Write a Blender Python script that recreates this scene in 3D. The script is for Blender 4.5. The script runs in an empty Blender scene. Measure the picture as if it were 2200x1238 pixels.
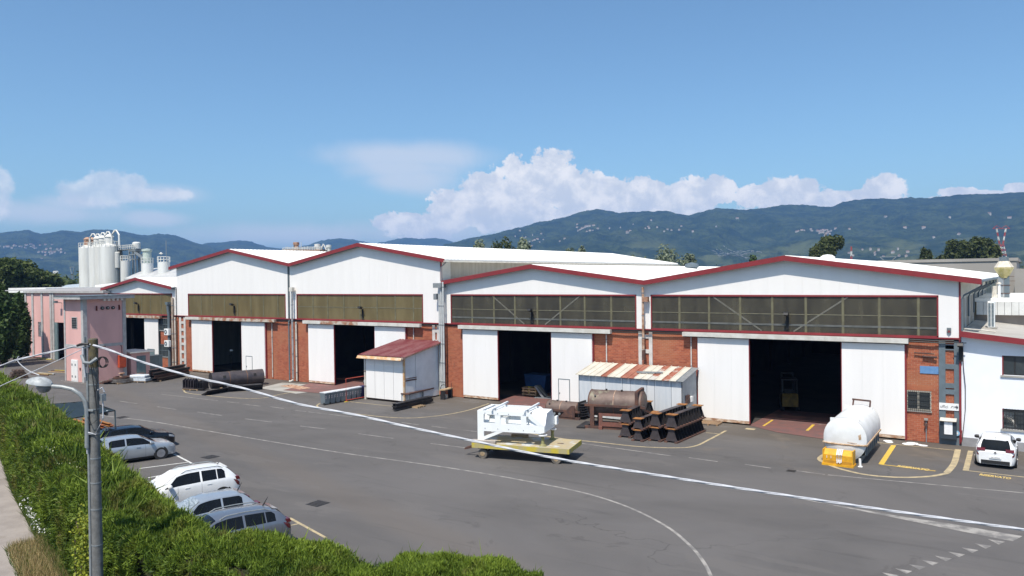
import bpy, bmesh, math, random
import numpy as np
from mathutils import Vector, Matrix
random.seed(7); rng=np.random.default_rng(11)
C=bpy.context.scene.collection
PI=math.pi
# ---------------------------------------------------------------- camera, sky, sun, exposure
H=10.0
FPX,PIT,ROL,YAW=1659.3,-0.0137061,-0.01266302,0.59374205
D=51.0913
_fw=Vector((-math.sin(YAW)*math.cos(PIT),math.cos(YAW)*math.cos(PIT),math.sin(PIT)))
_r0=Vector((math.cos(YAW),math.sin(YAW),0)); _u0=_r0.cross(_fw)
_r=math.cos(ROL)*_r0+math.sin(ROL)*_u0; _u=-math.sin(ROL)*_r0+math.cos(ROL)*_u0
cam_d=bpy.data.cameras.new('camera'); cam=bpy.data.objects.new('camera',cam_d); C.objects.link(cam)
m=Matrix.Identity(4)
for i in range(3): m[i][0]=_r[i]; m[i][1]=_u[i]; m[i][2]=-_fw[i]
m[2][3]=H; cam.matrix_world=m
cam_d.sensor_width=36; cam_d.lens=FPX/2200*36; cam_d.clip_end=30000; cam_d.clip_start=0.1
bpy.context.scene.camera=cam
def ray(x,y): return _fw+_r*((x-1100)/FPX)+_u*((619-y)/FPX)
def G(x,y,z=0):
    d=ray(x,y); t=(z-H)/d.z; return Vector((d.x*t,d.y*t,z))
def F(x,y,Y=D):
    d=ray(x,y); t=Y/d.y; return Vector((d.x*t,Y,H+d.z*t))
def PX(x,y,X):
    d=ray(x,y); t=X/d.x; return Vector((X,d.y*t,H+d.z*t))
def AT(x,y,R):          # point at horizontal distance R
    d=ray(x,y); t=R/math.hypot(d.x,d.y); return Vector((d.x*t,d.y*t,H+d.z*t))
def azel(x,y):
    d=ray(x,y).normalized(); return math.atan2(d.x,d.y), math.asin(d.z)
SUN=Vector((0.114,-0.57,1.0)).normalized()
sc=bpy.context.scene
sc.view_settings.view_transform='Standard'; sc.view_settings.look='None'
sc.view_settings.exposure=0.20; sc.view_settings.gamma=1; sc.view_settings.use_curve_mapping=False
sun_d=bpy.data.lights.new('sun','SUN'); sun_d.energy=5.0; sun_d.angle=math.radians(.5); sun_d.color=(1,.925,.82)
sun=bpy.data.objects.new('sun',sun_d); C.objects.link(sun); sun.location=(0,0,200)
sun.rotation_euler=SUN.to_track_quat('Z','Y').to_euler()
sc.cycles.volume_bounces=1; sc.cycles.max_bounces=8; sc.cycles.transparent_max_bounces=12
world=bpy.data.worlds.new('World'); sc.world=world; world.use_nodes=True
NT=world.node_tree; NT.nodes.clear()
class NB:
    def __init__(s,nt): s.nt=nt
    def n(s,t,**kw):
        o=s.nt.nodes.new(t)
        for k,v in kw.items(): setattr(o,k,v)
        return o
    def l(s,a,b): s.nt.links.new(a,b)
    def put(s,sock,v):
        if isinstance(v,(int,float)):
            try: sock.default_value=v
            except TypeError: sock.default_value=(v,)*len(sock.default_value)
        elif isinstance(v,(tuple,list,Vector)): sock.default_value=tuple(v) if len(sock.default_value)==len(v) else tuple(v)+(1,)
        else: s.l(v,sock)
    def m(s,op,a,b=0,c=None,clamp=False):
        o=s.n('ShaderNodeMath',operation=op,use_clamp=clamp); s.put(o.inputs[0],a); s.put(o.inputs[1],b)
        if c is not None: s.put(o.inputs[2],c)
        return o.outputs[0]
    def vm(s,op,a,b=None):
        o=s.n('ShaderNodeVectorMath',operation=op); s.put(o.inputs[0],a)
        if b is not None: s.put(o.inputs[1],b)
        return o.outputs['Value'] if op in('LENGTH','DOT_PRODUCT','DISTANCE') else o.outputs[0]
    def ramp(s,f,a,b,c0=0,c1=1,smooth=True):
        o=s.n('ShaderNodeMapRange',interpolation_type='SMOOTHSTEP' if smooth else 'LINEAR'); s.put(o.inputs[0],f)
        for k,v in zip((1,2,3,4),(a,b,c0,c1)): s.put(o.inputs[k],v)
        return o.outputs[0]
    def mix(s,f,a,b,mode='MIX'):
        o=s.n('ShaderNodeMix',data_type='RGBA',blend_type=mode); s.put(o.inputs[0],f); s.put(o.inputs[6],a); s.put(o.inputs[7],b)
        return o.outputs[2]
    def noise(s,vec,scale,detail=3,rough=.55,dist=0,out=0):
        o=s.n('ShaderNodeTexNoise'); o.inputs['Scale'].default_value=scale; o.inputs['Detail'].default_value=detail
        o.inputs['Roughness'].default_value=rough; o.inputs['Distortion'].default_value=dist
        if vec is not None: s.l(vec,o.inputs['Vector'])
        return o.outputs[out]
W=NB(NT)
sky=W.n('ShaderNodeTexSky',sky_type='NISHITA'); sky.sun_disc=False
sky.sun_elevation=math.asin(SUN.z); sky.sun_rotation=math.atan2(SUN.x,SUN.y)
sky.air_density=1.0; sky.dust_density=1.5; sky.ozone_density=1.6; sky.altitude=0
SKYS=0.126
skyc=W.vm('MULTIPLY',sky.outputs[0],(SKYS*.76,SKYS*.97,SKYS*1.06))
tc=W.n('ShaderNodeTexCoord'); sp=W.n('ShaderNodeSeparateXYZ'); W.l(tc.outputs['Generated'],sp.inputs[0])
az=W.m('ARCTAN2',sp.outputs[0],sp.outputs[1]); el=W.m('ARCSINE',sp.outputs[2])
cb=W.n('ShaderNodeCombineXYZ'); W.put(cb.inputs[0],az); W.put(cb.inputs[1],el); AE=cb.outputs[0]
n1=W.noise(AE,30,9,.64,.0); n2=W.noise(AE,9,6,.6,.4); n3=W.noise(AE,60,5,.6,0)
def blobs(lst,flat=0):
    acc=None
    for (cx,cy,rx,ry) in lst:
        a0,e0=azel(cx,cy); a1,_=azel(cx+10,cy); sx=(a1-a0)/10; sy=1/FPX
        v=W.vm('SUBTRACT',AE,(a0,e0,0)); v=W.vm('MULTIPLY',v,(1/(rx*sx),1/(ry*sy),0))
        q=W.m('SUBTRACT',1,W.vm('LENGTH',v))
        acc=q if acc is None else W.m('MAXIMUM',acc,q)
    return acc
cum=blobs([(1165,400,120,80),(1060,425,90,75),(985,455,90,50),(900,485,110,36),(1250,425,130,60),(1370,425,120,48),(1470,430,110,48),(1545,412,52,36),(1620,420,60,28),(1690,418,90,44),(1775,435,80,30),(1900,412,62,34),(1840,428,80,22),(2055,414,48,14),(2190,404,42,12),(2090,425,120,14),
   (1230,470,400,40)])
leftc=blobs([(255,402,85,36),(205,418,95,30),(330,420,90,18),(-10,400,50,45),(-20,440,60,40)])
dl=W.m('ADD',leftc,W.m('MULTIPLY',W.m('SUBTRACT',n1,.5),1.6)); al=W.m('MULTIPLY',W.ramp(dl,.05,.40),.62)
soft=blobs([(880,338,260,44),(870,362,190,42),(862,388,120,40),(900,385,120,50),(860,330,190,22),(340,418,130,26),(170,440,130,26),(330,470,110,22),(900,500,300,40),(640,505,320,36),(120,460,220,30)])
dc=W.m('ADD',cum,W.m('MULTIPLY',W.m('SUBTRACT',n1,.5),1.5)); dc=W.m('ADD',dc,W.m('MULTIPLY',W.m('SUBTRACT',n3,.5),.25))
ac=W.ramp(dc,.08,.22)
ds=W.m('ADD',soft,W.m('MULTIPLY',W.m('SUBTRACT',n2,.5),1.1))
asf=W.m('MULTIPLY',W.ramp(ds,.0,.85),.66)
# cumulus shading: slightly greyer where the cloud is thick and low
shade=W.ramp(W.noise(AE,34,6,.6,.2),.38,.66)
ccol=W.mix(shade,(.60,.65,.73),(.87,.865,.87))
base=W.mix(asf,skyc,(.66,.69,.76))
base=W.mix(al,base,ccol); 
# far cumulus seen through low haze: fade towards horizon
fade=W.ramp(el,.02,.09,.6,1.0)
out=W.mix(W.m('MULTIPLY',ac,fade),base,ccol)
bg=W.n('ShaderNodeBackground'); W.l(out,bg.inputs[0]); bg.inputs[1].default_value=1
wo=W.n('ShaderNodeOutputWorld'); W.l(bg.outputs[0],wo.inputs[0])

# ---------------------------------------------------------------- object helpers
def tag(o,label=None,cat=None,group=None,kind=None):
    if label: o['label']=label
    if cat: o['category']=cat
    if group: o['group']=group
    if kind: o['kind']=kind
    return o
def thing(name,label,cat,loc=(0,0,0),rotz=0,group=None):
    o=bpy.data.objects.new(name,None); C.objects.link(o); o.location=loc; o.rotation_euler=(0,0,rotz); o.empty_display_size=.3
    return tag(o,label,cat,group)
def copy_tree(o,parent=None):
    c=o.copy(); C.objects.link(c); c.parent=parent
    for ch in list(o.children): copy_tree(ch,c)
    return c
def wloc(o):
    v=Vector((0,0,0))
    while o is not None: v+=Vector(o.location); o=o.parent
    return v
class MB:
    def __init__(s): s.v=[]; s.f=[]
    def add(s,vs,fs):
        n=len(s.v); s.v+= [tuple(v) for v in vs]; s.f+=[tuple(i+n for i in f) for f in fs]; return s
    def box(s,x0,x1,y0,y1,z0,z1):
        return s.add([(x0,y0,z0),(x1,y0,z0),(x1,y1,z0),(x0,y1,z0),(x0,y0,z1),(x1,y0,z1),(x1,y1,z1),(x0,y1,z1)],
            [(0,3,2,1),(4,5,6,7),(0,1,5,4),(1,2,6,5),(2,3,7,6),(3,0,4,7)])
    def bar(s,a,b,w,h=None,up=(0,0,1)):
        a=Vector(a);b=Vector(b);h=h or w; d=(b-a).normalized(); up=Vector(up)
        if abs(d.dot(up))>.99: up=Vector((0,1,0)) if abs(d.y)<.9 else Vector((1,0,0))
        x=d.cross(up).normalized(); y=x.cross(d).normalized(); x*=w/2; y*=h/2
        return s.add([a-x-y,a+x-y,a+x+y,a-x+y,b-x-y,b+x-y,b+x+y,b-x+y],[(0,1,2,3),(7,6,5,4),(0,4,5,1),(1,5,6,2),(2,6,7,3),(3,7,4,0)])
    def prism(s,poly,a,b,plane='xz'):
        # poly 2D in plane, extruded along the third axis from a to b
        n=len(poly)
        def P(p,t): return {'xz':(p[0],t,p[1]),'yz':(t,p[0],p[1]),'xy':(p[0],p[1],t)}[plane]
        vs=[P(p,a) for p in poly]+[P(p,b) for p in poly]
        fs=[tuple(range(n)),tuple(range(2*n-1,n-1,-1))]+[(i,i+n,(i+1)%n+n,(i+1)%n) for i in range(n)]
        return s.add(vs,fs)
    def cyl(s,a,b,r,r2=None,n=12,caps=True):
        a=Vector(a);b=Vector(b); r2=r if r2 is None else r2; d=(b-a).normalized(); up=Vector((0,0,1)) if abs(d.z)<.95 else Vector((1,0,0))
        x=d.cross(up).normalized(); y=d.cross(x).normalized()
        vs=[];
        for c,q in((a,r),(b,r2)):
            for i in range(n):
                t=2*PI*i/n; vs.append(c+x*math.cos(t)*q+y*math.sin(t)*q)
        fs=[(i,(i+1)%n,(i+1)%n+n,i+n) for i in range(n)]
        if caps: fs+=[tuple(range(n-1,-1,-1)),tuple(range(n,2*n))]
        return s.add(vs,fs)
    def tube(s,pts,r,n=6):
        pts=[Vector(p) for p in pts]; rings=[]
        for i,p in enumerate(pts):
            d=(pts[min(i+1,len(pts)-1)]-pts[max(i-1,0)]).normalized(); up=Vector((0,0,1)) if abs(d.z)<.9 else Vector((0.3,1,0))
            x=d.cross(up).normalized(); y=d.cross(x).normalized()
            rr=r[i] if isinstance(r,(list,tuple)) else r
            rings.append([p+x*math.cos(2*PI*k/n)*rr+y*math.sin(2*PI*k/n)*rr for k in range(n)])
        vs=[v for q in rings for v in q]; fs=[]
        for i in range(len(pts)-1):
            for k in range(n): fs.append((i*n+k,i*n+(k+1)%n,(i+1)*n+(k+1)%n,(i+1)*n+k))
        fs+=[tuple(range(n)),tuple(range(len(vs)-1,len(vs)-1-n,-1))]
        return s.add(vs,fs)
    def lathe(s,prof,c=(0,0,0),n=20,axis='z'):
        c=Vector(c); vs=[]; 
        for (r,z) in prof:
            for k in range(n):
                t=2*PI*k/n; a,b=r*math.cos(t),r*math.sin(t)
                vs.append(c+Vector({'z':(a,b,z),'y':(a,z,b),'x':(z,a,b)}[axis]))
        fs=[]
        for i in range(len(prof)-1):
            for k in range(n): fs.append((i*n+k,i*n+(k+1)%n,(i+1)*n+(k+1)%n,(i+1)*n+k))
        if prof[0][0]>1e-6: fs.append(tuple(range(n)))
        if prof[-1][0]>1e-6: fs.append(tuple(range(len(vs)-n,len(vs))))
        return s.add(vs,fs)
    def build(s,name,mat,parent=None,world=False,smooth=False,label=None,cat=None,group=None,kind=None,bevel=0,loc=None,rotz=0):
        me=bpy.data.meshes.new(name); vs=s.v
        off=Vector((0,0,0))
        if world:
            if parent is not None: off=wloc(parent)
            else:
                a=np.array(vs); mn=a.min(0); mx=a.max(0); off=Vector(((mn[0]+mx[0])/2,(mn[1]+mx[1])/2,mn[2]))
            vs=[(v[0]-off.x,v[1]-off.y,v[2]-off.z) for v in vs]
        me.from_pydata(vs,[],s.f); me.update()
        bm=bmesh.new(); bm.from_mesh(me); bmesh.ops.recalc_face_normals(bm,faces=bm.faces)
        if bevel: 
            bmesh.ops.bevel(bm,geom=list(bm.edges),offset=bevel,segments=1,affect='EDGES',clamp_overlap=True)
        bm.to_mesh(me); bm.free()
        if smooth:
            me.shade_smooth()
            if smooth!=2: me.set_sharp_from_angle(angle=math.radians(38))
        me.materials.append(mat)
        o=bpy.data.objects.new(name,me); C.objects.link(o); o.parent=parent
        if world and parent is None: o.location=off
        if loc is not None: o.location=loc
        o.rotation_euler[2]=rotz
        return tag(o,label,cat,group,kind)
def B(x0,x1,y0,y1,z0,z1): return MB().box(x0,x1,y0,y1,z0,z1)
def fastmesh(name,V,T,mat,n=3,col=None):
    me=bpy.data.meshes.new(name); V=np.asarray(V,np.float32); T=np.asarray(T,np.int32)
    me.vertices.add(len(V)); me.vertices.foreach_set('co',V.ravel())
    me.loops.add(T.size); me.loops.foreach_set('vertex_index',T.ravel())
    me.polygons.add(len(T)); me.polygons.foreach_set('loop_start',np.arange(0,T.size,n,dtype=np.int32))
    me.update(calc_edges=True); me.materials.append(mat)
    if col is not None:
        at=me.attributes.new('tint','FLOAT','POINT'); at.data.foreach_set('value',np.asarray(col,np.float32))
    return me
def addmesh(me,name,parent=None,**kw):
    o=bpy.data.objects.new(name,me); C.objects.link(o); o.parent=parent; return tag(o,**kw)

# ---------------------------------------------------------------- materials
MATS={}
def mat(name,c1,c2=None,scale=3,rough=.7,metal=0,stretch=(1,1,1),lo=.35,hi=.65,bump=0,bscale=None,c3=None,s3=.6,l3=.6,h3=.7,spec=.4,coords='Object',st3=(1,1,1),detail=4):
    if name in MATS: return MATS[name]
    mt=bpy.data.materials.new(name); mt.use_nodes=True; nt=mt.node_tree; N=NB(nt); P=nt.nodes['Principled BSDF']
    tc=N.n('ShaderNodeTexCoord').outputs[coords] if coords!='Position' else N.n('ShaderNodeNewGeometry').outputs['Position']
    vec=N.vm('MULTIPLY',tc,stretch)
    if c2 is None: c2=tuple(x*.82 for x in c1)
    col=N.mix(N.ramp(N.noise(vec,scale,detail,.6),lo,hi),c1,c2)
    if c3 is not None:
        v3=N.vm('MULTIPLY',tc,st3)
        col=N.mix(N.ramp(N.noise(v3,s3,5,.65),l3,h3),col,c3)
    N.l(col,P.inputs['Base Color']); P.inputs['Roughness'].default_value=rough; P.inputs['Metallic'].default_value=metal
    P.inputs['Specular IOR Level'].default_value=spec
    if bump:
        b=N.n('ShaderNodeBump'); b.inputs['Strength'].default_value=min(1,bump); b.inputs['Distance'].default_value=.02
        N.l(N.noise(tc,bscale or scale*4,4,.6),b.inputs['Height']); N.l(b.outputs[0],P.inputs['Normal'])
    MATS[name]=mt; return mt
WHITE=mat('white_cladding',(.81,.79,.765),(.785,.765,.74),.8,.45,stretch=(2,2,.15),c3=(.66,.64,.60),s3=.8,l3=.70,h3=.9,st3=(4,4,.3),coords='Position')
DOORW=mat('white_door_paint',(.82,.80,.775),(.79,.77,.745),.7,.5,stretch=(2,2,.2),c3=(.62,.52,.42),s3=.8,l3=.76,h3=.95,st3=(3,3,.4),coords='Position')
DOORRUST=mat('door_foot_rust',(.62,.50,.38),(.30,.14,.07),2.2,.8,stretch=(1,1,2),coords='Position')
RED=mat('red_trim',(.235,.030,.035),(.20,.028,.032),2,.45,coords='Position')
REDROOF=mat('red_roof_sheet',(.15,.030,.036),(.21,.085,.085),2.2,.5,stretch=(1,.2,1))
ROOFW=mat('white_roof_sheet',(.86,.85,.81),(.76,.75,.71),.4,.5,stretch=(1,.15,1),coords='Position')
GREYSTEEL=mat('grey_steel',(.18,.21,.22),(.14,.165,.175),3,.5,metal=.2)
GREYPAINT=mat('grey_paint',(.13,.165,.19),(.11,.14,.16),2,.55)
GALV=mat('galvanised',(.27,.29,.30),(.21,.23,.24),5,.5,metal=.2)
CONC=mat('concrete',(.34,.32,.29),(.26,.25,.23),1.5,.9,bump=.3,c3=(.16,.15,.13),s3=.9,l3=.6,h3=.75)
CONCPALE=mat('pale_concrete',(.36,.35,.32),(.27,.26,.235),.6,.9,bump=.2,coords='Position',c3=(.15,.14,.12),s3=.35,l3=.55,h3=.75)
PVC=mat('cream_pipe',(.62,.60,.54),(.5,.46,.40),2,.5)
RUSTPIPE=mat('rusty_pipe',(.50,.36,.26),(.26,.11,.06),3,.7)
BLACK=mat('black_void',(.012,.012,.012),(.018,.018,.018),2,.8)
DARKIN=mat('dark_interior',(.05,.045,.04),(.03,.03,.03),.6,.9,coords='Position')  # near-black albedo: the unlit look of the interiors is put into the colour
RUST=mat('rust_steel',(.14,.066,.045),(.075,.045,.04),2.5,.75,metal=.1,bump=.3,c3=(.23,.10,.05),s3=1.5,l3=.6,h3=.75)
RUSTO=mat('orange_rust',(.36,.16,.045),(.24,.10,.035),4,.85)
MILL=mat('mill_steel',(.105,.088,.09),(.07,.062,.068),1.6,.42,metal=.45,c3=(.17,.09,.07),s3=1.0,l3=.62,h3=.75,bump=.15)
DARKST=mat('dark_steel',(.045,.042,.045),(.03,.028,.03),2.5,.5,metal=.4)
VESSEL=mat('vessel_steel',(.17,.125,.105),(.12,.082,.07),1.2,.6,metal=.25,c3=(.24,.22,.16),s3=1.3,l3=.55,h3=.7,bump=.2)
WOOD=mat('weathered_wood',(.42,.30,.18),(.28,.19,.11),4,.85,stretch=(1,1,4))
YELLOW=mat('yellow_paint',(.62,.47,.05),(.50,.40,.09),3,.5)
DECKY=mat('dusty_yellow_deck',(.42,.34,.20),(.36,.31,.22),2.2,.75,c3=(.50,.52,.52),s3=1.1,l3=.5,h3=.62)
ORANGEY=mat('orange_yellow_paint',(.68,.36,.02),(.55,.28,.02),4,.5)
OLIVE=mat('olive_paint',(.28,.27,.12),(.2,.18,.08),4,.6)
TANKW=mat('tank_white',(.70,.71,.71),(.62,.63,.62),1.5,.5,c3=(.42,.30,.18),s3=1.4,l3=.68,h3=.8)
TANKRUST=mat('tank_rust_streak',(.55,.42,.3),(.35,.22,.12),5,.7)
FRESHW=mat('fresh_white_paint',(.82,.84,.84),(.78,.80,.80),3,.35)
GREYBIN=mat('grey_bin_plastic',(.16,.19,.21),(.14,.165,.185),3,.45)
BINLID=mat('pale_bin_lid',(.70,.72,.74),(.60,.62,.65),3,.4)
BLUEBIN=mat('blue_bin_plastic',(.05,.055,.16),(.035,.04,.12),3,.4)
PINK=mat('pink_render',(.70,.41,.375),(.62,.36,.33),.5,.85,stretch=(1,1,.4),bump=.15,coords='Position',c3=(.40,.27,.25),s3=.7,l3=.66,h3=.85)
PINKG=mat('pale_grey_trim',(.45,.44,.43),(.36,.35,.34),2,.8)
TEAL=mat('grey_green_metal',(.16,.22,.23),(.13,.18,.19),2,.5)
RUBBER=mat('tyre_rubber',(.02,.02,.02),(.03,.03,.03),8,.8)
CARGLASS=mat('dark_car_glass',(.006,.007,.008),(.008,.009,.010),2,.08,spec=.3)
RIM=mat('alloy_rim',(.5,.5,.52),(.4,.4,.42),5,.3,metal=.8)
BLACKPL=mat('black_plastic',(.02,.02,.021),(.025,.025,.026),5,.5)
REDLAMP=mat('red_tail_lamp',(.13,.006,.010),(.09,.004,.007),8,.15,spec=.7)
LAMPGL=mat('clear_lamp',(.5,.52,.55),(.3,.32,.35),12,.1,spec=.8)
SILOW=mat('silo_white',(.70,.70,.67),(.60,.59,.55),.5,.5,stretch=(1,1,.2),coords='Position',c3=(.45,.33,.24),s3=.5,l3=.68,h3=.85,st3=(1.5,1.5,.15))
BARK=mat('bark',(.10,.07,.05),(.06,.045,.035),5,.9,bump=.4)
POLEC=mat('pole_concrete',(.165,.165,.16),(.12,.12,.115),6,.9,bump=.4,c3=(.10,.10,.095),s3=2,l3=.55,h3=.7,st3=(1,1,.2))
CABLEW=mat('white_cable',(.50,.51,.54),(.40,.41,.44),6,.5)
LAMPHEAD=mat('lamp_head_grey',(.40,.42,.43),(.28,.30,.31),6,.5,c3=(.2,.21,.21),s3=4,l3=.55,h3=.7)
ORANGEBOX=mat('red_orange_paint',(.50,.08,.03),(.4,.06,.03),5,.5)
REDRAIL=mat('red_rail_paint',(.50,.07,.04),(.40,.08,.05),5,.5)
SHADECL=mat('dark_shade_cloth',(.010,.020,.026),(.018,.030,.036),2.5,.6,stretch=(1,4,1))
BLUESIGN=mat('blue_sign',(.10,.22,.42),(.13,.26,.46),5,.6)
SIGNW=mat('sign_white',(.8,.8,.8),(.74,.74,.74),5,.5)
INK=mat('sign_ink',(.03,.03,.03),(.04,.04,.04),5,.6)
GREYCON=mat('grey_plaster',(.36,.335,.31),(.31,.29,.265),.15,.9,coords='Position',c3=(.26,.24,.22),s3=.1,l3=.6,h3=.8)
OFFICEW=mat('office_white_wall',(.80,.82,.86),(.77,.79,.83),1,.8,coords='Position')
OFFROOF=mat('office_roof_felt',(.42,.40,.37),(.36,.34,.31),.5,.9,coords='Position')
PALEPAINT=mat('pale_yellow_road_paint',(.46,.37,.22),(.30,.25,.165),3,.8,coords='Position')
YELPAINT=mat('bright_yellow_road_paint',(.66,.43,.05),(.50,.34,.07),4,.8,coords='Position')
WHPAINT=mat('white_road_paint',(.33,.31,.285),(.16,.152,.145),1.8,.8,coords='Position')
RAMPRED=mat('worn_red_floor_paint',(.19,.085,.075),(.135,.08,.075),1.2,.85,coords='Position',c3=(.24,.18,.16),s3=.9,l3=.6,h3=.72)
BLUEPLATE=mat('blue_drum_paint',(.03,.09,.22),(.03,.07,.17),3,.5)
REDWHITE=mat('mast_red',(.42,.05,.04),(.36,.05,.04),1,.5)
LEADMAT=mat('plastic_wrap',(.62,.66,.70),(.5,.55,.6),5,.3)
def glass_mat(name,c1,c2,alpha,scale=2):
    mt=bpy.data.materials.new(name); mt.use_nodes=True; N=NB(mt.node_tree); P=mt.node_tree.nodes['Principled BSDF']
    pos=N.n('ShaderNodeNewGeometry').outputs['Position']
    v=N.vm('MULTIPLY',pos,(1,1,.25)); f=N.ramp(N.noise(v,scale,4,.6),.35,.7)
    N.l(N.mix(f,c1,c2),P.inputs['Base Color']); P.inputs['Roughness'].default_value=.28
    tr=N.n('ShaderNodeBsdfTransparent'); tr.inputs[0].default_value=(.8,.78,.66,1)
    mx=N.n('ShaderNodeMixShader'); mx.inputs[0].default_value=alpha
    N.l(tr.outputs[0],mx.inputs[1]); N.l(P.outputs[0],mx.inputs[2]); N.l(mx.outputs[0],mt.node_tree.nodes['Material Output'].inputs[0])
    return mt
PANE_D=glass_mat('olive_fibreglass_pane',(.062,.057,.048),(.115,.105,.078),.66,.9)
PANE_L=glass_mat('sunlit_olive_fibreglass_pane',(.145,.115,.055),(.20,.162,.082),.82,1.0)  # paler copy of the pane; its sunlit look is put into the colour
OFFGLASS=mat('office_glass',(.03,.04,.045),(.05,.06,.065),1,.08,spec=.8)
# brick: one colour per brick from its cell, small relief
def brick_mat():
    mt=bpy.data.materials.new('brick_red'); mt.use_nodes=True; N=NB(mt.node_tree); P=mt.node_tree.nodes['Principled BSDF']
    pos=N.n('ShaderNodeNewGeometry').outputs['Position']
    sp=N.n('ShaderNodeSeparateXYZ'); N.l(pos,sp.inputs[0])
    row=N.m('FLOOR',N.m('DIVIDE',sp.outputs[2],.117)); half=N.m('MULTIPLY',N.m('MODULO',row,2),.5)
    colx=N.m('FLOOR',N.m('ADD',N.m('DIVIDE',sp.outputs[0],.30),half))
    cb=N.n('ShaderNodeCombineXYZ'); N.put(cb.inputs[0],colx); N.put(cb.inputs[1],row)
    wn=N.n('ShaderNodeTexWhiteNoise'); N.l(cb.outputs[0],wn.inputs[0])
    c=N.mix(wn.outputs[0],(.27,.066,.034),(.40,.118,.058))
    c=N.mix(N.ramp(N.noise(pos,.5,5,.6),.4,.75),c,(.37,.135,.065))
    c=N.mix(N.ramp(N.noise(N.vm('MULTIPLY',pos,(1,1,.5)),.9,5,.7),.62,.8),c,(.13,.045,.03))
    N.l(c,P.inputs['Base Color']); P.inputs['Roughness'].default_value=.9
    return mt
BRICK=brick_mat()
MORTAR=mat('mortar',(.42,.26,.18),(.36,.21,.14),3,.95,coords='Position')
# ---------------------------------------------------------------- ground
def land_mat():
    mt=bpy.data.materials.new('land'); mt.use_nodes=True; N=NB(mt.node_tree); P=mt.node_tree.nodes['Principled BSDF']
    pos=N.n('ShaderNodeNewGeometry').outputs['Position']
    c=N.mix(N.ramp(N.noise(pos,.02,5,.6),.35,.65),(.05,.075,.025),(.16,.14,.09)); N.l(c,P.inputs['Base Color']); P.inputs['Roughness'].default_value=1
    return mt
def asphalt_mat():
    mt=bpy.data.materials.new('asphalt'); mt.use_nodes=True; N=NB(mt.node_tree); P=mt.node_tree.nodes['Principled BSDF']
    pos=N.n('ShaderNodeNewGeometry').outputs['Position']; sp=N.n('ShaderNodeSeparateXYZ'); N.l(pos,sp.inputs[0])
    big=N.ramp(N.noise(N.vm('MULTIPLY',pos,(1,1.6,1)),.07,6,.62,.6),.32,.68)
    c=N.mix(big,(.090,.085,.083),(.132,.124,.121))
    mid=N.ramp(N.noise(N.vm('MULTIPLY',pos,(.5,1.5,1)),.5,6,.65,.3),.35,.7); c=N.mix(N.m('MULTIPLY',mid,.45),c,(.128,.118,.112))
    # dust and rust washed out near the halls
    near=N.ramp(N.m('ADD',sp.outputs[1],N.m('MULTIPLY',N.noise(pos,.18,4,.6),9)),47,54)
    c=N.mix(N.m('MULTIPLY',near,.75),c,(.105,.087,.070))
    dust=N.ramp(N.noise(pos,.28,6,.66,.5),.54,.72); c=N.mix(N.m('MULTIPLY',N.m('MULTIPLY',dust,N.ramp(sp.outputs[1],36,46)),.7),c,(.165,.135,.108))
    # long dusty drift across the yard (runs along the parking row)
    t=N.m('ADD',N.m('MULTIPLY',sp.outputs[0],.29),N.m('MULTIPLY',sp.outputs[1],.957))
    t=N.m('ADD',t,N.m('MULTIPLY',N.noise(pos,.15,3,.5),1.2))
    dr=N.m('MULTIPLY',N.ramp(t,15.4,16.6),N.ramp(t,18.6,17.2)); c=N.mix(N.m('MULTIPLY',dr,.35),c,(.145,.122,.103))
    # cracks and tyre scuffs
    wv=N.n('ShaderNodeVectorMath',operation='ADD'); nn=N.n('ShaderNodeTexNoise'); nn.inputs['Scale'].default_value=.5; nn.inputs['Detail'].default_value=5; N.l(pos,nn.inputs['Vector'])
    N.l(pos,wv.inputs[0]); N.l(N.vm('MULTIPLY',nn.outputs[1],(5,5,0)),wv.inputs[1])
    vo=N.n('ShaderNodeTexVoronoi',feature='DISTANCE_TO_EDGE'); vo.inputs['Scale'].default_value=.085; N.l(wv.outputs[0],vo.inputs['Vector'])
    cr=N.m('MULTIPLY',N.ramp(vo.outputs[0],.006,.0),N.ramp(N.noise(pos,.09,2,.5),.5,.6)); c=N.mix(N.m('MULTIPLY',cr,.5),c,(.045,.042,.041))
    spots=N.ramp(N.noise(pos,1.7,3,.6),.74,.80); c=N.mix(N.m('MULTIPLY',spots,.7),c,(.035,.033,.032))
    g=N.noise(pos,22,3,.8); c=N.mix(N.ramp(g,.25,.75,.0,.22),c,(.050,.047,.045))
    st_=N.ramp(N.noise(pos,.33,6,.7,1.5),.60,.66); c=N.mix(N.m('MULTIPLY',st_,.30),c,(.055,.050,.048))
    pt=N.ramp(N.noise(N.vm('MULTIPLY',pos,(.35,1.1,1)),.24,4,.7),.58,.60); c=N.mix(N.m('MULTIPLY',pt,.35),c,(.135,.125,.118))
    ty=N.ramp(N.noise(N.vm('MULTIPLY',pos,(.12,2.4,1)),1.0,4,.6,.8),.60,.72); c=N.mix(N.m('MULTIPLY',ty,.25),c,(.052,.049,.048))
    N.l(c,P.inputs['Base Color']); P.inputs['Roughness'].default_value=.85; P.inputs['Specular IOR Level'].default_value=.3
    b=N.n('ShaderNodeBump'); b.inputs['Strength'].default_value=.5; b.inputs['Distance'].default_value=.012; N.l(N.noise(pos,40,3,.7),b.inputs['Height']); N.l(b.outputs[0],P.inputs['Normal'])
    return mt
ASPH=asphalt_mat(); LAND=land_mat()
n=64; V=[(0,0,-.03)]; T=[]
for i in range(n):
    t=2*PI*i/n; V.append((9500*math.cos(t),9500*math.sin(t),-.03))
MB().add(V,[(0,1+i,1+(i+1)%n) for i in range(n)]).build('ground',LAND,kind='structure')
hed_in=[(-90,34.0),(-65.1,26.6),(-47.8,22.0),(-38.6,19.2),(-30.4,16.6),(-24.5,14.6),(-20.6,13.6),(-15.7,14.2),(-9.7,15.5)]
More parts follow.
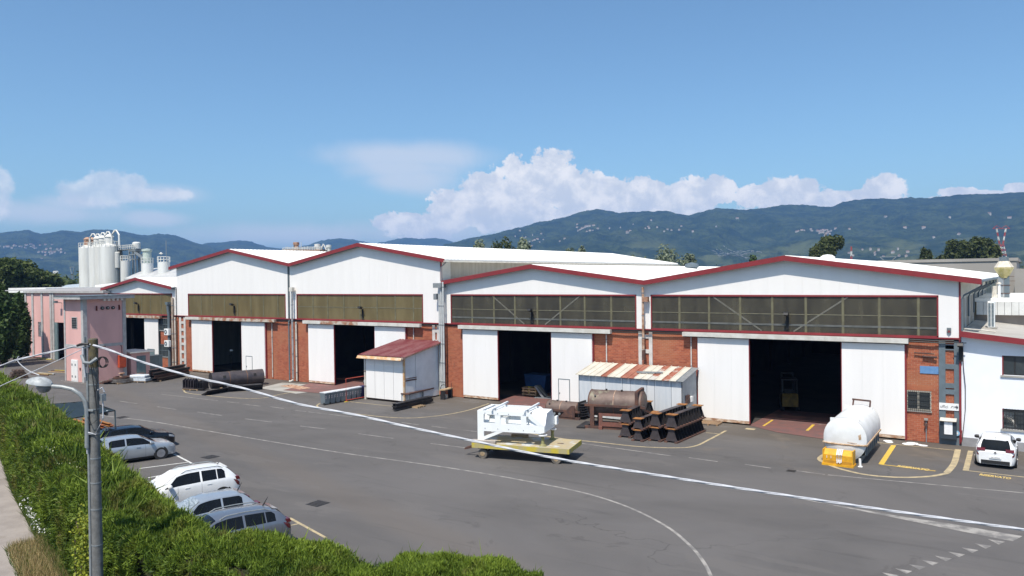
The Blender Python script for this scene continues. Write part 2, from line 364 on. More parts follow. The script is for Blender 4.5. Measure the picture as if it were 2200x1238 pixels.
MB().add([(-300,88,0),(-200,66,0),(-90,33,0),(-62,24,0),(-45,19.2,0),(-34.6,15.6,0),(-22,11.2,0),(-14,-4,0),(60,-40,0),(60,51.15,0),(-60,51.15,0),(-95,51.15,0),(-118,51.15,0),(-126,70,0),(-300,120,0)],
  [tuple(range(15))]).build('asphalt_yard',ASPH,kind='structure')
PATHM=mat('footpath_asphalt',(.30,.265,.24),(.24,.21,.19),.8,.9,coords='Position',c3=(.20,.17,.14),s3=.35,l3=.55,h3=.7,bump=.3,bscale=30)
MB().add([(-120,30,.004),(-62,10.2,.004),(-62,22.2,.004)],[(0,1,2)])
pb=[G(-120,890),G(0,968),G(30,1040),G(66,1118),G(105,1192),G(135,1290),G(150,1500)]
MB().add([(p.x,p.y,.004) for p in pb]+[(-14,-2,.004),(-40,-8,.004),(-80,8,.004)],[tuple(range(len(pb)+3))]).build('footpath',PATHM,kind='structure')
VERGE=mat('dry_verge_soil',(.20,.165,.10),(.09,.09,.04),1.6,1,coords='Position',bump=.6)
vb=[G(0,940),G(20,1000),G(60,1105),G(100,1190),G(180,1225)]
MB().add([(p.x,p.y,.008) for p in pb]+[(-16,6,.008),(-22,11.6,.008)]+[(p.x,p.y+.8,.008) for p in vb[::-1]]+[(-62,25,.008)],[tuple(range(len(pb)+3+len(vb)))]).build('verge',VERGE,kind='structure')
# painted markings -------------------------------------------------------------
def ribbon(pts,w,mt,name,z=.004,closed=False,wt=None):
    P=[Vector((p[0],p[1],0)) for p in pts]
    if len(P)>2 and wt is None:          # smooth
        Q=[]
        for i in range(len(P)-1):
            p0,p1,p2,p3=P[max(i-1,0)],P[i],P[i+1],P[min(i+2,len(P)-1)]
            for k in range(6):
                t=k/6; Q.append(.5*((2*p1)+(p2-p0)*t+(2*p0-5*p1+4*p2-p3)*t*t+(3*p1-p0-3*p2+p3)*t**3))
        P=Q+[P[-1]]
    b=MB(); vs=[]
    for i,p in enumerate(P):
        d=(P[min(i+1,len(P)-1)]-P[max(i-1,0)]).normalized(); nrm=Vector((-d.y,d.x,0)); ww=w/2
        vs+=[p+nrm*ww+Vector((0,0,z)),p-nrm*ww+Vector((0,0,z))]
    b.add(vs,[(2*i,2*i+1,2*i+3,2*i+2) for i in range(len(P)-1)])
    return b.build(name,mt,kind='structure')
def px(*a): return [G(x,y) for x,y in a]
ribbon(px((216,893),(320,905),(445,926),(700,968),(900,996),(1000,1011),(1100,1028),(1250,1058),(1350,1090),(1430,1130),(1480,1170),(1510,1205),(1530,1245),(1545,1300)),.13,WHPAINT,'road_line')
for a,b in [((257,862),(297,868)),((338,874),(378,880)),((424,885.5),(477,893)),((526,900),(584,907)),((645,915.5),(700,922)),((770,932),(845,942)),((925,953),(1005,963)),
  ((345.5,847),(468,861)),((488,863.5),(513.5,866)),((521,868.5),(560,873)),((581,874),(610,878)),((633,882),(658,884.5)),((662,885),(756,896)),((777,900),(836,905.5)),((863,908),(900,913)),((927,916),(960,920)),((996,924),(1030,928.6)),
  ((1251,953),(1441,979.6)),((1480,983.5),(1542,992)),((1600,997.7),(1656,1006)),((1710,1011.6),(1772,1019.7)),((1779,1020.5),(2240,1063)),((60,820),(100,826)),((0,765),(48,763)),((130,818),(190,826))]:
    ribbon(px(a,b),.10,WHPAINT,'lane_dash')
for P_,w in [(((395,837),(400,844),(432,848.5),(500,855),(560,856),(600,848),(645,840)),.14),(((687,867),(682.5,874),(721,884),(769,890),(824,896),(878,898.5),(919,896),(960,891),(1005,882),(1050,867.5)),.14),
   (((747,863),(851,874)),.11),(((1114,923),(1143,932),(1217,944),(1270,949),(1375,960),(1454,962.5),(1494,958.5),(1525,944),(1560,925.5)),.16),(((1517,930),(1550,933)),.11),
   (((1773,975),(1760,985.7),(1772,995),(1804.6,1007.5),(1853,1019),(1901.5,1024.5),(1950,1026),(1998.5,1023.7),(2036,1017)),.22),(((2034,1016),(2050,995.5),(2058,966)),.30),
   (((1882,951),(2054,968)),.10),(((2075,1011),(2085.5,969)),.26),(((2068,1010.4),(2240,1030)),.12)]:
    ribbon(px(*P_),w,PALEPAINT,'bay_line',z=.008)
ribbon(px((1920,957),(1893,998)),.26,YELPAINT,'bay_line',z=.009); ribbon(px((1889.4,997.8),(2010,1012.5)),.11,YELPAINT,'bay_line',z=.0095)
for a,b in [((300,1007),(403.5,993.6)),((318,1027),(362,1018.5)),((374,976),(416,998))]: ribbon(px(a,b),.12,mat('white_bay_paint',(.62,.62,.60),(.5,.5,.48),4,.8,coords='Position'),'bay_line',z=.008)
ribbon(px((622,1113),(700,1156)),.13,PALEPAINT,'bay_line',z=.008); ribbon(px((620,1130),(645,1125)),.1,PALEPAINT,'bay_line',z=.0065)
wg=px((1640,1056),(1773,1081.5),(1918,1107),(2050,1127),(2197,1152.4),(2175.5,1163.4),(2045,1138),(1918,1112),(1773,1083),(1640,1057))
MB().add([(p.x,p.y,.006) for p in wg],[(0,1,8,9),(1,2,7,8),(2,3,6,7),(3,4,5,6)]).build('road_wedge_marking',WHPAINT,kind='structure')
for k in range(11):
    x0,y0=2122-k*28.4,1158.5+k*9.0
    t=px((x0,y0),(x0+37,y0+6),(x0+24,y0+12)) 
    MB().add([(p.x,p.y,.006) for p in t],[(0,1,2)]).build('give_way_triangle',WHPAINT,kind='structure')
def text(s,name,size,mt,loc,rot,parent=None,ext=.001,kind=None,label=None):
    cu=bpy.data.curves.new('txt','FONT'); cu.body=s; cu.offset=(.018 if size>.3 else 0); cu.size=size; cu.extrude=ext; cu.align_x='LEFT'
    o=bpy.data.objects.new('txt',cu); C.objects.link(o); bpy.context.view_layer.update()
    me=bpy.data.meshes.new_from_object(o.evaluated_get(bpy.context.evaluated_depsgraph_get())); bpy.data.objects.remove(o)
    me.materials.clear(); me.materials.append(mt)
    q=bpy.data.objects.new(name,me); C.objects.link(q); q.parent=parent; q.location=loc; q.rotation_euler=rot
    return tag(q,label,kind=kind), max(v.co.x for v in me.vertices)
for a,b,zz in (((1926,1003),(1995,1012),.011),((2103,1021.5),(2171,1030.5),.011)):
    A,B_=G(*a),G(*b); d=B_-A; q,w=text('RISERVATO','painted_lettering',.55,mat('lettering_paint',(.62,.44,.14),(.55,.40,.15),5,.8),(A.x,A.y,.011),(0,0,math.atan2(d.y,d.x)),kind='structure'); q.scale=(d.length/w,1,1)
# aprons and floor paint
def flat(pts,mt,name,z=.005): return MB().add([(p[0],p[1],z) for p in pts],[tuple(range(len(pts)))]).build(name,mt,kind='structure')
flat(px((556,834),(606,822),(690,828),(683,840),(636,846)),CONCPALE,'concrete_apron',.003)
flat([(-49.6,51.3),(-49.6,57),(-58.3,57),(-58.3,51.3),(-57.4,49.2),(-56.6,46.4),(-52.4,46.8)],RAMPRED,'entrance_ramp',.018)
flat([(-29.2,51.3),(-29.2,57),(-36.3,57),(-36.3,51.3),(-35.2,50.6),(-33,48),(-28.6,48.1)],RAMPRED,'entrance_ramp',.018)
flat([(-15.6,50.95),(-15.6,58),(-8.9,58),(-8.9,48.6),(-13.4,49.6)],RAMPRED,'entrance_ramp',.018)
ribbon(px((1660,903),(1640,916)),.15,YELPAINT,'bay_line',.022); ribbon(px((1748,913),(1734,926)),.18,YELPAINT,'bay_line',.022)
for p in ((1612,922),(1752,935)):
    a=G(*p); flat([(a.x-.3,a.y-.25),(a.x+.3,a.y-.25),(a.x+.3,a.y+.25),(a.x-.3,a.y+.25)],PALEPAINT,'floor_patch',.006)
GRATE=mat('drain_iron',(.07,.062,.058),(.05,.045,.042),6,.6,metal=.4)
for p in ((452,982),(683,1082),(262,897),(1190,978),(1700,1012)):
    a=G(*p); s=.34 if p[0]<700 else .16
    t=tag(bpy.data.objects.new('drain_grate',None),['square iron drain grate in the asphalt %s'%w for w in ('near the white parked estate car','left of the yellow corner line','beside the dark shade canopy','under the yellow flatbed trolley edge','on the lane line near the white tank')][[452,683,262,1190,1700].index(p[0])],'drain grate','drain grates in the yard'); C.objects.link(t); t.location=(a.x,a.y,.004)
    b=MB()
    for k in range(5): b.box(-s,s,-s+k*s/2.3,-s+k*s/2.3+s/4,0,.012)
    b.build('bars',GRATE,t); MB().box(-s-.05,s+.05,-s-.05,s+.05,-.003,.002).build('frame',BLACKPL,t)
# ---------------------------------------------------------------- hills
def vnoise(x,y,seed=0):
    def h(i,j): 
        v=np.sin(i*127.1+j*311.7+seed*74.7)*43758.5453; return v-np.floor(v)
    i=np.floor(x);j=np.floor(y);fx=x-i;fy=y-j;fx=fx*fx*(3-2*fx);fy=fy*fy*(3-2*fy)
    return (h(i,j)*(1-fx)+h(i+1,j)*fx)*(1-fy)+(h(i,j+1)*(1-fx)+h(i+1,j+1)*fx)*fy
def fbm(x,y,o=5,seed=0,g=.5):
    s=0;a=1;t=0
    for k in range(o): s=s+a*vnoise(x*2**k,y*2**k,seed+k*3.1); t+=a; a*=g
    return s/t
def elev(pts):
    A=[azel(x,y) for x,y in pts]; return np.array([a[0] for a in A]),np.array([math.tan(a[1]) for a in A])
LAY=[(7600,1500,[(-400,540),(300,545),(560,545),(760,540),(815,521),(870,510),(900,513),(935,511),(955,514),(1000,528),(1200,540),(1600,540),(2600,540)],20),
 (5600,2000,[(-500,505),(-200,492),(0,501),(30,498),(60,494),(90,503),(112,501),(135,496),(175,502),(200,497),(240,495),(290,503),(318,508),(330,504),(375,506),(400,515),(430,525),(470,535),(560,545),(2600,560)],30),
 (6600,2000,[(-500,560),(380,545),(440,523),(470,521),(510,517),(540,519),(575,531),(620,534),(660,527),(690,517),(728,512),(760,515),(790,521),(830,532),(900,545),(2600,560)],20),
 (4600,2000,[(-500,600),(760,600),(880,560),(950,529),(1000,515),(1060,503),(1100,494),(1130,486),(1150,479),(1200,470),(1245,457),(1282,450),(1330,458),(1370,456),(1400,455),(1430,454),(1455,459),(1480,463),(1510,455),(1540,448),(1570,450),(1600,452),(1650,446),(1700,440),(1745,441),(1760,443),(1785,445),(1810,435),(1840,430),(1900,428),(1950,427),(2000,426),(2050,420),(2100,416),(2150,418),(2200,412),(2500,420),(2800,450)],35),
 (3300,900,[(-500,640),(900,620),(1010,572),(1120,545),(1250,520),(1330,524),(1400,545),(1480,556),(1560,545),(1680,526),(1780,508),(1900,512),(2000,520),(2100,508),(2200,500),(2800,520)],30),
 (2500,700,[(-500,640),(900,630),(1000,590),(1130,566),(1240,548),(1330,548),(1420,562),(1500,574),(1560,588),(1640,570),(1750,556),(1860,560),(2000,548),(2120,552),(2800,560)],18),
 (4200,900,[(-500,575),(0,552),(160,560),(300,572),(420,585),(700,610),(2600,640)],25)]
a0=azel(-350,600)[0]; a1=azel(2560,600)[0]
NA,NR=1150,190
AZ=np.linspace(a0,a1,NA); RR=1300*(9000/1300)**np.linspace(0,1,NR)
ga,gr=np.meshgrid(AZ,RR,indexing='ij'); gx=gr*np.sin(ga); gy=gr*np.cos(ga)
HH=np.zeros_like(ga)-2
for k,(R0,wd,pts,amp) in enumerate(LAY):
    pa,pe=elev(pts); hk=10+R0*np.interp(ga,pa,pe)
    warp=(fbm(gx/700,gy/700,4,k)-.5)*wd*.3*(gr<R0*.97)
    t=np.clip((gr+warp-(R0-wd))/wd,0,1); f=np.where(gr<=R0,t*t*(3-2*t)*.6+t*.4,np.clip(1-(gr-R0)/(wd*.8),0,1)**1.0)
    f=np.where((gr<=R0),f,f)
    gul=(np.abs(fbm(gx/330,gy/330,5,k+9)-.5)*2-.35)*amp*3.2*np.clip(4*f*(1-f),0,1)
    HH=np.maximum(HH,hk*f-gul)
HH+= (fbm(gx/60,gy/60,3,5)-.5)*10*np.clip(HH/60,0,1)+(fbm(gx/22,gy/22,2,8)-.5)*9*np.clip(HH/60,0,1)
def hill_mat():
    mt=bpy.data.materials.new('forested_hillside'); mt.use_nodes=True; N=NB(mt.node_tree); P=mt.node_tree.nodes['Principled BSDF']
    pos=N.n('ShaderNodeNewGeometry').outputs['Position']; sp=N.n('ShaderNodeSeparateXYZ'); N.l(pos,sp.inputs[0])
    c=N.mix(N.ramp(N.noise(pos,.012,6,.62),.35,.65),(.014,.028,.011),(.050,.070,.024))
    c=N.mix(N.ramp(N.noise(pos,.05,3,.7),.45,.7),c,(.012,.022,.009))
    low=N.ramp(sp.outputs[2],260,60)
    c=N.mix(N.m('MULTIPLY',N.ramp(N.noise(pos,.0045,5,.6,.5),.52,.66),N.m('MULTIPLY',low,.75)),c,(.11,.125,.05))
    c=N.mix(N.m('MULTIPLY',N.ramp(N.noise(pos,.016,4,.7),.68,.76),N.m('MULTIPLY',low,.9)),c,(.24,.20,.14))
    N.l(c,P.inputs['Base Color']); P.inputs['Roughness'].default_value=1; P.inputs['Specular IOR Level'].default_value=.05
    b=N.n('ShaderNodeBump'); b.inputs['Strength'].default_value=1; b.inputs['Distance'].default_value=14; N.l(N.noise(pos,.075,4,.7),b.inputs['Height']); N.l(b.outputs[0],P.inputs['Normal'])
    return mt
HV=np.stack([gx,gy,HH],-1).reshape(-1,3)
ii,jj=np.meshgrid(np.arange(NA-1),np.arange(NR-1),indexing='ij'); q=(ii*NR+jj).ravel()
HT=np.stack([q,q+NR,q+NR+1,q+1],1)
me=fastmesh('hills',HV,HT,hill_mat(),n=4); me.shade_smooth(); addmesh(me,'hills',kind='structure')
def hill_at(x,y,rmin=1400):           # where the photo's ray meets the hills
    d=ray(x,y); hd=math.hypot(d.x,d.y); a=math.atan2(d.x,d.y); i=int(np.clip((a-a0)/(a1-a0)*(NA-1),0,NA-1)); s=d.z/hd
    for j in range(NR):
        if RR[j]>rmin and H+RR[j]*s<HH[i,j]: return Vector((gx[i,j],gy[i,j],HH[i,j]-1))
    return None
HWALL=mat('hill_house_wall',(.34,.30,.26),(.42,.39,.34),.05,.9,coords='Position'); HROOF=mat('hill_house_roof',(.26,.15,.11),(.22,.13,.10),.05,.9,coords='Position')
def house_mb(w,l,h,rz):
    c,s=math.cos(rz),math.sin(rz); R=lambda x,y,z:(x*c-y*s,x*s+y*c,z)
    wb=MB().add([R(*p) for p in [(-w,-l,-6),(w,-l,-6),(w,l,-6),(-w,l,-6),(-w,-l,h),(w,-l,h),(w,l,h),(-w,l,h)]],[(0,1,5,4),(1,2,6,5),(2,3,7,6),(3,0,4,7)])
    rb=MB().add([R(*p) for p in [(-w*1.08,-l*1.06,h),(w*1.08,-l*1.06,h),(w*1.08,l*1.06,h),(-w*1.08,l*1.06,h),(0,-l*1.06,h+w*.6),(0,l*1.06,h+w*.6)]],[(0,4,5,3),(1,2,5,4),(0,1,4),(3,5,2)])
    return wb,rb
def village(cx,cy,sx,sy,n,lab,sz=5):
    wb=MB(); rb=MB(); P0=hill_at(cx,cy)
    if P0 is None: return
    for k in range(n):
        p=hill_at(cx+random.gauss(0,sx),cy+random.gauss(0,sy))
        if p is None: continue
        a,b=house_mb(random.uniform(.5,.9)*sz,random.uniform(.7,1.2)*sz,random.uniform(4,7),random.uniform(0,3))
        for A,Q in((a,wb),(b,rb)): Q.add([(v[0]+p.x,v[1]+p.y,v[2]+p.z) for v in A.v],A.f)
    t=thing('hillside_village',lab,'village',tuple(P0)); tag(t,kind='stuff')
    o=wb.build('house_walls',HWALL,t,world=True,kind='stuff'); o=rb.build('house_roofs',HROOF,t,world=True,kind='stuff')
village(1262,494,11,4,26,'reddish hilltop village cluster on the middle ridge, left of the two')
village(1765,500,22,3,30,'pale hillside village spread along the ridge above the rightmost big pine',4.5)
village(1150,515,30,6,16,'scattered houses on the slope at the left foot of the green ridge',4)
village(1400,495,60,8,16,'loose scatter of small houses below the middle ridge',4)
village(35,533,28,3,26,'white village strung along the far left hill',6)
village(110,545,28,5,26,'lower white village cluster on the left hill beside the silos',6)
village(1900,545,40,6,14,'houses at the foot of the hill behind the grey roofline',4)
for k,(x,y,l) in enumerate([(2043,468,'lone white house high on the right hill'),(2127,465,'pale farmhouse right of the lone house on the hill'),(1945,491,'small white cottage on the wooded slope'),(1985,497,'white cottage beside a clearing'),(2062,507,'red roofed house above the right trees'),(2007,516,'grey roofed house near the foot of the right hill'),(1350,505,'white house below the middle ridge'),(1155,517,'pale red roofed house on the left foot of the ridge'),(1585,473,'small house high on the middle ridge'),(1460,497,'white house on the terraced slope'),(1905,470,'tiny white hut on the upper right slope'),(2170,470,'farmhouse near the right edge on the hill')]):
    p=hill_at(x,y)
    if p is None: continue
    a,b=house_mb(4,6.5,5.5,k*.7); t=thing('hillside_house',l,'house',tuple(p),group='single houses on the hills')
    a.build('wall',HWALL,t); b.build('roof',HROOF,t)
# terraced cemetery on the hill
wb=MB(); 
for r in range(9):
    for k in range(26):
        y=541+r*2.3; x=1532+r*3+k*4.0+random.uniform(-1,1)
        if x>1640-r*2: continue
        p=hill_at(x,y)
        if p: wb.box(p.x-3.5,p.x+3.5,p.y-1.2,p.y+1.2,p.z-4,p.z+random.uniform(1,3))
wb.build('terraced_cemetery',mat('pale_stone',(.30,.30,.29),(.2,.2,.2),.1,.9,coords='Position'),world=True,label='pale stone terraces of a cemetery on the hill behind the ridge of the fourth hall',cat='cemetery',kind='stuff')
# haze
hz=mat('air',(1,1,1)); hm=bpy.data.materials.new('haze_air'); hm.use_nodes=True; nt=hm.node_tree; nt.nodes.clear()
vp=nt.nodes.new('ShaderNodeVolumePrincipled'); vp.inputs['Color'].default_value=(.26,.50,1,1); vp.inputs['Density'].default_value=HAZED=.0001; vp.inputs['Anisotropy'].default_value=.1
oo=nt.nodes.new('ShaderNodeOutputMaterial'); nt.links.new(vp.outputs[0],oo.inputs['Volume'])
hzt=float(HH.max())+25
MB().box(-9800,9800,-9800,9800,-1.2,hzt).build('haze',hm,kind='stuff')
# ---------------------------------------------------------------- industrial halls
OV=.5
def line(pts):
    P=[F(x,y,D-OV) for x,y in pts]; return [(p.x,p.z) for p in P]
def gz(L,x):
    if x<=L[0][0]: a,b=L[0],L[1]
    elif x>=L[-1][0]: a,b=L[-2],L[-1]
    else:
        for a,b in zip(L,L[1:]):
            if a[0]<=x<=b[0]: break
    return a[1]+(b[1]-a[1])*(x-a[0])/(b[0]-a[0])
ZB=5.98     # top of the brickwork
BR0,BR1=D+.10,D+.14
nb_ind=0
def bricks(parent,x0,x1,z0,z1,holes=(),individual=False):
    stuff=MB(); shared={}; cnt=0; lst=[]
    r0=int(math.floor(z0/.117)); r1=int(math.ceil(z1/.117))
    for r in range(r0,r1):
        hf=.5*(r%2); za=max(z0,r*.117)+.008; zb=min(z1,(r+1)*.117)-.008
        if zb-za<.02: continue
        k0=int(math.floor(x0/.30+hf)); k1=int(math.ceil(x1/.30+hf))
        for k in range(k0,k1+1):
            xa=max(x0,(k-hf)*.30)+.008; xb=min(x1,(k+1-hf)*.30)-.008
            if xb-xa<.03: continue
            segs=[(xa,xb)]
            for (hx0,hx1,hz0,hz1) in holes:
                if zb>hz0 and za<hz1:
                    ns=[]
                    for (a,b) in segs:
                        if b<=hx0 or a>=hx1: ns.append((a,b))
                        else:
                            if a<hx0-.03: ns.append((a,hx0))
                            if b>hx1+.03: ns.append((hx1,b))
                    segs=ns
            for a,b in segs: lst.append((a,b,za,zb))
    lst.sort(key=lambda q:-(q[0]*1.0+q[2]*.2))
    for q,(a,b,za,zb) in enumerate(lst):
        dy=random.uniform(-.004,.004)
        if individual and q<298:
            w,h=round(b-a,2),round(zb-za,3); key=(w,h)
            if key not in shared:
                o=B(-w/2,w/2,0,BR1-BR0,0,h).build('brick',BRICK,parent); shared[key]=o
            else: o=shared[key].copy(); C.objects.link(o)
            o.location=Vector(((a+b)/2,BR0+dy,za))-Vector(parent.location)
        else: stuff.box(a,b,BR0+dy,BR1,za,zb)
    if stuff.v: stuff.build('brickwork',BRICK,parent,world=True,kind='stuff')
YB=102.0
def roof_sheet(parent,xa,za,xb,zb,y0,y1,mt=ROOFW,pitch=.5,ribh=.045,th=.10):
    b=MB(); ys=[]; y=y0
    while y<y1-.01: ys+=[(y,0),(min(y+pitch*.5,y1),0),(min(y+pitch*.6,y1),ribh),(min(y+pitch*.9,y1),ribh)]; y+=pitch
    ys.append((y1,0))
    vs=[];n=len(ys)
    for (yy,h) in ys: vs+=[(xa,yy,za+h),(xb,yy,zb+h),(xa,yy,za-th),(xb,yy,zb-th)]
    fs=[]
    for i in range(n-1):
        a=4*i;c=4*(i+1); fs+=[(a,a+1,c+1,c),(a+2,c+2,c+3,a+3),(a,c,c+2,a+2),(a+1,a+3,c+3,c+1)]
    fs+=[(0,2,3,1),(4*n-4,4*n-3,4*n-1,4*n-2)]
    return b.add(vs,fs).build('roof_sheet',mt,parent,world=True)
def wbox(x0,x1,y0,y1,z0,z1,name,mt,parent,**k): return B(x0,x1,y0,y1,z0,z1).build(name,mt,parent,world=True,**k)
def hall(nm_label,L,wx0,wx1,win,wz,mull,leaves,opening,rail,brick,rail_rusty,pane,joint=1.1,stagger=0,diag=False,indiv=False,holes=(),corr=False,roofL=True,roofR=True,yb=YB,midbar=True):
    Lw=line(L); t=thing('industrial_hall',nm_label,'industrial building',((wx0+wx1)/2,D,0),group='gabled halls of the workshop row')
    # cladding
    zlo=6.2; wl,wr=win
    cuts=[wx0]; x=wx0+joint
    while x<wx1-.3: cuts.append(x); x+=joint
    cuts.append(wx1)
    cuts=sorted([c for c in cuts if abs(c-wl)>.3 and abs(c-wr)>.3]+([wl] if wl>wx0 else [])+[wr])
    apx=Lw[1][0]
    for a,b in zip(cuts,cuts[1:]):
        mid=(a+b)/2; z0=wz[1] if wl<mid<wr else zlo
        g=.002; aa,bb=a+g,b-g; top=[(bb,gz(Lw,bb)-.12)]
        if aa<apx<bb: top.append((apx,gz(Lw,apx)-.12))
        top.append((aa,gz(Lw,aa)-.12))
        MB().prism([(aa,z0),(bb,z0)]+top,D-.02,D+.04).build('wall_panel',WHITE,t,world=True)
    MB().prism([(wx0,wz[1]),(wx1,wz[1]),(wx1,gz(Lw,wx1)-.13),(apx,gz(Lw,apx)-.13),(wx0,gz(Lw,wx0)-.13)],D+.05,D+.10).build('wall_backing',WHITE,t,world=True)
    for a,b in ((wx0,wl),(wr,wx1)):
        if b-a>.05: wbox(a,b,D+.05,D+.10,zlo,wz[1]-.001,'wall_backing',WHITE,t)
    # red band under the cladding
    wbox(wx0,wx1,D-.06,D+.05,zlo-.09,zlo,'band_flashing',RED,t)
    wbox(wx0,wx1,D+.06,D+.30,ZB,zlo-.1,'lintel_beam',BLACKPL,t)
    # fascia, soffit, roof
    P=Lw
    for (xa,za),(xb,zb) in zip(P,P[1:]):
        MB().prism([(xa,za-.33),(xb,zb-.33),(xb,zb),(xa,za)],D-OV-.03,D-OV).build('fascia',RED,t,world=True)
        MB().prism([(xa,za-.31),(xb,zb-.31),(xb,zb-.24),(xa,za-.24)],D-OV+.002,D-.021).build('soffit',GREYPAINT,t,world=True)
        roof_sheet(t,xa,za-.03,xb,zb-.03,D-OV+.003,yb)
    # window band
    fr=MB(); yw0,yw1=D-.01,D+.09; tf=.07
    fr.box(wl,wr,D-.05,yw1,wz[1]-.06,wz[1]+.05); fr.box(wl,wr,D-.05,yw1,wz[0]-.05,wz[0]+.05); fr.box(wl,wl+.08,D-.05,yw1,wz[0],wz[1]); fr.box(wr-.08,wr,D-.05,yw1,wz[0],wz[1])
    w=fr.build('window',RED,t,world=True)
    xs=[wl]+mull+[wr]; mm=MB(); MU=mat('window_bar',(.15,.14,.082),(.11,.10,.06),3,.5); BD=mat('glazing_bead',(.20,.19,.13),(.15,.14,.10),3,.5)
    for xm in mull: wbox(xm-.075,xm+.075,D+.002,D+.019,wz[0]+.05,wz[1]-.06,'mullion',MU,w)
    if midbar: mm.box(wl+.08,wr-.08,D+.005,D+.03,(wz[0]+wz[1])/2-.028,(wz[0]+wz[1])/2+.018)
    for xm in mull: wbox(xm-.014,xm+.014,D-.006,D+.0015,wz[0]+.05,wz[1]-.06,'glazing_bead',BD,w)
    if mm.v: mm.build('transom',BD,w,world=True)
    for a,b in zip(xs,xs[1:]):
        zm=(wz[0]+wz[1])/2
        for (z0,z1) in (((wz[0]+.05,zm-.03),(zm+.02,wz[1]-.06)) if midbar else ((wz[0]+.05,wz[1]-.06),)):
            wbox(a+.036,b-.036,D+.02+random.uniform(0,.01),D+.034,z0,z1,'pane',pane,w)
    if diag: wbox(wl+.1,wr-.1,D+.0,D+.0195,wz[0]+.44,wz[0]+.56,'rail_seen_in_glazing',mat('inner_rail_grey',(.13,.135,.13),(.09,.095,.09),2,.5),w)
    # steel frame seen through the panes
    st=MB(); 
    for xm in mull: st.box(xm-.14,xm+.14,D+.045,D+.18,wz[0]+.06,wz[1]-.08)
    st.box(wl+.1,wr-.1,D+.19,D+.26,wz[0]+.50,wz[0]+.60)
    if diag:
        c=(wl+wr)/2-.2; q=(wr-wl)/8
        for s_ in(-1,1): MB().bar((c+s_*q*1.9,D+.012,wz[1]-.08),(c+s_*q*.45,D+.012,wz[0]+.08),.09,.012,up=(0,1,0)).build('diagonal_brace',mat('brace_grey',(.17,.165,.14),(.13,.125,.105),3,.5),w,world=True)
        for s_ in(-1,1): st.bar((c+s_*q*1.9,D+.22,wz[1]-.1),(c+s_*q*.45,D+.22,wz[0]+.1),.12)
    st.build('steel_frame',mat('pale_inner_steel',(.34,.30,.16),(.28,.25,.13),2,.6),t,world=True)
    # brick piers with mortar behind; openings where the doors are
    for (a,b) in brick:
        bricks(t,a,b,0,ZB,[h for h in holes],indiv and b>-6)
        if not holes or b<-6 or not indiv: wbox(a,b,D+.106,D+.30,0,ZB-.003,'mortar_wall',MORTAR,t)
        else:
            hx0,hx1,hz0,hz1=holes[0]; hx0=max(hx0,a)
            wbox(a,b,D+.106,D+.30,0,hz0,'mortar_wall',MORTAR,t); wbox(a,b,D+.106,D+.30,hz1,ZB-.003,'mortar_wall',MORTAR,t); wbox(hx1,b,D+.106,D+.30,hz0+.001,hz1-.001,'mortar_wall',MORTAR,t)
    # sliding doors
    for (a,b,wk) in leaves:
        d=wbox(a,b,D-.10,D+.0,.10,5.74,'door',DOORW if not corr else TEAL,t)
        n=max(1,round((b-a)/1.25)) if not corr else round((b-a)/.3)
        for k in range(n):
            xa=a+(b-a)*k/n; xb=a+(b-a)*(k+1)/n
            wbox(xa+.002,xb-.002,D-.15,D-.101,.28,5.72,'door_panel',DOORW,d)
        wbox(a+.004,b-.004,D-.152,D-.101,.10,.275,'door_kick_plate',DOORRUST,d)
        if wk:
            wa,wb_=wk
            f=MB(); f.box(wa-.05,wa,D-.175,D-.153,.12,2.15); f.box(wb_,wb_+.05,D-.175,D-.153,.12,2.15); f.box(wa-.05,wb_+.05,D-.175,D-.153,2.15,2.21)
            f.build('wicket_frame',GREYPAINT,d,world=True); wbox(wa+.01,wb_-.01,D-.170,D-.153,.30,2.14,'wicket_door',DOORW if not corr else TEAL,d)
            wbox(wa+.06,wa+.1,D-.20,D-.171,1.02,1.16,'handle',BLACKPL,d)
    oa,ob=opening
    for xx in (leaves[0][0]-.09,leaves[-1][1]+.0): 
        if not corr: wbox(xx,xx+.09,D-.06,D+.09,.0,5.74,'door_post',RED,t)
    if not corr:
        wbox(oa-.003,oa+.05,D-.14,D-.02,.1,5.72,'door_edge',RED,t); wbox(ob-.05,ob+.003,D-.14,D-.02,.1,5.72,'door_edge',RED,t)
    # track cover
    ra,rb=rail; n=6
    for k in range(n):
        a=ra+(rb-ra)*k/n; b=ra+(rb-ra)*(k+1)/n
        mt=GALVW if (not rail_rusty or k in (0,) or (rail_rusty==2 and k in(3,4,5))) else RAILRUST
        wbox(a+.004,b-.004,D-.42,D-.10,5.79+random.uniform(0,.015),6.08,'door_track_cover',mt,t)
    MB().bar((ra,D-.2,5.76),(rb,D-.2,5.76),.05).build('door_rail',BLACKPL,t,world=True)
    # inside
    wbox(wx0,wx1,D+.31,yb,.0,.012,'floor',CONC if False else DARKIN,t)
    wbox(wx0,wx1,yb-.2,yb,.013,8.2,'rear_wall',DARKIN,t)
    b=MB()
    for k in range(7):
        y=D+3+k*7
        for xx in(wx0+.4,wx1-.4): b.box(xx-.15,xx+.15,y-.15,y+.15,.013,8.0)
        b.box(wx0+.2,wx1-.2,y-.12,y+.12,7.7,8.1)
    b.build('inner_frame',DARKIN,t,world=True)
    return t,Lw
GALVW=mat('white_track_cover',(.62,.61,.57),(.50,.48,.43),1.2,.5,c3=(.40,.28,.18),s3=1.6,l3=.62,h3=.75,coords='Position',st3=(.6,1,3))
RAILRUST=mat('rusting_track_cover',(.50,.45,.38),(.30,.14,.08),1.5,.7,coords='Position',lo=.4,hi=.6)
def X(x,y=700): return F(x,y).x
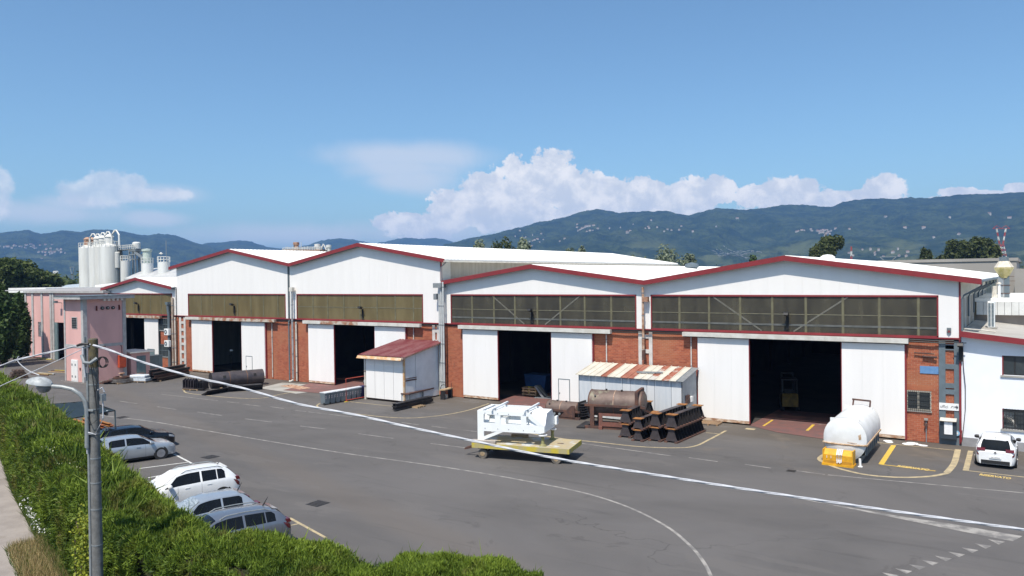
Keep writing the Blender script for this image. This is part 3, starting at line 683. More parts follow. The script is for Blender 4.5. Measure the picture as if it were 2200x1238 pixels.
L0=[(216,619),(290,596.5),(368,616)]; L1=[(362,574),(490,535),(620,565.5)]; L2=[(620,565.5),(768,522),(955,556)]; L3=[(948,603.5),(1140,568),(1383,602.5)]; L4=[(1383,602.5),(1685,549),(2109,599)]
b01=X(378.5); b12=X(622.5); b23=X(948.5); b34=X(1382); b4=X(2063,620)
WZ=(6.22,8.60)
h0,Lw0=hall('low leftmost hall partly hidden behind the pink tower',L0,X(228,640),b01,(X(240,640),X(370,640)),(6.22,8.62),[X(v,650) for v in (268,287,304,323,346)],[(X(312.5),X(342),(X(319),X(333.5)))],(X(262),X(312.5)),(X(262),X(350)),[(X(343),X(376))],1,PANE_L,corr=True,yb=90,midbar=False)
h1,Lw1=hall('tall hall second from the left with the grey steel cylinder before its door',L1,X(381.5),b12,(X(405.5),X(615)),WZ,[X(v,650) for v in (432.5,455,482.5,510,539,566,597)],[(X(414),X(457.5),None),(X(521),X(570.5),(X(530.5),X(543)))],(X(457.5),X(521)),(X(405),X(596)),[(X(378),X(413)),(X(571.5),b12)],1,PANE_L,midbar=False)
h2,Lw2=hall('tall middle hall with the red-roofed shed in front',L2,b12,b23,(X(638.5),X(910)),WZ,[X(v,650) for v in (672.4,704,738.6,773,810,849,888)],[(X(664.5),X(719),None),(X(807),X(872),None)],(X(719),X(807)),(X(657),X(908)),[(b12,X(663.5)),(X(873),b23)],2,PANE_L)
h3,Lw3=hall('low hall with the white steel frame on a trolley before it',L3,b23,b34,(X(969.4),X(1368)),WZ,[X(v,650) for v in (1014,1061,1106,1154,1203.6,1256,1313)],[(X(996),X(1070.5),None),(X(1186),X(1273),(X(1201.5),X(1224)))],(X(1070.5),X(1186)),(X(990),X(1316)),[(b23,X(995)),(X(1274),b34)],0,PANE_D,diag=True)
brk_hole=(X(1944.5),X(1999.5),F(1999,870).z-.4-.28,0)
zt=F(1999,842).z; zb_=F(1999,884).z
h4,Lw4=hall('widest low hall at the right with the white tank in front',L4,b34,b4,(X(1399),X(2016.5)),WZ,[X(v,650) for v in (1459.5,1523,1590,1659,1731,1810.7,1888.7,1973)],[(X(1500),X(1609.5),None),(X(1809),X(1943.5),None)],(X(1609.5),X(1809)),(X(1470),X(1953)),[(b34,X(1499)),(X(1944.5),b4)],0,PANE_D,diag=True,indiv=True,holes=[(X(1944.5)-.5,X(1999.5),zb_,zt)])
# partitions between halls (seen through the openings) and tall side walls
for xx,y1,zt_,t in ((b01,90,9,h0),(b12,YB,11,h1),(b23,YB,9.3,h2),(b34,YB,9.3,h3)):
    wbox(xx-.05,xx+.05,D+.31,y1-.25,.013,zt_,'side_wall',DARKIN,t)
BEIGE=mat('beige_side_cladding',(.34,.31,.26),(.26,.24,.20),.6,.7,coords='Position',stretch=(1,3,.3))
BEIGEL=mat('pale_side_cladding',(.50,.49,.46),(.42,.41,.38),.6,.7,coords='Position')
# hall 2 right side wall above hall 3
ztop=gz(Lw2,b23)-.35
y=D+.11; k=0
while y<YB-.3:
    wbox(b23-.06,b23+.02,y+.004,min(y+1.2,YB)-.004,8.9,ztop,'side_panel',BEIGEL if k==0 else BEIGE,h2); y+=1.2; k+=1
wbox(b23-.12,b23-.065,D+.12,YB-.3,8.9,ztop,'side_backing',BEIGE,h2)
# the roof plane of hall 2 ends in an eave with gutter
MB().tube([(Lw2[-1][0]+.02,D-.6,Lw2[-1][1]-.22),(Lw2[-1][0]+.02,YB,Lw2[-1][1]-.22)],.07).build('gutter',PVC,h2,world=True)
MB().tube([(Lw2[-1][0],D-.3,Lw2[-1][1]-.3),(b23+.2,D-.2,Lw2[-1][1]-.7),(b23+.2,D-.2,Lw2[-1][1]-1.9)],.055).build('downpipe',GALV,h2,world=True)
wbox(b23-.02,b23+.08,D-.06,D+.09,gz(Lw3,b23)+.02,ztop+.2,'corner_trim',RED,h2)
# hall 1 left side wall
wbox(X(381.5)-.02,X(381.5)+.05,D+.11,YB-.3,.1,gz(Lw1,X(381.5))-.2,'side_wall',BEIGE,h1)
# hall 4 right side wall: pale upper board, green-grey glazed panels below
zr=gz(Lw4,b4)-.2
y=D+.05; k=0
while y<YB-1:
    wbox(b4-.06,b4,y+.006,y+1.19,6.0,zr-1.15,'side_panel',BEIGE if k%3 else BEIGEL,h4); wbox(b4-.06,b4+.01,y+.006,y+1.19,zr-1.14,zr,'upper_side_panel',mat('cream_board',(.60,.57,.48),(.52,.50,.42),1,.7,coords='Position'),h4); y+=1.2; k+=1
wbox(b4-.14,b4-.065,D+.12,YB-.3,.02,zr,'side_backing',BEIGE,h4)
wbox(b4-.07,b4+.03,D-.07,D+.045,.1,zr-.05,'corner_trim',RED,h4)
eX,eZ=Lw4[-1]
MB().tube([(eX,D-OV,eZ-.14),(eX,YB,eZ-.14)],.08).build('gutter',GREYPAINT,h4,world=True)
for k in range(5):
    y=D-.2+k*5.2
    MB().tube([(eX-.02,y,eZ-.2),(eX-.02,y,eZ-.42),(b4+.18,y+.15,eZ-.95),(b4+.1,y+.2,eZ-1.15),(b4+.1,y+.2,6.6 if k<1 else 7.2)],.055).build('downpipe',GREYPAINT,h4,world=True)
# junction strips and pipes along the facade
wbox(b12-.16,b12+.12,D-.045,D-.021,5.9,gz(Lw1,b12)-.30,'junction_strip',mat('dark_grey_sheet',(.10,.12,.13),(.07,.085,.09),2,.6),h1)
def pipe(px_,z0,z1,r,mt,parent,y=D-.35,foot=None,name='downpipe'):
    p=F(px_,750,y).x; q=MB().cyl((p,y,z0),(p,y,z1),r,n=10).build(name,mt,parent,world=True,smooth=1)
    for z in np.arange(z0+.8,z1,1.6): MB().cyl((p,y,z),(p,y,z+.06),r*1.25,n=10).build('pipe_bracket',GALV,q,world=True)
    return p
p=pipe(629,.35,8.9,.10,mat('silvery_pipe',(.55,.55,.55),(.42,.42,.42),2,.35,metal=.5),h1)
wbox(p-.22,p+.22,D-.52,D-.2,8.9,9.3,'rainwater_hopper',PVC,h1); MB().tube([(p,D-.35,.36),(p,D-.36,.2),(p-.12,D-.5,.08),(p-.3,D-.6,.06)],.1,8).build('pipe_shoe',PVC,h1,world=True)
pipe(621.5,.1,6.0,.07,GREYPAINT,h1); pipe(637,.1,5.9,.09,PVC,h2,y=D-.1)
FOOT=mat('coral_pipe_foot',(.60,.20,.14),(.5,.16,.11),3,.5)
for q,(x_,zt_,y_) in enumerate(((945.3,8.7,D-.45),(949.2,9.7,D-.5),(953.5,9.7,D-.5))):
    p=pipe(x_,.45,zt_,.085,mat('pale_pipe',(.52,.54,.54),(.44,.46,.46),2,.45),h2,y=y_); MB().cyl((p,y_,.18),(p,y_,.5),.10,.095,n=10).build('pipe_foot',FOOT,h2,world=True)
wbox(F(944,600).x-.1,F(959,600).x,D-.75,D-.05,9.2,9.6,'rainwater_hopper',GALV,h2); wbox(F(941,660).x,F(945,660).x+.1,D-.6,D-.25,8.2,8.7,'rainwater_hopper',GALV,h2)
p=pipe(1382.3,4.75,9.2,.09,RUSTPIPE,h3); wbox(p-.02,p+.42,D-.5,D-.2,8.15,8.5,'rainwater_hopper',RUSTPIPE,h3); wbox(p-.1,p+.1,D-.4,D-.2,4.0,4.7,'pipe_wrap',RUST,h3)
# lattice columns standing against the brick
def lattice(pxs,zs,mt,parent,z1=ZB,w=.3,y=D+.02,z0=0,name='lattice_column'):
    b=MB(); xs=[X(v) for v in pxs]
    for x_ in xs: b.box(x_-w/2,x_+w/2,y,y+.075,z0,z1)
    for z in zs: b.box(xs[0]+w/2,xs[1]-w/2,y+.008,y+.07,z-.14,z+.14)
    return b.build(name,mt,parent,world=True)
WCOL=mat('pale_painted_column',(.62,.60,.57),(.50,.48,.45),2,.7,coords='Position')
lattice((2023.5,2056.5),[F(2040,y_).z for y_ in (745,788,829,945)]+[5.6,3.05],GREYPAINT,h4,w=.34)
wbox(X(2018),X(2062),D+.0,D+.09,.0,.42,'column_foot',GREYPAINT,h4)
lattice((1374.5,1397),[F(1385,y_).z for y_ in (723,755,790)],WCOL,h3,w=.26)
lattice((931,941),[5.5,4.6,3.6,2.6,1.6,.7],WCOL,h2,w=.3)
lattice((386.5,396),[5.4,4.6,3.8,3.0,2.1,1.2],WCOL,h1,w=.34)
pipe(372,.1,8.2,.13,mat('rust_streaked_column',(.44,.37,.30),(.30,.22,.17),2,.7),h0,y=D-.2,name='vent_pipe'); pipe(377,.1,6,.08,PVC,h1,y=D-.2)
for px_,par in ((1303,h3),(1485,h4),(889,h2),(585,h1)): pipe(px_,.2 if px_<600 else 2.9,5.85,.045,WCOL,par,y=D+.03,name='conduit')
# cable trays under the red band
for xa,xb,par in ((X(596),b12,h1),(X(908),b23,h2),(X(1316),b34,h3),(b34,X(1470),h4),(X(1953),X(2050),h4)):
    for z in (6.04,5.93): MB().tube([(xa,D-.12,z),((xa+xb)/2,D-.13,z-.03),(xb,D-.12,z)],.03).build('cable',BLACKPL,par,world=True)
# floodlights / cameras fixed to the window bands
for x_,y_,par in ((497,655,h1),(773,662,h2),(1138,667,h3),(1689,676,h4),(291,652,h0),(2063,742,h4)):
    p=F(x_,y_,D-.45); t=thing('floodlight',{497:'small floodlight under the glazing of the second hall',773:'floodlight with dark bracket on the middle hall glazing',1138:'floodlight on the glazing above the blue drum doorway',1689:'floodlight on the widest glazing band',291:'floodlight on the leftmost low hall glazing',2063:'floodlight on the grey lattice column by the office'}[x_],'floodlight',tuple(p),group='wall floodlights on the halls')
    MB().prism([(-.18,-.02),(.15,-.12),(.18,.06),(-.1,.12)],-.14,.14,'yz').build('lamp_housing',BLACKPL,t); MB().bar((-.3,0,.14),(.3,0,.14),.04).build('cross_arm',BLACKPL,t)
    MB().bar((0,.4,.0),(0,.05,.06),.05).build('arm',BLACKPL,t); MB().box(-.09,.09,.30,.36,-.95,-.1).build('drop_plate',BLACK,t)
# blue rectangular sign, white direction sign, alarm box on the right brick pier
def wallsign(name,x0,y0,x1,y1,mt,lab,cat,yy=D+.0,th=.03):
    a=F(x0,y1,yy); b=F(x1,y0,yy); t=thing(name,lab,cat,(a.x,yy,a.z)); w,h=b.x-a.x,b.z-a.z
    B(0,w,-th,0,0,h).build('board',mt,t); return t,w,h
wallsign('blue_plate_sign',1976.5,788,2016.5,802,BLUESIGN,'blank faded blue rectangular sign on the right brick pier','sign',D+.09)
t,w,h=wallsign('direction_sign',2018,868,2060,880,SIGNW,'white sign reading uffici with an arrow, on the grey lattice column','sign',D-.0)
q,ww=text('uffici',"lettering",h*.62,INK,(w*.05,-.032,h*.28),(PI/2,0,0),t)
q.scale=(w*.40/ww,1,1)
b=MB(); 
for k in range(4): b.bar((w*.60+k*.07,-.036,h*.35+.08*(k%2)),(w*.66+k*.07,-.036,h*.62),.02)
b.build('emblem',INK,t); b=MB(); b.bar((w*.82,-.036,h*.5),(w*.95,-.036,h*.5),.035); b.bar((w*.95,-.036,h*.5),(w*.89,-.036,h*.72),.035); b.bar((w*.95,-.036,h*.5),(w*.89,-.036,h*.28),.035); b.build('arrow',INK,t)
p=F(2039,712,D-.05); t=thing('alarm_badge','grey shield-shaped badge with red triangle above the right pier','alarm badge',tuple(p))
MB().prism([(-.11,.2),(.11,.2),(.11,-.08),(0,-.2),(-.11,-.08)],-.05,.0).build('plate',GREYSTEEL,t); MB().prism([(-.08,-.06),(.08,-.06),(0,.1)],-.06,-.052).build('triangle',RED,t)
p=F(2038,915,D-.0); t=thing('intercom_niche','grey terminal box with small pent roof on the lattice column','terminal box',tuple(p))
MB().box(-.42,.42,-.28,.0,-.72,.3).build('box',mat('navy_grey_box',(.03,.045,.06),(.04,.05,.06),3,.5),t); MB().box(-.2,.22,-.31,-.281,-.45,.28).build('screen_sheet',SIGNW,t); MB().prism([(-.4,.3),(0,.42),(0,.46),(-.44,.33)],-.42,.42,'yz').build('roof',PVC,t)
p=F(2056,931,D-.06); t=thing('round_blue_sign','small round blue mandatory sign low on the grey column','sign',tuple(p)); MB().cyl((0,0,0),(0,-.02,0),.15,n=20).build('disc',mat('pale_blue_enamel',(.35,.55,.70),(.2,.42,.62),8,.4),t); MB().cyl((0,-.021,0),(0,-.026,0),.07,n=12).build('emblem',SIGNW,t)
p=F(1990,928,D-.0); t=thing('water_tap_pipe','thin standpipe with tap in front of the right brick pier','standpipe',(p.x,p.y,0)); MB().cyl((0,0,.0),(0,0,1.35),.03,n=8).build('pipe',GALV,t); MB().box(-.08,.08,-.12,.04,.95,1.12).build('tap',RUST,t); MB().box(-.1,.1,-.1,.04,1.3,1.42).build('cap',CONC,t)
# window with bars in the right brick pier
xa,xb=X(1945.5),X(1999); t=thing('barred_window','timber window with black grille in the right brick pier','window',(xa,D+.1,zb_)); w,h=xb-xa,zt-zb_
WF=mat('weathered_window_frame',(.42,.40,.34),(.34,.32,.28),6,.7)
b=MB(); b.box(0,w,-.02,.06,0,.07); b.box(0,w,-.02,.06,h-.07,h); 
for f in (0,.46,.94): b.box(w*f,w*f+.09,-.021,.06,.07,h-.07)
b.build('frame',WF,t)
for f in (0,.46):
    B(w*f+.09,w*(f+.46)+.0,.02,.03,.07,h-.07).build('pane',OFFGLASS,t)
b=MB(); 
for k in range(13): b.bar((.05+k*(w-.1)/12,-.09,-.05),(.05+k*(w-.1)/12,-.09,h+.02),.022)
for k in range(4): b.bar((0,-.09,.1+k*(h-.2)/3),(w,-.09,.1+k*(h-.2)/3),.025)
b.build('grille',BLACKPL,t); B(-.0,w+.05,-.08,.0,-.1,-.02).build('sill',CONC,t)
sb=MB(); 
x_=xa-.3
while x_<xb+.1: sb.box(x_+.005,x_+.10,D+.09,D+.1,zt+.02,zt+.30); x_+=.108
sb.build('soldier_course',BRICK,h4,world=True,kind='stuff')
# barred windows of the low left hall
for (x0,y0,x1,y1,lab) in ((344,685,366,709,'upper barred window left of the two fan units'),(345,741,365,765,'lower barred window beneath the fan units')):
    a=F(x0,y1,D+.08); b_=F(x1,y0,D+.08); t=thing('barred_window',lab,'window',tuple(a)); w,h=b_.x-a.x,b_.z-a.z
    B(0,w,-.01,.02,0,h).build('pane',OFFGLASS,t); b=MB()
    for k in range(8): b.bar((k*w/7,-.06,0),(k*w/7,-.06,h),.03)
    for k in range(3): b.bar((0,-.06,k*h/2),(w,-.06,k*h/2),.04)
    b.build('grille',GREYPAINT,t); B(-.05,w+.05,-.06,-.0,-.1,0).build('sill',WCOL,t)
for z,lab in ((3.95,'upper white fan unit on the wall by the grey duct'),(2.62,'lower white fan unit on the wall by the grey duct')):
    x_=X(367,720); t=thing('air_conditioner',lab,'air conditioner',(x_,D-.4,z),group='outdoor fan units on the left pier')
    B(-.42,.42,-.17,.17,0,.72).build('casing',FRESHW,t,bevel=.02); MB().cyl((-.1,-.171,.36),(-.1,-.18,.36),.26,n=20).build('fan_grille',GREYPAINT,t); MB().cyl((-.1,-.181,.36),(-.1,-.19,.36),.08,n=12).build('fan_hub',FRESHW,t)
    MB().bar((-.35,.3,-.03),(-.35,-.15,-.03),.04).bar((.35,.3,-.03),(.35,-.15,-.03),.04).build('bracket',GREYPAINT,t)
t=thing('exhaust_duct','tall blue-grey exhaust duct beside the fan units','duct',(X(364,760)+.35,D-.2,0)); MB().tube([(0,0,.1),(0,0,6.2),(.0,-.1,7.0),(.02,-.1,7.5)],.17,10).build('pipe',GREYPAINT,t,smooth=1); MB().box(-.25,.25,-.3,.1,7.4,7.7).build('cowl',GREYPAINT,t)
# round vents in the wall etc
for x_,y_ in ((1283,781),(1205,787)): pass
# roof-top bits
p=F(1778,555,58); t=thing('roof_vent','small round white vent near the ridge of the widest hall','roof vent',(p.x,58,gz(Lw4,p.x)-.1)); MB().lathe([(.55,0),(.5,.25),(.3,.38),(0,.42)],n=14).build('dome',ROOFW,t,smooth=1)
p=F(1486,568,80); t=thing('roof_fan','dark round roof fan on the low hall roof','roof fan',(p.x,80,10.45)); MB().lathe([(.6,-.4),(.6,.35),(.75,.4),(.7,.75),(0,.95)],n=14).build('cowl',GREYPAINT,t,smooth=1)
# contents of the open halls
t=thing('forklift','dark yellow forklift parked just inside the widest doorway','forklift',(F(1706,880,60).x,58.5,.013),rotz=.35)
MB().prism([(-1.1,.35),(1.0,.35),(1.0,.9),(.4,1.15),(-.9,1.3),(-1.15,1.0)],-.55,.55,'yz').build('body',mat('grimy_forklift_yellow',(.26,.16,.03),(.15,.10,.03),3,.6),t,bevel=.03)
b=MB(); 
for s_ in(-1,1):
    b.bar((.5*s_,-.9,1.2),(.48*s_,-.7,2.25),.07); b.bar((.5*s_,.6,1.0),(.48*s_,.4,2.25),.07)
b.box(-.55,.55,-.8,.5,2.25,2.32); b.build('overhead_guard',BLACKPL,t)
b=MB(); b.box(-.45,-.35,.95,1.1,.1,2.6); b.box(.35,.45,.95,1.1,.1,2.6); b.box(-.4,.4,.97,1.08,2.5,2.6); b.box(-.4,.4,.97,1.08,1.2,1.3); b.build('mast',BLACKPL,t)
for s_ in(-1,1): B(.3*s_-.07,.3*s_+.07,1.1,2.2,.06,.11).build('fork',DARKST,t)
for s_ in(-1,1):
    for yy,r in((.6,.36),(-.75,.28)): MB().cyl((.42*s_,yy,r),(.64*s_,yy,r),r,n=16).build('wheel',RUBBER,t,smooth=1)
B(-.3,.3,-.4,.1,1.15,1.5).build('seat',BLACKPL,t)
p=G(1108,862); t=thing('blue_container','blue open steel container inside the third doorway','container',(p.x-.9,56.8,.013)); MB().prism([(-.9,0),(.9,0),(1.1,1.5),(-1.1,1.5)],-.7,.7).build('bin',BLUEPLATE,t); B(-1.13,1.13,-.74,.74,1.5,1.58).build('rim',BLUEPLATE,t)
t=thing('scrap_crate','yellow crate of offcuts beside the bent grey sheet in the doorway','crate',(p.x-.3,54.6,.02))
for z in(.1,.35,.6): B(-.7,.7,-.42,-.36,z,z+.12).build('plank',WOOD,t); B(-.7,.7,.36,.42,z,z+.12).build('plank',YELLOW,t)
for a in(-.66,0,.6): B(a,a+.08,-.36,.36,0,.75).build('post',WOOD,t)
t=thing('bent_sheet','grey bent steel sheet leaning beside the yellow crate','metal sheet',(p.x+1.2,54.3,.02),rotz=.2); MB().prism([(-.8,.0),(1.0,.0),(1.0,.04),(.1,.1),(-.55,.95),(-.8,.98),(-.65,.85),(-.1,.08),(-.8,.04)],-.5,.5).build('sheet',GALV,t)
t=thing('standing_lamp','white-headed work lamp on a thin stand inside the second doorway','work lamp',(F(498,800,54).x,54,.013)); MB().cyl((0,0,0),(0,0,2.1),.04).build('stand',BLACKPL,t); MB().lathe([(0,2.35),(.16,2.3),(.2,2.15),(0,2.08)],n=12).build('lamp_head',SIGNW,t); MB().bar((-.5,0,1.6),(.1,0,1.75),.05).build('arm',BLACKPL,t); MB().box(-.3,.3,-.3,.3,0,.08).build('base',BLACKPL,t)

for k,(x_,y_,l) in enumerate(((1966,758,'upper rusty bracket pipe sticking out of the right brick pier'),(1984,766,'lower rusty bracket pipe just above the blue plate'))):
    p=F(x_,y_,D-.02); t=thing('bracket_pipe',l,'bracket',tuple(p)); MB().cyl((0,0,0),(1.0-.3*k,-.05,-.02),.04+.02*k,n=8).build('pipe',RUST,t); MB().cyl((0,-.005,0),(-.03,-.005,0),.06+.02*k,n=8).build('cap',BLACKPL,t)
q0=[F(2068,735,D-.08),F(2070,790,D-.12),F(2074,830,D-.12),F(2074,880,D-.12),F(2070,920,D-.1),F(2067,945,D-.08)]
t=thing('drooping_cable','black cable drooping down the white office corner','cable',tuple(q0[0])); MB().tube(q0,.022,6).build('cable_run',BLACKPL,t,world=True); MB().tube([F(2066,925,D-.12),F(2065,935,D-.12),F(2065,950,D-.12)],.04,6).build('connector',RED,t,world=True)
# ---------------------------------------------------------------- office at the right
ox0=b4+.04; ox1=9.5; oz0,oz1=6.61,5.0
t=thing('office_building','white office building with dark red sloping fascia at the right edge','office building',(2.5,D,0)); off=t
def oz(x): return 6.63-.115*(x-b4)
wins=[(F(2153,765).x,F(2153,808).z+.05,5.28),(F(2153,765).x,1.18,2.31)]
wx=wins[0][0]; ww=1.75
b=MB()
b.box(ox0,wx,D,D+.25,.5,5.9); b.box(wx+ww,ox1,D,D+.25,.5,4.9)
b.box(wx,wx+ww,D,D+.25,.5,1.18); b.box(wx,wx+ww,D,D+.25,2.31,4.2); b.box(wx,wx+ww,D,D+.25,5.28,5.6)
b.build('front_wall',OFFICEW,t,world=True)
MB().prism([(ox0,5.9),(wx,5.9),(wx,oz(wx)-.33),(ox0,oz(ox0)-.33)],D,D+.25).prism([(wx,5.6),(wx+ww,5.6),(wx+ww,oz(wx+ww)-.33),(wx,oz(wx)-.33)],D,D+.25).build('gable_wall',OFFICEW,t,world=True)
wbox(ox0,ox1,D-.04,D+.26,0,.497,'plinth',mat('grey_plinth',(.30,.30,.31),(.24,.24,.25),1,.8,coords='Position'),t)
for k,(w0,z0,z1) in enumerate(wins):
    w=MB(); w.box(w0,w0+ww,D+.08,D+.14,z0,z0+.07); w.box(w0,w0+ww,D+.08,D+.14,z1-.07,z1); 
    for q in (0,.56,1.16,ww-.07): w.box(w0+q,w0+q+.07,D+.081,D+.139,z0+.07,z1-.07)
    w=w.build('window',BLACKPL,t,world=True); 
    for a in (.07,.63,1.23): wbox(w0+a,w0+a+.49,D+.10,D+.115,z0+.07,z1-.07,'pane',OFFGLASS,w)
    wbox(w0-.004,w0+.055,D-.01,D+.079,z0,z1,'reveal',RED,w)
    wbox(w0-.08,w0+ww+.08,D-.08,D+.07,z0-.10,z0-.003,'sill',CONCPALE,w)
    if k==1:
        b=MB()
        for q in range(13): b.bar((w0+.06+q*.135,D-.05,z0-.02),(w0+.06+q*.135,D-.05,z1+.02),.022)
        for q in range(3): b.bar((w0,D-.05,z0+.08+q*.48),(w0+ww,D-.05,z0+.08+q*.48),.025)
        b.build('grille',BLACKPL,w,world=True)
        wbox(w0+.1,w0+ww-.1,D+.13,D+.135,z0+.08,z1-.12,'curtain',SIGNW,w)
    else: wbox(w0+.1,w0+ww-.1,D+.16,D+.165,z0+.08,z0+.42,'blind',GREYPAINT,w)
for (xa,xb) in ((ox0-.0,ox1),): 
    MB().prism([(xa,oz(xa)-.33),(xb,oz(xb)-.33),(xb,oz(xb)),(xa,oz(xa))],D-.5,D-.46).build('fascia',RED,t,world=True)
    MB().prism([(xa,oz(xa)-.30),(xb,oz(xb)-.30),(xb,oz(xb)-.05),(xa,oz(xa)-.05)],D-.458,64).build('roof',OFFROOF,t,world=True)
wbox(ox0,ox1,64,64.3,5.2,7.0,'rear_wall',mat('pinkish_grey_render',(.36,.32,.29),(.28,.25,.23),.6,.9,coords='Position'),t)
# shed row behind the office with ribbed sheet edge
b=MB()
for k in range(34): 
    x=ox0+.1+k*.42; b.box(x,x+.40,63.6,64.6,6.95,7.85)
b.build('ribbed_parapet_sheet',mat('white_ribbed_sheet',(.70,.71,.70),(.6,.61,.6),1,.5,coords='Position'),t,world=True)
MB().prism([(ox0,7.86),(ox1+4,7.86),(ox1+4,8.1),(ox0,8.1)],63.7,80).build('rear_roof',ROOFW,t,world=True)
B(ox0,ox1,D+.26,63.9,0.02,4.7).build('core',DARKIN,t,world=True)
MB().tube([(ox0+.15,D+.2,6.72),(ox0+.9,D+1.2,6.60),(ox0+1.6,D+1.5,6.5)],.05).build('roof_pipe',PVC,t,world=True)
p=G(2131,686,6.62); p=F(2131,686,60); t=thing('air_conditioner','tall white air conditioner standing on the office roof','air conditioner',(F(2130,680,57).x,57,oz(-1.6)-.04))
B(-.19,.19,-.45,.45,.12,1.75).build('casing',FRESHW,t,bevel=.02)
b=MB()
for k in range(18): b.box(-.15,-.02,-.47,-.451,.2+k*.082,.25+k*.082).box(.02,.15,-.47,-.451,.2+k*.082,.25+k*.082)
b.build('grille',GREYPAINT,t); B(-.3,.3,-.5,.5,0,.11).build('base',CONC,t)
# ventilation stack with yellowed cowl
x_=F(2157,600,66).x; t=thing('ventilation_stack','grey twin duct stack with octagonal yellowed cowl behind the office roof','ventilation stack',(x_,66,7.9))
for dx in(-.42,.38): MB().box(dx-.36,dx+.36,-.35,.35,0,3.2).build('duct',GREYPAINT if dx>0 else mat('light_duct',(.35,.38,.40),(.3,.33,.35),2,.4,metal=.3),t)
for z in (.9,2.0): MB().box(-.85,.85,-.42,.42,z,z+.08).build('flange',RUST,t)
MB().lathe([(.55,3.0),(1.35,4.3),(1.35,4.45)],n=8).build('lower_cowl',mat('yellowed_sheet',(.42,.36,.12),(.55,.47,.25),1.2,.5),t); MB().lathe([(1.38,4.45),(.75,5.25),(.6,5.3)],n=8).build('upper_cowl',mat('cream_cowl',(.66,.60,.50),(.55,.48,.38),2,.5),t)
MB().lathe([(.65,5.28),(.68,5.85),(0,5.86)],n=16).build('cap',GREYPAINT,t); MB().bar((.5,0,2.6),(1.5,0,2.6),.06).bar((.5,0,3.2),(1.4,0,3.2),.06).build('bracket',RUST,t)
# twin flue pipe
t.scale=(.45,.45,.535)
x_=F(2139,640,63).x; t=thing('flue_pipe','white round flue beside a ribbed white cabinet behind the office roof','flue',(x_,65.2,7.9)); MB().cyl((.25,0,0),(.25,0,2.4),.17,n=12).build('pipe',FRESHW,t,smooth=1); MB().box(-.55,0,-.3,.3,0,2.1).build('cabinet',PVC,t); MB().lathe([(.3,2.4),(.1,2.65),(0,2.66)],c=(.25,0,0),n=12).build('cap',PVC,t); t.scale=(.55,.55,.5)
# large grey building beyond
def AX(x,y,Y): return F(x,y,Y)
Yg=135; gx0=F(1890,560,Yg).x; gx1=F(2184,560,Yg).x; gz1=F(2100,562,Yg).z
t=thing('grey_factory_block','large windowless grey rendered block with a window strip on its right side, beyond the halls','industrial building',((gx0+gx1)/2,Yg,0))
wbox(gx0,gx1,Yg,Yg+40,0,gz1,'wall',GREYCON,t); wbox(gx0-.2,gx1+.2,Yg-.15,Yg+40,gz1+.002,gz1+.45,'parapet',GREYCON,t)
w=wbox(gx1+.01,gx1+14,Yg-16,Yg+24,0,gz1-1.2,'wing_wall',GREYCON,t)
f=wbox(gx1+2.2,gx1+12,Yg-16.1,Yg-16.01,gz1-9.2,gz1-4.8,'window',mat('blue_window_frame',(.30,.40,.45),(.25,.34,.4),1,.6),t)
for k in range(9): wbox(gx1+2.4+k*1.06,gx1+3.3+k*1.06,Yg-16.14,Yg-16.102,gz1-9.0,gz1-5.0,'pane',OFFGLASS,f)
# ---------------------------------------------------------------- pink buildings at the left
YP=50.3; pxl=F(57,700,YP).x; pxr=X(240,640); pz=8.72
t=thing('pink_warehouse','long flat-roofed pink warehouse with pale pilasters and a dark open doorway','warehouse',((pxl+pxr)/2,YP,0)); pk=t
wxa,wxb=F(81.5,700,YP).x,F(90.5,700,YP).x; wza,wzb=F(86,724,YP).z,F(86,692,YP).z
dxa,dxb=F(117.5,700,YP).x,F(137,700,YP).x; dz=F(125,693,YP).z
b=MB(); b.box(pxl,wxa,YP,YP+.3,0,pz); b.box(wxb,dxa,YP,YP+.3,0,pz); b.box(dxb,pxr,YP,YP+.3,0,pz); b.box(wxa,wxb,YP,YP+.3,0,wza); b.box(wxa,wxb,YP,YP+.3,wzb,pz); b.box(dxa,dxb,YP,YP+.3,dz,pz)
b.build('wall',PINK,t,world=True)
for a in (57.5,72,92,111,116): wbox(F(a,700,YP).x-.22,F(a,700,YP).x+.22,YP-.12,YP-.003,0,pz-.05,'pilaster',PINKG,t)
wbox(pxl-.25,pxr,YP-.25,YP+30,pz+.002,pz+.25,'roof_edge',PINKG,t)
MB().prism([(YP+.5,pz+.26),(YP+22,pz+.55),(YP+22,pz+.26)],F(98,620,YP+10).x,pxr-.5,'yz').build('roof',mat('grey_roof_sheet',(.36,.34,.33),(.30,.29,.28),.4,.8,coords='Position'),t,world=True)
b=MB(); 
for k in range(9): b.box(wxa,wxb,YP+.05,YP+.15,wza+k*(wzb-wza)/9+.06,wza+(k+1)*(wzb-wza)/9-.06)
b.build('louvred_window',mat('louvre_grey',(.14,.15,.17),(.30,.30,.30),3,.6),t,world=True)
wbox(wxa,wxb,YP+.16,YP+.29,wza,wzb,'window_backing',WCOL,t)
wbox(dxa,F(124,700,YP).x,YP-.05,YP+.1,0,dz,'door',TEAL,t); wbox(pxl+.1,pxr,YP+12,YP+12.2,0,pz-.1,'inner_wall',DARKIN,t); wbox(pxl+.3,pxr,YP+.301,YP+29.9,0,.01,'inner_floor',DARKIN,t)
wbox(pxl-.2,pxl-.002,YP+.0,YP+29.8,0,pz,'side_wall',PINK,t)
p=F(133,651,YP); MB().bar((p.x,YP,p.z),(p.x,YP-.7,p.z+.1),.08).box(p.x-.25,p.x+.25,YP-.95,YP-.6,p.z,p.z+.3).build('wall_lamp',GREYSTEEL,t,world=True)
wbox(F(65,750,YP).x-.25,F(65,750,YP).x+.3,YP-.2,YP-.002,.9,2.0,'meter_box',SIGNW,t)
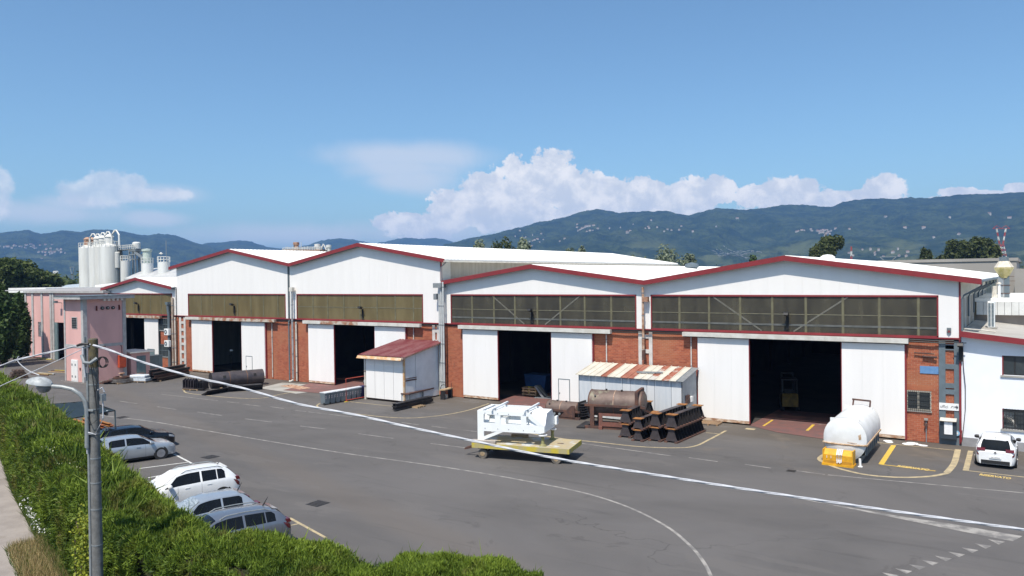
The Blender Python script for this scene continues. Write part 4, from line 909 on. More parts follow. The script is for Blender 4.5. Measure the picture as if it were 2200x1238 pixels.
# tower
x0,x1,y0,y1,zt_=-82.5,-78.8,40.0,44.3,8.35
t=thing('pink_tower','square pink substation tower with pale grey corners and overhanging flat roof','substation tower',((x0+x1)/2,(y0+y1)/2,0))
wbox(x0,x1,y0,y1,0,zt_,'wall',PINK,t)
for (cx,cy) in ((x1,y0),(x0,y0),(x1,y1)): wbox(cx-(.35 if cx==x1 else .06),cx+(.06 if cx==x1 else .2),cy-(.06 if cy==y0 else .3),cy+(.35 if cy==y0 else .06),0,zt_-.01,'corner_pilaster',PINKG,t)
wbox(x0-.03,x1+.03,y0-.03,y1+.03,3.45,3.75,'string_course',PINKG,t)
wbox(x0-.7,x1+.8,y0-.7,y1+.6,zt_+.003,zt_+.28,'roof_slab',PINKG,t); wbox(x0-.75,x1+.85,y0-.75,y1+.65,zt_+.285,zt_+.36,'roof_flashing',GREYSTEEL,t)
for k in range(5): wbox(x1+.1,x1+.35,y0+1.9+k*.45,y0+2.15+k*.45,zt_-.22,zt_-.0,'soffit_vent',SIGNW,t)
for k in range(3): q=MB().cyl((x1+.003,y0+1.9+k*.55,zt_-.95),(x1+.14,y0+1.9+k*.55,zt_-.95),.17,n=14).build('insulator_ring',BLACKPL,t,world=True); MB().cyl((x1+.141,y0+1.9+k*.55,zt_-.95),(x1+.17,y0+1.9+k*.55,zt_-.95),.07,n=10).build('ring_core',PINKG,q,world=True)
for yy in (y0+1.25,y0+3.6): wbox(x1+.003,x1+.12,yy,yy+.12,zt_-1.2,zt_-.7,'red_bracket',REDLAMP,t)
a=F(155,705.6,y0);b_=F(166,681.6,y0); w=wbox(a.x,b_.x,y0-.04,y0-.002,a.z,b_.z,'window',PINKG,t)
for k in range(4):
    for j in range(6): wbox(a.x+.06+k*(b_.x-a.x-.1)/4,a.x+.02+(k+1)*(b_.x-a.x-.1)/4,y0-.06,y0-.041,a.z+.06+j*(b_.z-a.z-.1)/6,a.z+.02+(j+1)*(b_.z-a.z-.1)/6,'pane',BLACKPL,w)
a=F(155,820,y0);b_=F(168,773.7,y0); d=wbox(a.x,b_.x,y0-.07,y0-.002,.0,b_.z,'door',SIGNW,t); m_=(a.x+b_.x)/2
wbox(a.x+.05,m_-.01,y0-.09,y0-.071,.1,b_.z-.06,'door_leaf',WHITE,d); wbox(m_+.01,b_.x-.05,y0-.09,y0-.071,.1,b_.z-.06,'door_leaf',WHITE,d)
for z in (.4,1.6): 
    for xx in (a.x+.12,m_+.12): wbox(xx,xx+.22,y0-.10,y0-.091,z,z+.22,'vent_grille',GALV,d)
wbox(b_.x+.3,b_.x+.5,y0-.05,y0-.002,1.2,1.45,'switch_box',RUST,t)
# red box and strut on the tower
t=thing('red_wall_box','red-orange hose box on the shaded side of the pink tower','hose box',(x1+.2,PX(260,785,x1).y,1.15)); MB().box(-.16,.18,-.38,.38,0,1.25).build('cabinet',ORANGEBOX,t,bevel=.03); MB().prism([(-.4,1.25),(.4,1.25),(0,1.42)],-.16,.2,'yz').build('lid',ORANGEBOX,t); MB().tube([(0,0,1.4),(0,.0,2.1),(-.14,0,2.3)],.04).build('pipe',BLACKPL,t)
# annex and cabinets
t=thing('pink_annex','low pink block with grey-green double door behind the tower','annex',(-80.2,46.0,0)); wbox(-82,-78.9,44.9,47.0,0,2.5,'wall',PINK,t); wbox(-82.2,-78.6,44.7,47.3,2.503,2.65,'roof_slab',WCOL,t)
d=wbox(-78.898,-78.84,45.5,46.5,.1,2.15,'door',TEAL,t); wbox(-78.838,-78.82,45.55,45.98,.2,2.1,'door_leaf',TEAL,d); wbox(-78.838,-78.82,46.02,46.45,.2,2.1,'door_leaf',TEAL,d)
t=thing('switch_cabinet','grey-green steel switch cabinet beside the pink annex','cabinet',(-80.0,47.9,0))
for k in range(3): B(-.55,.55,-.6+k*.5,-.12+k*.5,.1,1.9).build('cabinet_bay',TEAL,t)
B(-.6,.6,-.65,.95,0,.1).build('base',CONC,t); B(-.62,.62,-.66,.94,1.902,1.97).build('lid',TEAL,t)
# ---------------------------------------------------------------- silos and process plant far left
def silo(cx,w,ytop,Y,lab,rust=False):
    c=F(cx,600,Y); r=abs(F(cx+w,600,Y).x-F(cx-w,600,Y).x)/2*math.cos(.85); z=F(cx,ytop,Y).z
    t=thing('silo',lab,'silo',(c.x,Y,0),group='cluster of white silos')
    MB().lathe([(r,0),(r,z),(r*.97,z+.05),(r*.25,z+.9),(0,z+.95)],n=28).build('shell',SILOW,t,smooth=1)
    a0_=math.atan2(-Y,-c.x)
    MB().tube([(math.cos(a0_+.75)*r*1.02,math.sin(a0_+.75)*r*1.02,0),(math.cos(a0_+.75)*r*1.02,math.sin(a0_+.75)*r*1.02,z+1)],.16 ).build('pipe',RUSTPIPE if rust else GALV,t)
    b=MB(); 
    for k in range(14):
        q=2*PI*k/14; p=(math.cos(q)*r,math.sin(q)*r); q2=2*PI*(k+1)/14; p2=(math.cos(q2)*r,math.sin(q2)*r)
        b.bar((p[0],p[1],z),(p[0],p[1],z+1.3),.09)
        for h in(.7,1.3): b.bar((p[0],p[1],z+h),(p2[0],p2[1],z+h),.08)
    b.build('railing',SILOW,t)
    MB().lathe([(r*.42,z),(r*.42,z+2.2),(r*.5,z+2.3),(r*.2,z+2.9),(0,z+2.95)],n=14).build('filter_cap',RUSTPIPE if rust else SILOW,t,smooth=1)
    q=.5*r; MB().tube([(q,0,z+.5),(q,0,z+2.6),(q*1.6,.3,z+3.7),(q*2.6,.3,z+3.7),(q*3.4,.3,z+2.6),(q*3.5,.3,z+.2)],.22,8).build('transfer_pipe',SILOW,t,smooth=1)
    return t
YS=100
silo(190,14,533,YS+9,'leftmost rust-streaked silo of the white cluster',True)
silo(200,14,533,YS+12,'second silo from the left of the white cluster, rusty cap',True)
silo(211,14,532,YS+6,'third silo from the left in the white cluster')
silo(222,14,531,YS+3,'fourth silo, half hidden behind the rightmost one')
silo(236.5,16,530,YS-2,'nearest and rightmost silo of the white cluster')
def plant(name,lab,cat,px_,Y,**k): c=F(px_,600,Y); return thing(name,lab,cat,(c.x,Y,0),**k),c
t,c=plant('process_tower','slim process tower with railed walkway right of the silos','process tower',282,YS)
z0=F(282,600,YS).z
def zz(y,Y=YS): return F(282,y,Y).z
fx=lambda x_: F(x_,600,YS).x-c.x
b=MB()
for x_ in (262,300): b.bar((fx(x_),0,0),(fx(x_),0,zz(535)),.35)
b.box(fx(256),fx(302),-1,1,zz(537),zz(535.5)); b.build('walkway_deck',GALV,t)
b=MB()
for k in range(11): x_=256+k*4.6; b.bar((fx(x_),-1,zz(536)),(fx(x_),-1,zz(527)),.12)
for y_ in (527,531): b.bar((fx(256),-1,zz(y_)),(fx(302),-1,zz(y_)),.12)
b.build('walkway_rail',SILOW,t)
MB().lathe([(.9,zz(545)),(.9,zz(523)),(.6,zz(521)),(0,zz(520.5))],c=(fx(294.5),0,0),n=14).build('separator',SILOW,t,smooth=1)
MB().lathe([(.9,zz(575)),(.9,zz(542)),(.5,zz(540)),(0,zz(540))],c=(fx(262.5),-1.2,0),n=14).build('filter_tube',SILOW,t,smooth=1)
b=MB()
for y_ in(540,548,558): b.box(fx(287),fx(302),-1.2,1.2,zz(y_)-.1,zz(y_)+.1)
for x_ in(288,295,301):b.bar((fx(x_),-1,0),(fx(x_),-1,zz(538)),.25)
b.bar((fx(300),-1,zz(543)),(fx(308),0,zz(556)),.5); b.bar((fx(275),-1,zz(553)),(fx(292),-1,zz(553)),.25); b.build('platforms',GALV,t)
t,c=plant('dark_pipe_run','dark vertical pipes between the silos and the process tower','pipework',254,YS-1)
for k,dx in enumerate((0,.8,1.4)): MB().tube([(dx,0,0),(dx,.2,zz(560)),(dx-.3,0,zz(548-4*k)),(dx-1.2,.4,zz(534))],.18).build('pipe',[RUST,GREYSTEEL,BLACKPL][k],t)
for px_,hw,y_,lab in ((317,9,566,'white domed tank with a ribbed vent, right of the silos'),(352.5,9.5,563.5,'white tank with railing nearest the second hall roof'),(270,7,561,'small white tank at the foot of the process tower')):
    Y=YS-3; t,c=plant('storage_tank',lab,'tank',px_,Y,group='white tanks behind the leftmost hall'); r=abs(F(px_+hw,600,Y).x-F(px_-hw,600,Y).x)/2*.75
    MB().lathe([(r,0),(r,F(px_,y_,Y).z),(0,F(px_,y_-1.5,Y).z)],n=20).build('shell',SILOW,t,smooth=1)
    zq=F(px_,y_,Y).z; b=MB()
    for k in range(12):
        q=2*PI*k/12;q2=2*PI*(k+1)/12; b.bar((r*math.cos(q),r*math.sin(q),zq),(r*math.cos(q),r*math.sin(q),zq+1.2),.1)
        for h in(.6,1.2): b.bar((r*math.cos(q),r*math.sin(q),zq+h),(r*math.cos(q2),r*math.sin(q2),zq+h),.09)
    b.build('railing',SILOW,t)
    if px_==317: MB().lathe([(.9,zq),(.9,zq+2.6),(1.1,zq+2.7),(1.1,zq+3.1),(0,zq+3.3)],n=16).build('vent',mat('greenish_vent',(.50,.56,.50),(.42,.48,.42),3,.5),t)
    if px_==352.5: MB().bar((1,0,zq),(1,0,F(358,517,Y).z),.10).build('antenna',GALV,t); MB().lathe([(0,zq+2.2),(.45,zq+1.9),(0,zq+1.6)],c=(-1,0,0),n=10).build('dish',SILOW,t)
Yr=YS-6
t,c=plant('barrel_roof_shed','long shed with pale grey curved roof behind the leftmost hall','shed',320,Yr)
prof=[]; za=F(320,598,Yr).z; zb=F(320,575,Yr+6).z
for k in range(9):
    q=k/8; prof.append((Yr+q*9,za+(zb-za)*math.sin(q*PI/2)))
MB().prism([(Yr,0),]+[(a_,b_) for a_,b_ in prof]+[(Yr+9,0)],F(266,600,Yr).x,F(420,600,Yr).x,'yz').build('vaulted_body',mat('silver_roof',(.48,.48,.47),(.38,.38,.38),.3,.5,coords='Position',stretch=(1,1,4)),t,world=True)
Yr=90; t=thing('white_flat_roof_shed','low shed with bright white flat roof right behind the leftmost hall','shed',(F(330,600,Yr).x,Yr,0)); MB().prism([(80,F(330,612,80).z),(93,F(330,598,93).z),(93,0),(80,0)],F(268,600,86).x,F(420,600,86).x,'yz').build('body',ROOFW,t,world=True)
Yr=125; t=thing('blue_grey_roof_shed','wide blue-grey roofed shed left of the silos','shed',(F(130,600,Yr).x,Yr,0)); MB().prism([(Yr,0),(Yr,F(150,617,Yr).z),(Yr+30,F(150,603,Yr+30).z),(Yr+30,0)],F(85,600,Yr).x,F(215,600,Yr).x,'yz').build('body',mat('bluegrey_roof',(.42,.47,.50),(.35,.40,.43),.2,.6,coords='Position'),t,world=True)
Yr=70; t=thing('white_canopy_roof','low white flat canopy behind the left trees','canopy',(F(50,620,Yr).x,Yr,0)); wbox(F(18,620,Yr).x,F(98,620,Yr).x,Yr,Yr+10,F(50,629,Yr).z,F(50,619,Yr).z,'roof',ROOFW,t); 
for a in (20,45,70,95): wbox(F(a,620,Yr).x,F(a,620,Yr).x+.4,Yr+1,Yr+1.4,0,F(50,629,Yr).z-.005,'post',GALV,t)
Yr=140; t=thing('lattice_gantry','small white lattice gantry rising left of the silos','gantry',(F(120,600,Yr).x,Yr,0)); b=MB(); xa,xb=F(115.5,600,Yr).x-F(120,600,Yr).x,F(124.5,600,Yr).x-F(120,600,Yr).x
for x_ in(xa,xb): b.bar((x_,0,0),(x_,0,F(120,583,Yr).z),.3)
for k in range(6): zz_=F(120,583+k*4,Yr).z; b.bar((xa,0,zz_),(xb,0,zz_),.25); b.bar((xa,0,zz_),(xb,0,F(120,587+k*4,Yr).z),.2)
b.build('lattice',SILOW,t)
# plant tops showing above the roof of the second hall
Yq=150
for (xa,xb,ya,yb_,lab,m_) in ((633,642,521,538,'cream ribbed vent tower rising above the second hall roof',RUSTPIPE),(678.5,688,525,541,'white vent pair rising above the second hall roof',SILOW),(703,712,527,541,'rightmost white vent above the second hall roof',SILOW)):
    c=F((xa+xb)/2,600,Yq); t=thing('vent_tower',lab,'vent',(c.x,Yq,0),group='vents above the roofline'); r=(F(xb,600,Yq).x-F(xa,600,Yq).x)/2*.8; z=F(xa,ya,Yq).z
    MB().lathe([(r,0),(r,z-.8),(r*1.2,z-.7),(r*1.2,z),(0,z+.1)],n=14).build('shell',m_,t,smooth=1); MB().box(-r*.2,r*.2,-r*1.3,-r,0,z-.9).build('ladder',GALV,t)
t=thing('roof_plant_platform','cluttered cream platform with pipes and rails above the second hall roof','platform',(F(660,600,Yq).x,Yq,0)); b=MB()
fq=lambda x_: F(x_,600,Yq).x-F(660,600,Yq).x; zq=lambda y_: F(660,y_,Yq).z
b.box(fq(620),fq(655),-2,2,zq(545),zq(535)); b.box(fq(645),fq(700),-2,2,zq(545),zq(538)); b.build('deck',RUSTPIPE,t)
b=MB()
for k in range(24): x_=620+k*3.6; b.bar((fq(x_),-2,zq(540)),(fq(x_),-2,zq(531+random.uniform(-2,3))),.14)
for y_ in (531.5,534): b.bar((fq(620),-2,zq(y_)),(fq(703),-2,zq(y_+1)),.12)
b.bar((fq(660),-2,zq(538)),(fq(660),-2,zq(521)),.12); b.bar((fq(696),-1,zq(540)),(fq(702),-1,zq(527)),.3); b.bar((fq(702),-1,zq(527)),(fq(708),-1,zq(540)),.2); b.build('rails_and_pipes',SILOW,t)
# ---------------------------------------------------------------- pylons
def pylon(x_,ytop,R,hw,lab,kind):
    p=AT(x_,ytop,R); t=thing('pylon',lab,'pylon',(p.x,p.y,0)); h=p.z; w=h*hw; red=MB(); wh=MB()
    rx=Vector((_r.x,_r.y,0)).normalized()
    def Q(u,v,z): return rx*u+Vector((-rx.y,rx.x,0))*v+Vector((0,0,z))
    th=h*.0035+.05
    if kind=='cat':
        L_=[(0,w),(.55,w*.55),(.72,w*.28)]
        for (f0,w0),(f1,w1) in zip(L_,L_[1:]):
            n=5
            for k in range(n):
                a=f0+(f1-f0)*k/n;b_=f0+(f1-f0)*(k+1)/n; wa=w0+(w1-w0)*k/n; wb=w0+(w1-w0)*(k+1)/n
                M=wh if f1<.6 or k%2 else red
                for s1 in(-1,1):
                    for s2 in(-1,1): M.bar(Q(s1*wa,s2*wa,a*h),Q(s1*wb,s2*wb,b_*h),th)
                M.bar(Q(-wa,-wa,a*h),Q(wb,-wb,b_*h),th*.7); M.bar(Q(wa,-wa,a*h),Q(-wb,-wb,b_*h),th*.7)
                M.bar(Q(-wa,wa,a*h),Q(wb,wb,b_*h),th*.7)
        for s in(-1,1):
            for k in range(4):
                a=.72+k*.06; b_=a+.06; M=red if k%2==0 else wh
                M.bar(Q(s*(w*.2+k*w*.13),0,a*h),Q(s*(w*.33+k*w*.13),0,b_*h),th); M.bar(Q(s*(w*.4+k*w*.13),0,a*h),Q(s*(w*.5+k*w*.13),0,b_*h),th); M.bar(Q(s*(w*.2+k*w*.13),0,a*h),Q(s*(w*.5+k*w*.13),0,b_*h),th*.7)
        red.bar(Q(-w*1.5,0,.955*h),Q(w*1.5,0,.955*h),th); red.bar(Q(-w*1.5,0,.955*h),Q(-w*.8,0,h),th); red.bar(Q(w*1.5,0,.955*h),Q(w*.8,0,h),th); red.bar(Q(-w*.8,0,h),Q(0,0,.96*h),th*.7); red.bar(Q(w*.8,0,h),Q(0,0,.96*h),th*.7)
    else:
        n=9
        for k in range(n):
            a,b_=k/n,(k+1)/n; wa=w*(1-a*.7); wb=w*(1-b_*.7); M=red if (k%2==0) else wh
            for s in(-1,1): M.bar(Q(s*wa,0,a*h),Q(s*wb,0,b_*h),th*1.5)
            M.bar(Q(-wa,0,a*h),Q(wb,0,b_*h),th); M.bar(Q(wa,0,a*h),Q(-wb,0,b_*h),th); M.bar(Q(-wb,0,b_*h),Q(wb,0,b_*h),th)
    wh.build('white_lattice',SILOW,t); red.build('red_lattice',REDWHITE,t)
pylon(2151,485,420,.085,'tall red and white lattice pylon at the right in front of the hill','cat')
pylon(1829,530,500,.035,'thin red and white striped mast behind the widest hall','mast')
p=AT(1908,552,460); t=thing('pylon','grey V-topped pylon peeping over the widest hall roof','pylon',(p.x,p.y,0)); b=MB(); h=p.z
for s in(-1,1): b.bar((s*2,0,0),(0,0,h*.8),.35); b.bar((0,0,h*.8),(s*4,0,h),.35); b.bar((s*2,0,h*.9),(s*4,0,h),.3)
b.bar((-4,0,h),(4,0,h),.3); b.build('lattice',GALV,t)
p=AT(155,574,520); t=thing('pylon','small grey pylon between the pine and the silos','pylon',(p.x,p.y,0)); b=MB(); h=p.z
for s in(-1,1): b.bar((s*2.5,0,0),(s*.4,0,h*.75),.3); b.bar((s*.4,0,h*.75),(s*2.5,0,h),.3)
b.bar((-2.5,0,h),(2.5,0,h),.25); b.build('lattice',GALV,t)
# ---------------------------------------------------------------- trees
def leaf_mat(name,c1,c2,c3=None,sc_=.5):
    mt=bpy.data.materials.new(name); mt.use_nodes=True; N=NB(mt.node_tree); P=mt.node_tree.nodes['Principled BSDF']
    at=N.n('ShaderNodeAttribute',attribute_name='tint'); pos=N.n('ShaderNodeNewGeometry').outputs['Position']
    c=N.mix(at.outputs['Fac'],c1,c2)
    if c3: c=N.mix(N.ramp(N.noise(pos,sc_,3,.6),.5,.72),c,c3)
    N.l(c,P.inputs['Base Color']); P.inputs['Roughness'].default_value=.6; P.inputs['Specular IOR Level'].default_value=.25
    tr=N.n('ShaderNodeBsdfTranslucent'); N.l(c,tr.inputs[0]); mx=N.n('ShaderNodeMixShader'); mx.inputs[0].default_value=.22
    N.l(P.outputs[0],mx.inputs[1]); N.l(tr.outputs[0],mx.inputs[2]); N.l(mx.outputs[0],mt.node_tree.nodes['Material Output'].inputs[0])
    return mt
LPINE=leaf_mat('pine_foliage',(.030,.055,.014),(.10,.125,.030)); LBROAD=leaf_mat('broad_foliage',(.025,.05,.014),(.075,.12,.03)); LPOP=leaf_mat('poplar_foliage',(.10,.13,.07),(.26,.29,.20))
LOAK=leaf_mat('holm_foliage',(.03,.045,.012),(.09,.105,.03))
def crown_mesh(clumps,n,size,mt,name='crown'):
    C_=np.array([c[:3] for c in clumps]); Rr=np.array([c[3:6] for c in clumps]); w=(Rr.prod(1))**.66; idx=rng.choice(len(clumps),n,p=w/w.sum())
    u=rng.normal(size=(n,3)); u/=np.linalg.norm(u,axis=1)[:,None]; rad=rng.uniform(.55,1.06,n)[:,None]
    c=C_[idx]+u*rad*Rr[idx]
    nrm=u*.8+rng.normal(size=(n,3))*.6; nrm/=np.linalg.norm(nrm,axis=1)[:,None]
    t1=np.cross(nrm,rng.normal(size=(n,3))); t1/=np.linalg.norm(t1,axis=1)[:,None]; t2=np.cross(nrm,t1)
    s=rng.uniform(.5,1.2,n)[:,None]*size
    V=np.stack([c-t1*s*.6,c+t2*s*.5,c+t1*s,c-t2*s*.45],1).reshape(-1,3)
    T=np.arange(4*n).reshape(-1,4); tint=np.repeat(np.clip(rng.normal(.45,.22,n)+u[:,2]*.12,0,1),4)
    return fastmesh(name,V,T,mt,n=4,col=tint)
def tree(name,lab,px_,ybase_h,R,ytop,wpx,mt,n,flat=.55,cb=.35,group=None,leaf=.5,cat='tree',ncl=14,seed=0):
    random.seed(seed+px_); p=AT(px_,ytop,R); h=p.z; w=abs(wpx)/FPX*R/2
    t=thing(name,lab,cat,(p.x,p.y,0),group=group)
    cz=h*(cb+1)/2; hz_=h*(1-cb)/2
    cl=[]
    for k in range(ncl):
        a=random.uniform(0,2*PI); q=math.sqrt(random.random())*.72; z=cz+random.uniform(-.75,.72)*hz_*math.sqrt(max(.1,1-q*q))
        rr=random.uniform(.28,.46); cl.append((math.cos(a)*q*w,math.sin(a)*q*w,z,rr*w,rr*w,rr*hz_*1.1+.1*w))
    cl.append((0,0,h-hz_*.4,w*.4,w*.4,hz_*.4))
    addmesh(crown_mesh(cl,n,leaf,mt),'crown',t)
    b=MB().tube([(0,0,0),(w*.03,0,h*cb),(0,w*.03,cz)],[w*.07+.08,w*.05+.06,w*.03+.04],7)
    for c in cl[:7]: b.tube([(0,0,h*cb*.9),(c[0]*.5,c[1]*.5,(h*cb+c[2])/2),(c[0],c[1],c[2])],[w*.03+.05,w*.02+.04,.03],5)
    b.build('trunk',BARK,t); return t
tree('umbrella_pine','broad dark umbrella pine at the far left, rounded top',22,0,195,560,100,LPINE,12000,cb=.45,leaf=.62,ncl=16)
tree('umbrella_pine','lower spreading pine between the big left pine and the silos',80,0,200,588,92,LPINE,6000,cb=.5,leaf=.6,ncl=16)
tree('bushy_tree','dark green bushy tree at the left edge beside the pink warehouse',-6,0,112,632,70,LBROAD,14000,cb=.06,leaf=.40,ncl=26)
tree('bushy_tree','smaller leafy tree hugging the left corner of the pink warehouse',40,0,118,640,40,LBROAD,6000,cb=.05,leaf=.35,ncl=14)
tree('bushy_tree','dark tree cropped by the left edge of the photo',-45,0,112,600,90,LBROAD,8000,cb=.1,leaf=.45)
tree('stone_pine','dark pine standing behind the ridge of the widest hall',1779,0,230,508,72,LOAK,6000,cb=.62,leaf=.6,ncl=14)
tree('holm_oak','large rounded tree at the right, nearest the tall pylon',2105,0,250,513,80,LOAK,8000,cb=.35,leaf=.7,ncl=18)
tree('holm_oak','large tree joined to the left of the roundest right tree',2062,0,255,518,58,LOAK,6000,cb=.35,leaf=.7,ncl=14)
tree('holm_oak','small pointed tree left of the right tree group',1985,0,250,533,34,LOAK,3500,cb=.35,leaf=.6,ncl=10)
tree('holm_oak','low dark tree filling the gap in the right tree group',2020,0,262,549,50,LOAK,3500,cb=.2,leaf=.6,ncl=10)
for k,(x_,y_,w_,lab) in enumerate([(1030,514,70,'silvery poplar left of centre behind the tall roof'),(1085,509,66,'greener poplar in the middle of the left poplar row'),(1122,512,58,'silvery poplar right of the greener poplar'),(1220,534,30,'small silvery bush behind the long white roof'),(1247,533,34,'leafy bush right of the small silvery bush'),(1360,548,40,'low silvery bush near the end of the long roof'),(1440,533,84,'large silvery poplar right of the long white roof'),(1478,544,42,'silvery poplar right of the large one'),(1385,552,30,'small bush at the foot of the large silvery poplar')]):
    tree('poplar',lab,x_,0,210+k*2,y_,w_,LPOP if k!=1 else LOAK,3500,cb=.25,group='silvery poplars behind the roofs',leaf=.55,ncl=12,seed=3)
for k,(x_,y_,w_) in enumerate([(1622,549,24),(1540,572,30),(1720,552,20)]): tree('green_bush',['rounded green tree left of the widest ridge','low green bush in the roof valley','pale bush by the dark pine'][k],x_,0,200,y_,w_,LBROAD,1500,cb=.2,leaf=.5,ncl=8)
# hedgerow of far trees as one mass
cl=[]
for k in range(170):
    x_=random.uniform(-150,230); p=AT(x_,600,random.uniform(330,420)); cl.append((p.x,p.y,random.uniform(4,8),6,6,random.uniform(4,7)))
for k in range(120):
    x_=random.uniform(1500,2250); p=AT(x_,600,random.uniform(420,560)); cl.append((p.x,p.y,random.uniform(4,9),7,7,random.uniform(5,8)))
addmesh(crown_mesh(cl,26000,1.3,LPINE),'distant_tree_belt',label='dark belt of distant trees at the foot of the hills',cat='tree belt',kind='stuff')
# ---------------------------------------------------------------- red-roofed shed
x0,x1,y0,y1=-46.25,-41.8,46.35,50.85; zf,zb2=3.82,4.62
t=thing('red_roofed_shed','white panelled shed with dark red ribbed roof in front of the middle hall','shed',((x0+x1)/2,y0,0)); n=4
SIDESHADE=mat('shed_grey_white',(.64,.68,.72),(.56,.60,.64),1,.6,coords='Position'); RUSTPOST=mat('rust_orange_post',(.50,.28,.12),(.55,.45,.33),3,.8)  # bluish grey of the side panels is shade put into the colour
for k in range(n):
    a=x0+.18+(x1-x0-.34)*k/n; b_=x0+.18+(x1-x0-.34)*(k+1)/n; wbox(a+.015,b_-.015,y0,y0+.05,.18,zf-.25,'front_panel',WHITE,t)
wbox(x0+.16,x1-.16,y0+.06,y0+.1,.1,zf-.2,'front_backing',RUST,t); wbox(x0,x0+.15,y0-.02,y0+.12,.0,zf-.1,'corner_post',PVC,t); wbox(x1-.13,x1,y0-.03,y0+.12,.0,zf-.12,'corner_post',RUSTPOST,t)
sy=lambda y:zf+(zb2-zf)*(y-y0)/(y1-y0)
for (a,b_) in ((y0+.13,y0+1.35),(y0+1.39,y1-.12)):
    MB().prism([(a,.12),(b_,.12),(b_,sy(b_)-.15),(a,sy(a)-.15)],x1-.06,x1-.01,'yz').build('side_panel',SIDESHADE,t,world=True)
MB().prism([(y0+.12,.05),(y1,.05),(y1,sy(y1)-.16),(y0+.12,sy(y0)-.16)],x1-.12,x1-.07,'yz').build('side_backing',RUST,t,world=True)
MB().prism([(y0+.1,.05),(y1,.05),(y1,sy(y1)-.16),(y0+.1,sy(y0)-.16)],x0,x0+.05,'yz').build('side_panel',SIDESHADE,t,world=True)
wbox(x1-.02,x1+.04,y0+.1,y0+1.45,1.75,1.84,'hinge_bar',RUST,t); wbox(x1-.02,x1+.04,y0+.1,y0+1.45,1.93,1.98,'hinge_bar',RUST,t); wbox(x1-.1,x1+.03,y1-.15,y1,.0,sy(y1)-.1,'rear_post',OLIVE,t)
for z in (1.1,2.35): wbox(x0-.03,x0+.22,y0-.06,y0-.021,z,z+.05,'hinge',RUST,t)
b=MB(); k=0; x_=x0-.25
while x_<x1+.2:
    b.prism([(x_,0),(x_+.30,0),(x_+.30,.01),(x_+.24,.07),(x_+.14,.07),(x_+.08,.01),(x_,.01)],0,1)
    x_+=.30
n0=len(b.v)//1
b.v=[(v[0],y0-.45+(y1-y0+.55)*v[1],v[2]+sy(y0-.45)+(sy(y1+.1)-sy(y0-.45))*v[1]) for v in b.v]
b.build('roof_sheet',REDROOF,t,world=True)
MB().prism([(y0-.62,zf-.33),(y0-.45,zf-.12),(y0-.42,zf-.14),(y0-.55,zf-.36)],x0-.3,x1+.15,'yz').build('eave_board',RUSTPOST,t,world=True)
MB().prism([(y0-.45,sy(y0-.45)-.16),(y1+.1,sy(y1+.1)-.16),(y1+.1,sy(y1+.1)-.005),(y0-.45,sy(y0-.45)-.005)],x1+.2,x1+.26,'yz').build('verge_board',mat('pinkish_board',(.55,.42,.34),(.45,.32,.25),3,.8),t,world=True)
# ---------------------------------------------------------------- shed with patched roof
x0,x1,y0,y1=-26.9,-19.15,48.2,50.8; zf,zb2=3.08,3.62
t=thing('patched_roof_shed','pale metal lean-to shed with patched white and rusty roof sheets','shed',((x0+x1)/2,y0,0))
cols=[0,0,0,0,1,0,0,2,2,0,0,3,0,3,0,4]; RS=[mat('cream_sheet',(.58,.55,.47),(.5,.47,.4),1.2,.6),mat('rust_red_sheet',(.30,.11,.07),(.24,.09,.06),2,.7),mat('brown_rust_sheet',(.26,.09,.06),(.34,.15,.10),1.5,.7),mat('half_rusted_sheet',(.46,.44,.40),(.30,.11,.07),1.1,.7,lo=.45,hi=.5),GALV]
sy=lambda y:zf+(zb2-zf)*(y-y0)/(y1-y0); n=len(cols); wd=(x1-x0+.3)/n
for k in range(n):
    a=x0-.12+k*wd; ya,yb_=y0-.25,y1+.05
    q=MB().prism([(a,0),(a+wd-.012,0),(a+wd-.012,.02),(a+.08,.02),(a+.06,.07),(a+.02,.07),(a,.02)],0,1)
    q.v=[(v[0],ya+(yb_-ya)*v[1],v[2]+sy(ya)+(sy(yb_)-sy(ya))*v[1]) for v in q.v]; q.build('roof_sheet',RS[cols[k]],t,world=True)
FP=[mat('shed_blue_white',(.58,.60,.62),(.52,.55,.58),2,.55,stretch=(3,1,.3)),mat('shed_white',(.64,.65,.66),(.60,.61,.62),2,.55,stretch=(3,1,.3))]
k=0; a=x0
for wdt in (1.0,1.15,1.3,.6,1.2,.55,1.2,.75):
    b_=min(a+wdt,x1); wbox(a+.012,b_-.012,y0,y0+.05,.1,zf-.1,'front_panel',FP[k%2],t); a=b_; k+=1
wbox(x0,x1,y0+.06,y0+.1,.05,zf-.08,'front_backing',GREYSTEEL,t)
MB().prism([(y0,.05),(y1,.05),(y1,sy(y1)-.06),(y0,sy(y0)-.06)],x1-.05,x1,'yz').build('side_wall',mat('shed_side_grey',(.36,.38,.40),(.30,.32,.34),2,.6),t,world=True)
MB().prism([(y0,.05),(y1,.05),(y1,sy(y1)-.06),(y0,sy(y0)-.06)],x0,x0+.05,'yz').build('side_wall',FP[0],t,world=True)
for z0_,y_ in ((1.55,y0+.9),): wbox(x1+.002,x1+.10,y_-.35,y_+.25,z0_-.1,z0_+.45,'rusty_hatch',RUST,t); wbox(x1+.002,x1+.14,y_+.4,y_+.75,z0_-.05,z0_+.3,'meter_box',SIGNW,t)
wbox(x1+.002,x1+.03,y_-.3,y_+.2,1.0,1.3,'notice',mat('faded_notice',(.55,.50,.35),(.6,.6,.55),8,.7),t)
MB().bar((x0+4.2,y0+.7,sy(y0+.7)+.14),(x0+6.0,y0+.9,sy(y0+.9)+.14),.12,.10).build('loose_pipe_on_roof',GALV,t,world=True)
MB().prism([(x0+4.3,0),(x0+6.0,0),(x0+6.0,.02),(x0+4.3,.02)],0,1).build('x',RS[0]); bpy.data.objects.remove(bpy.data.objects['x'])
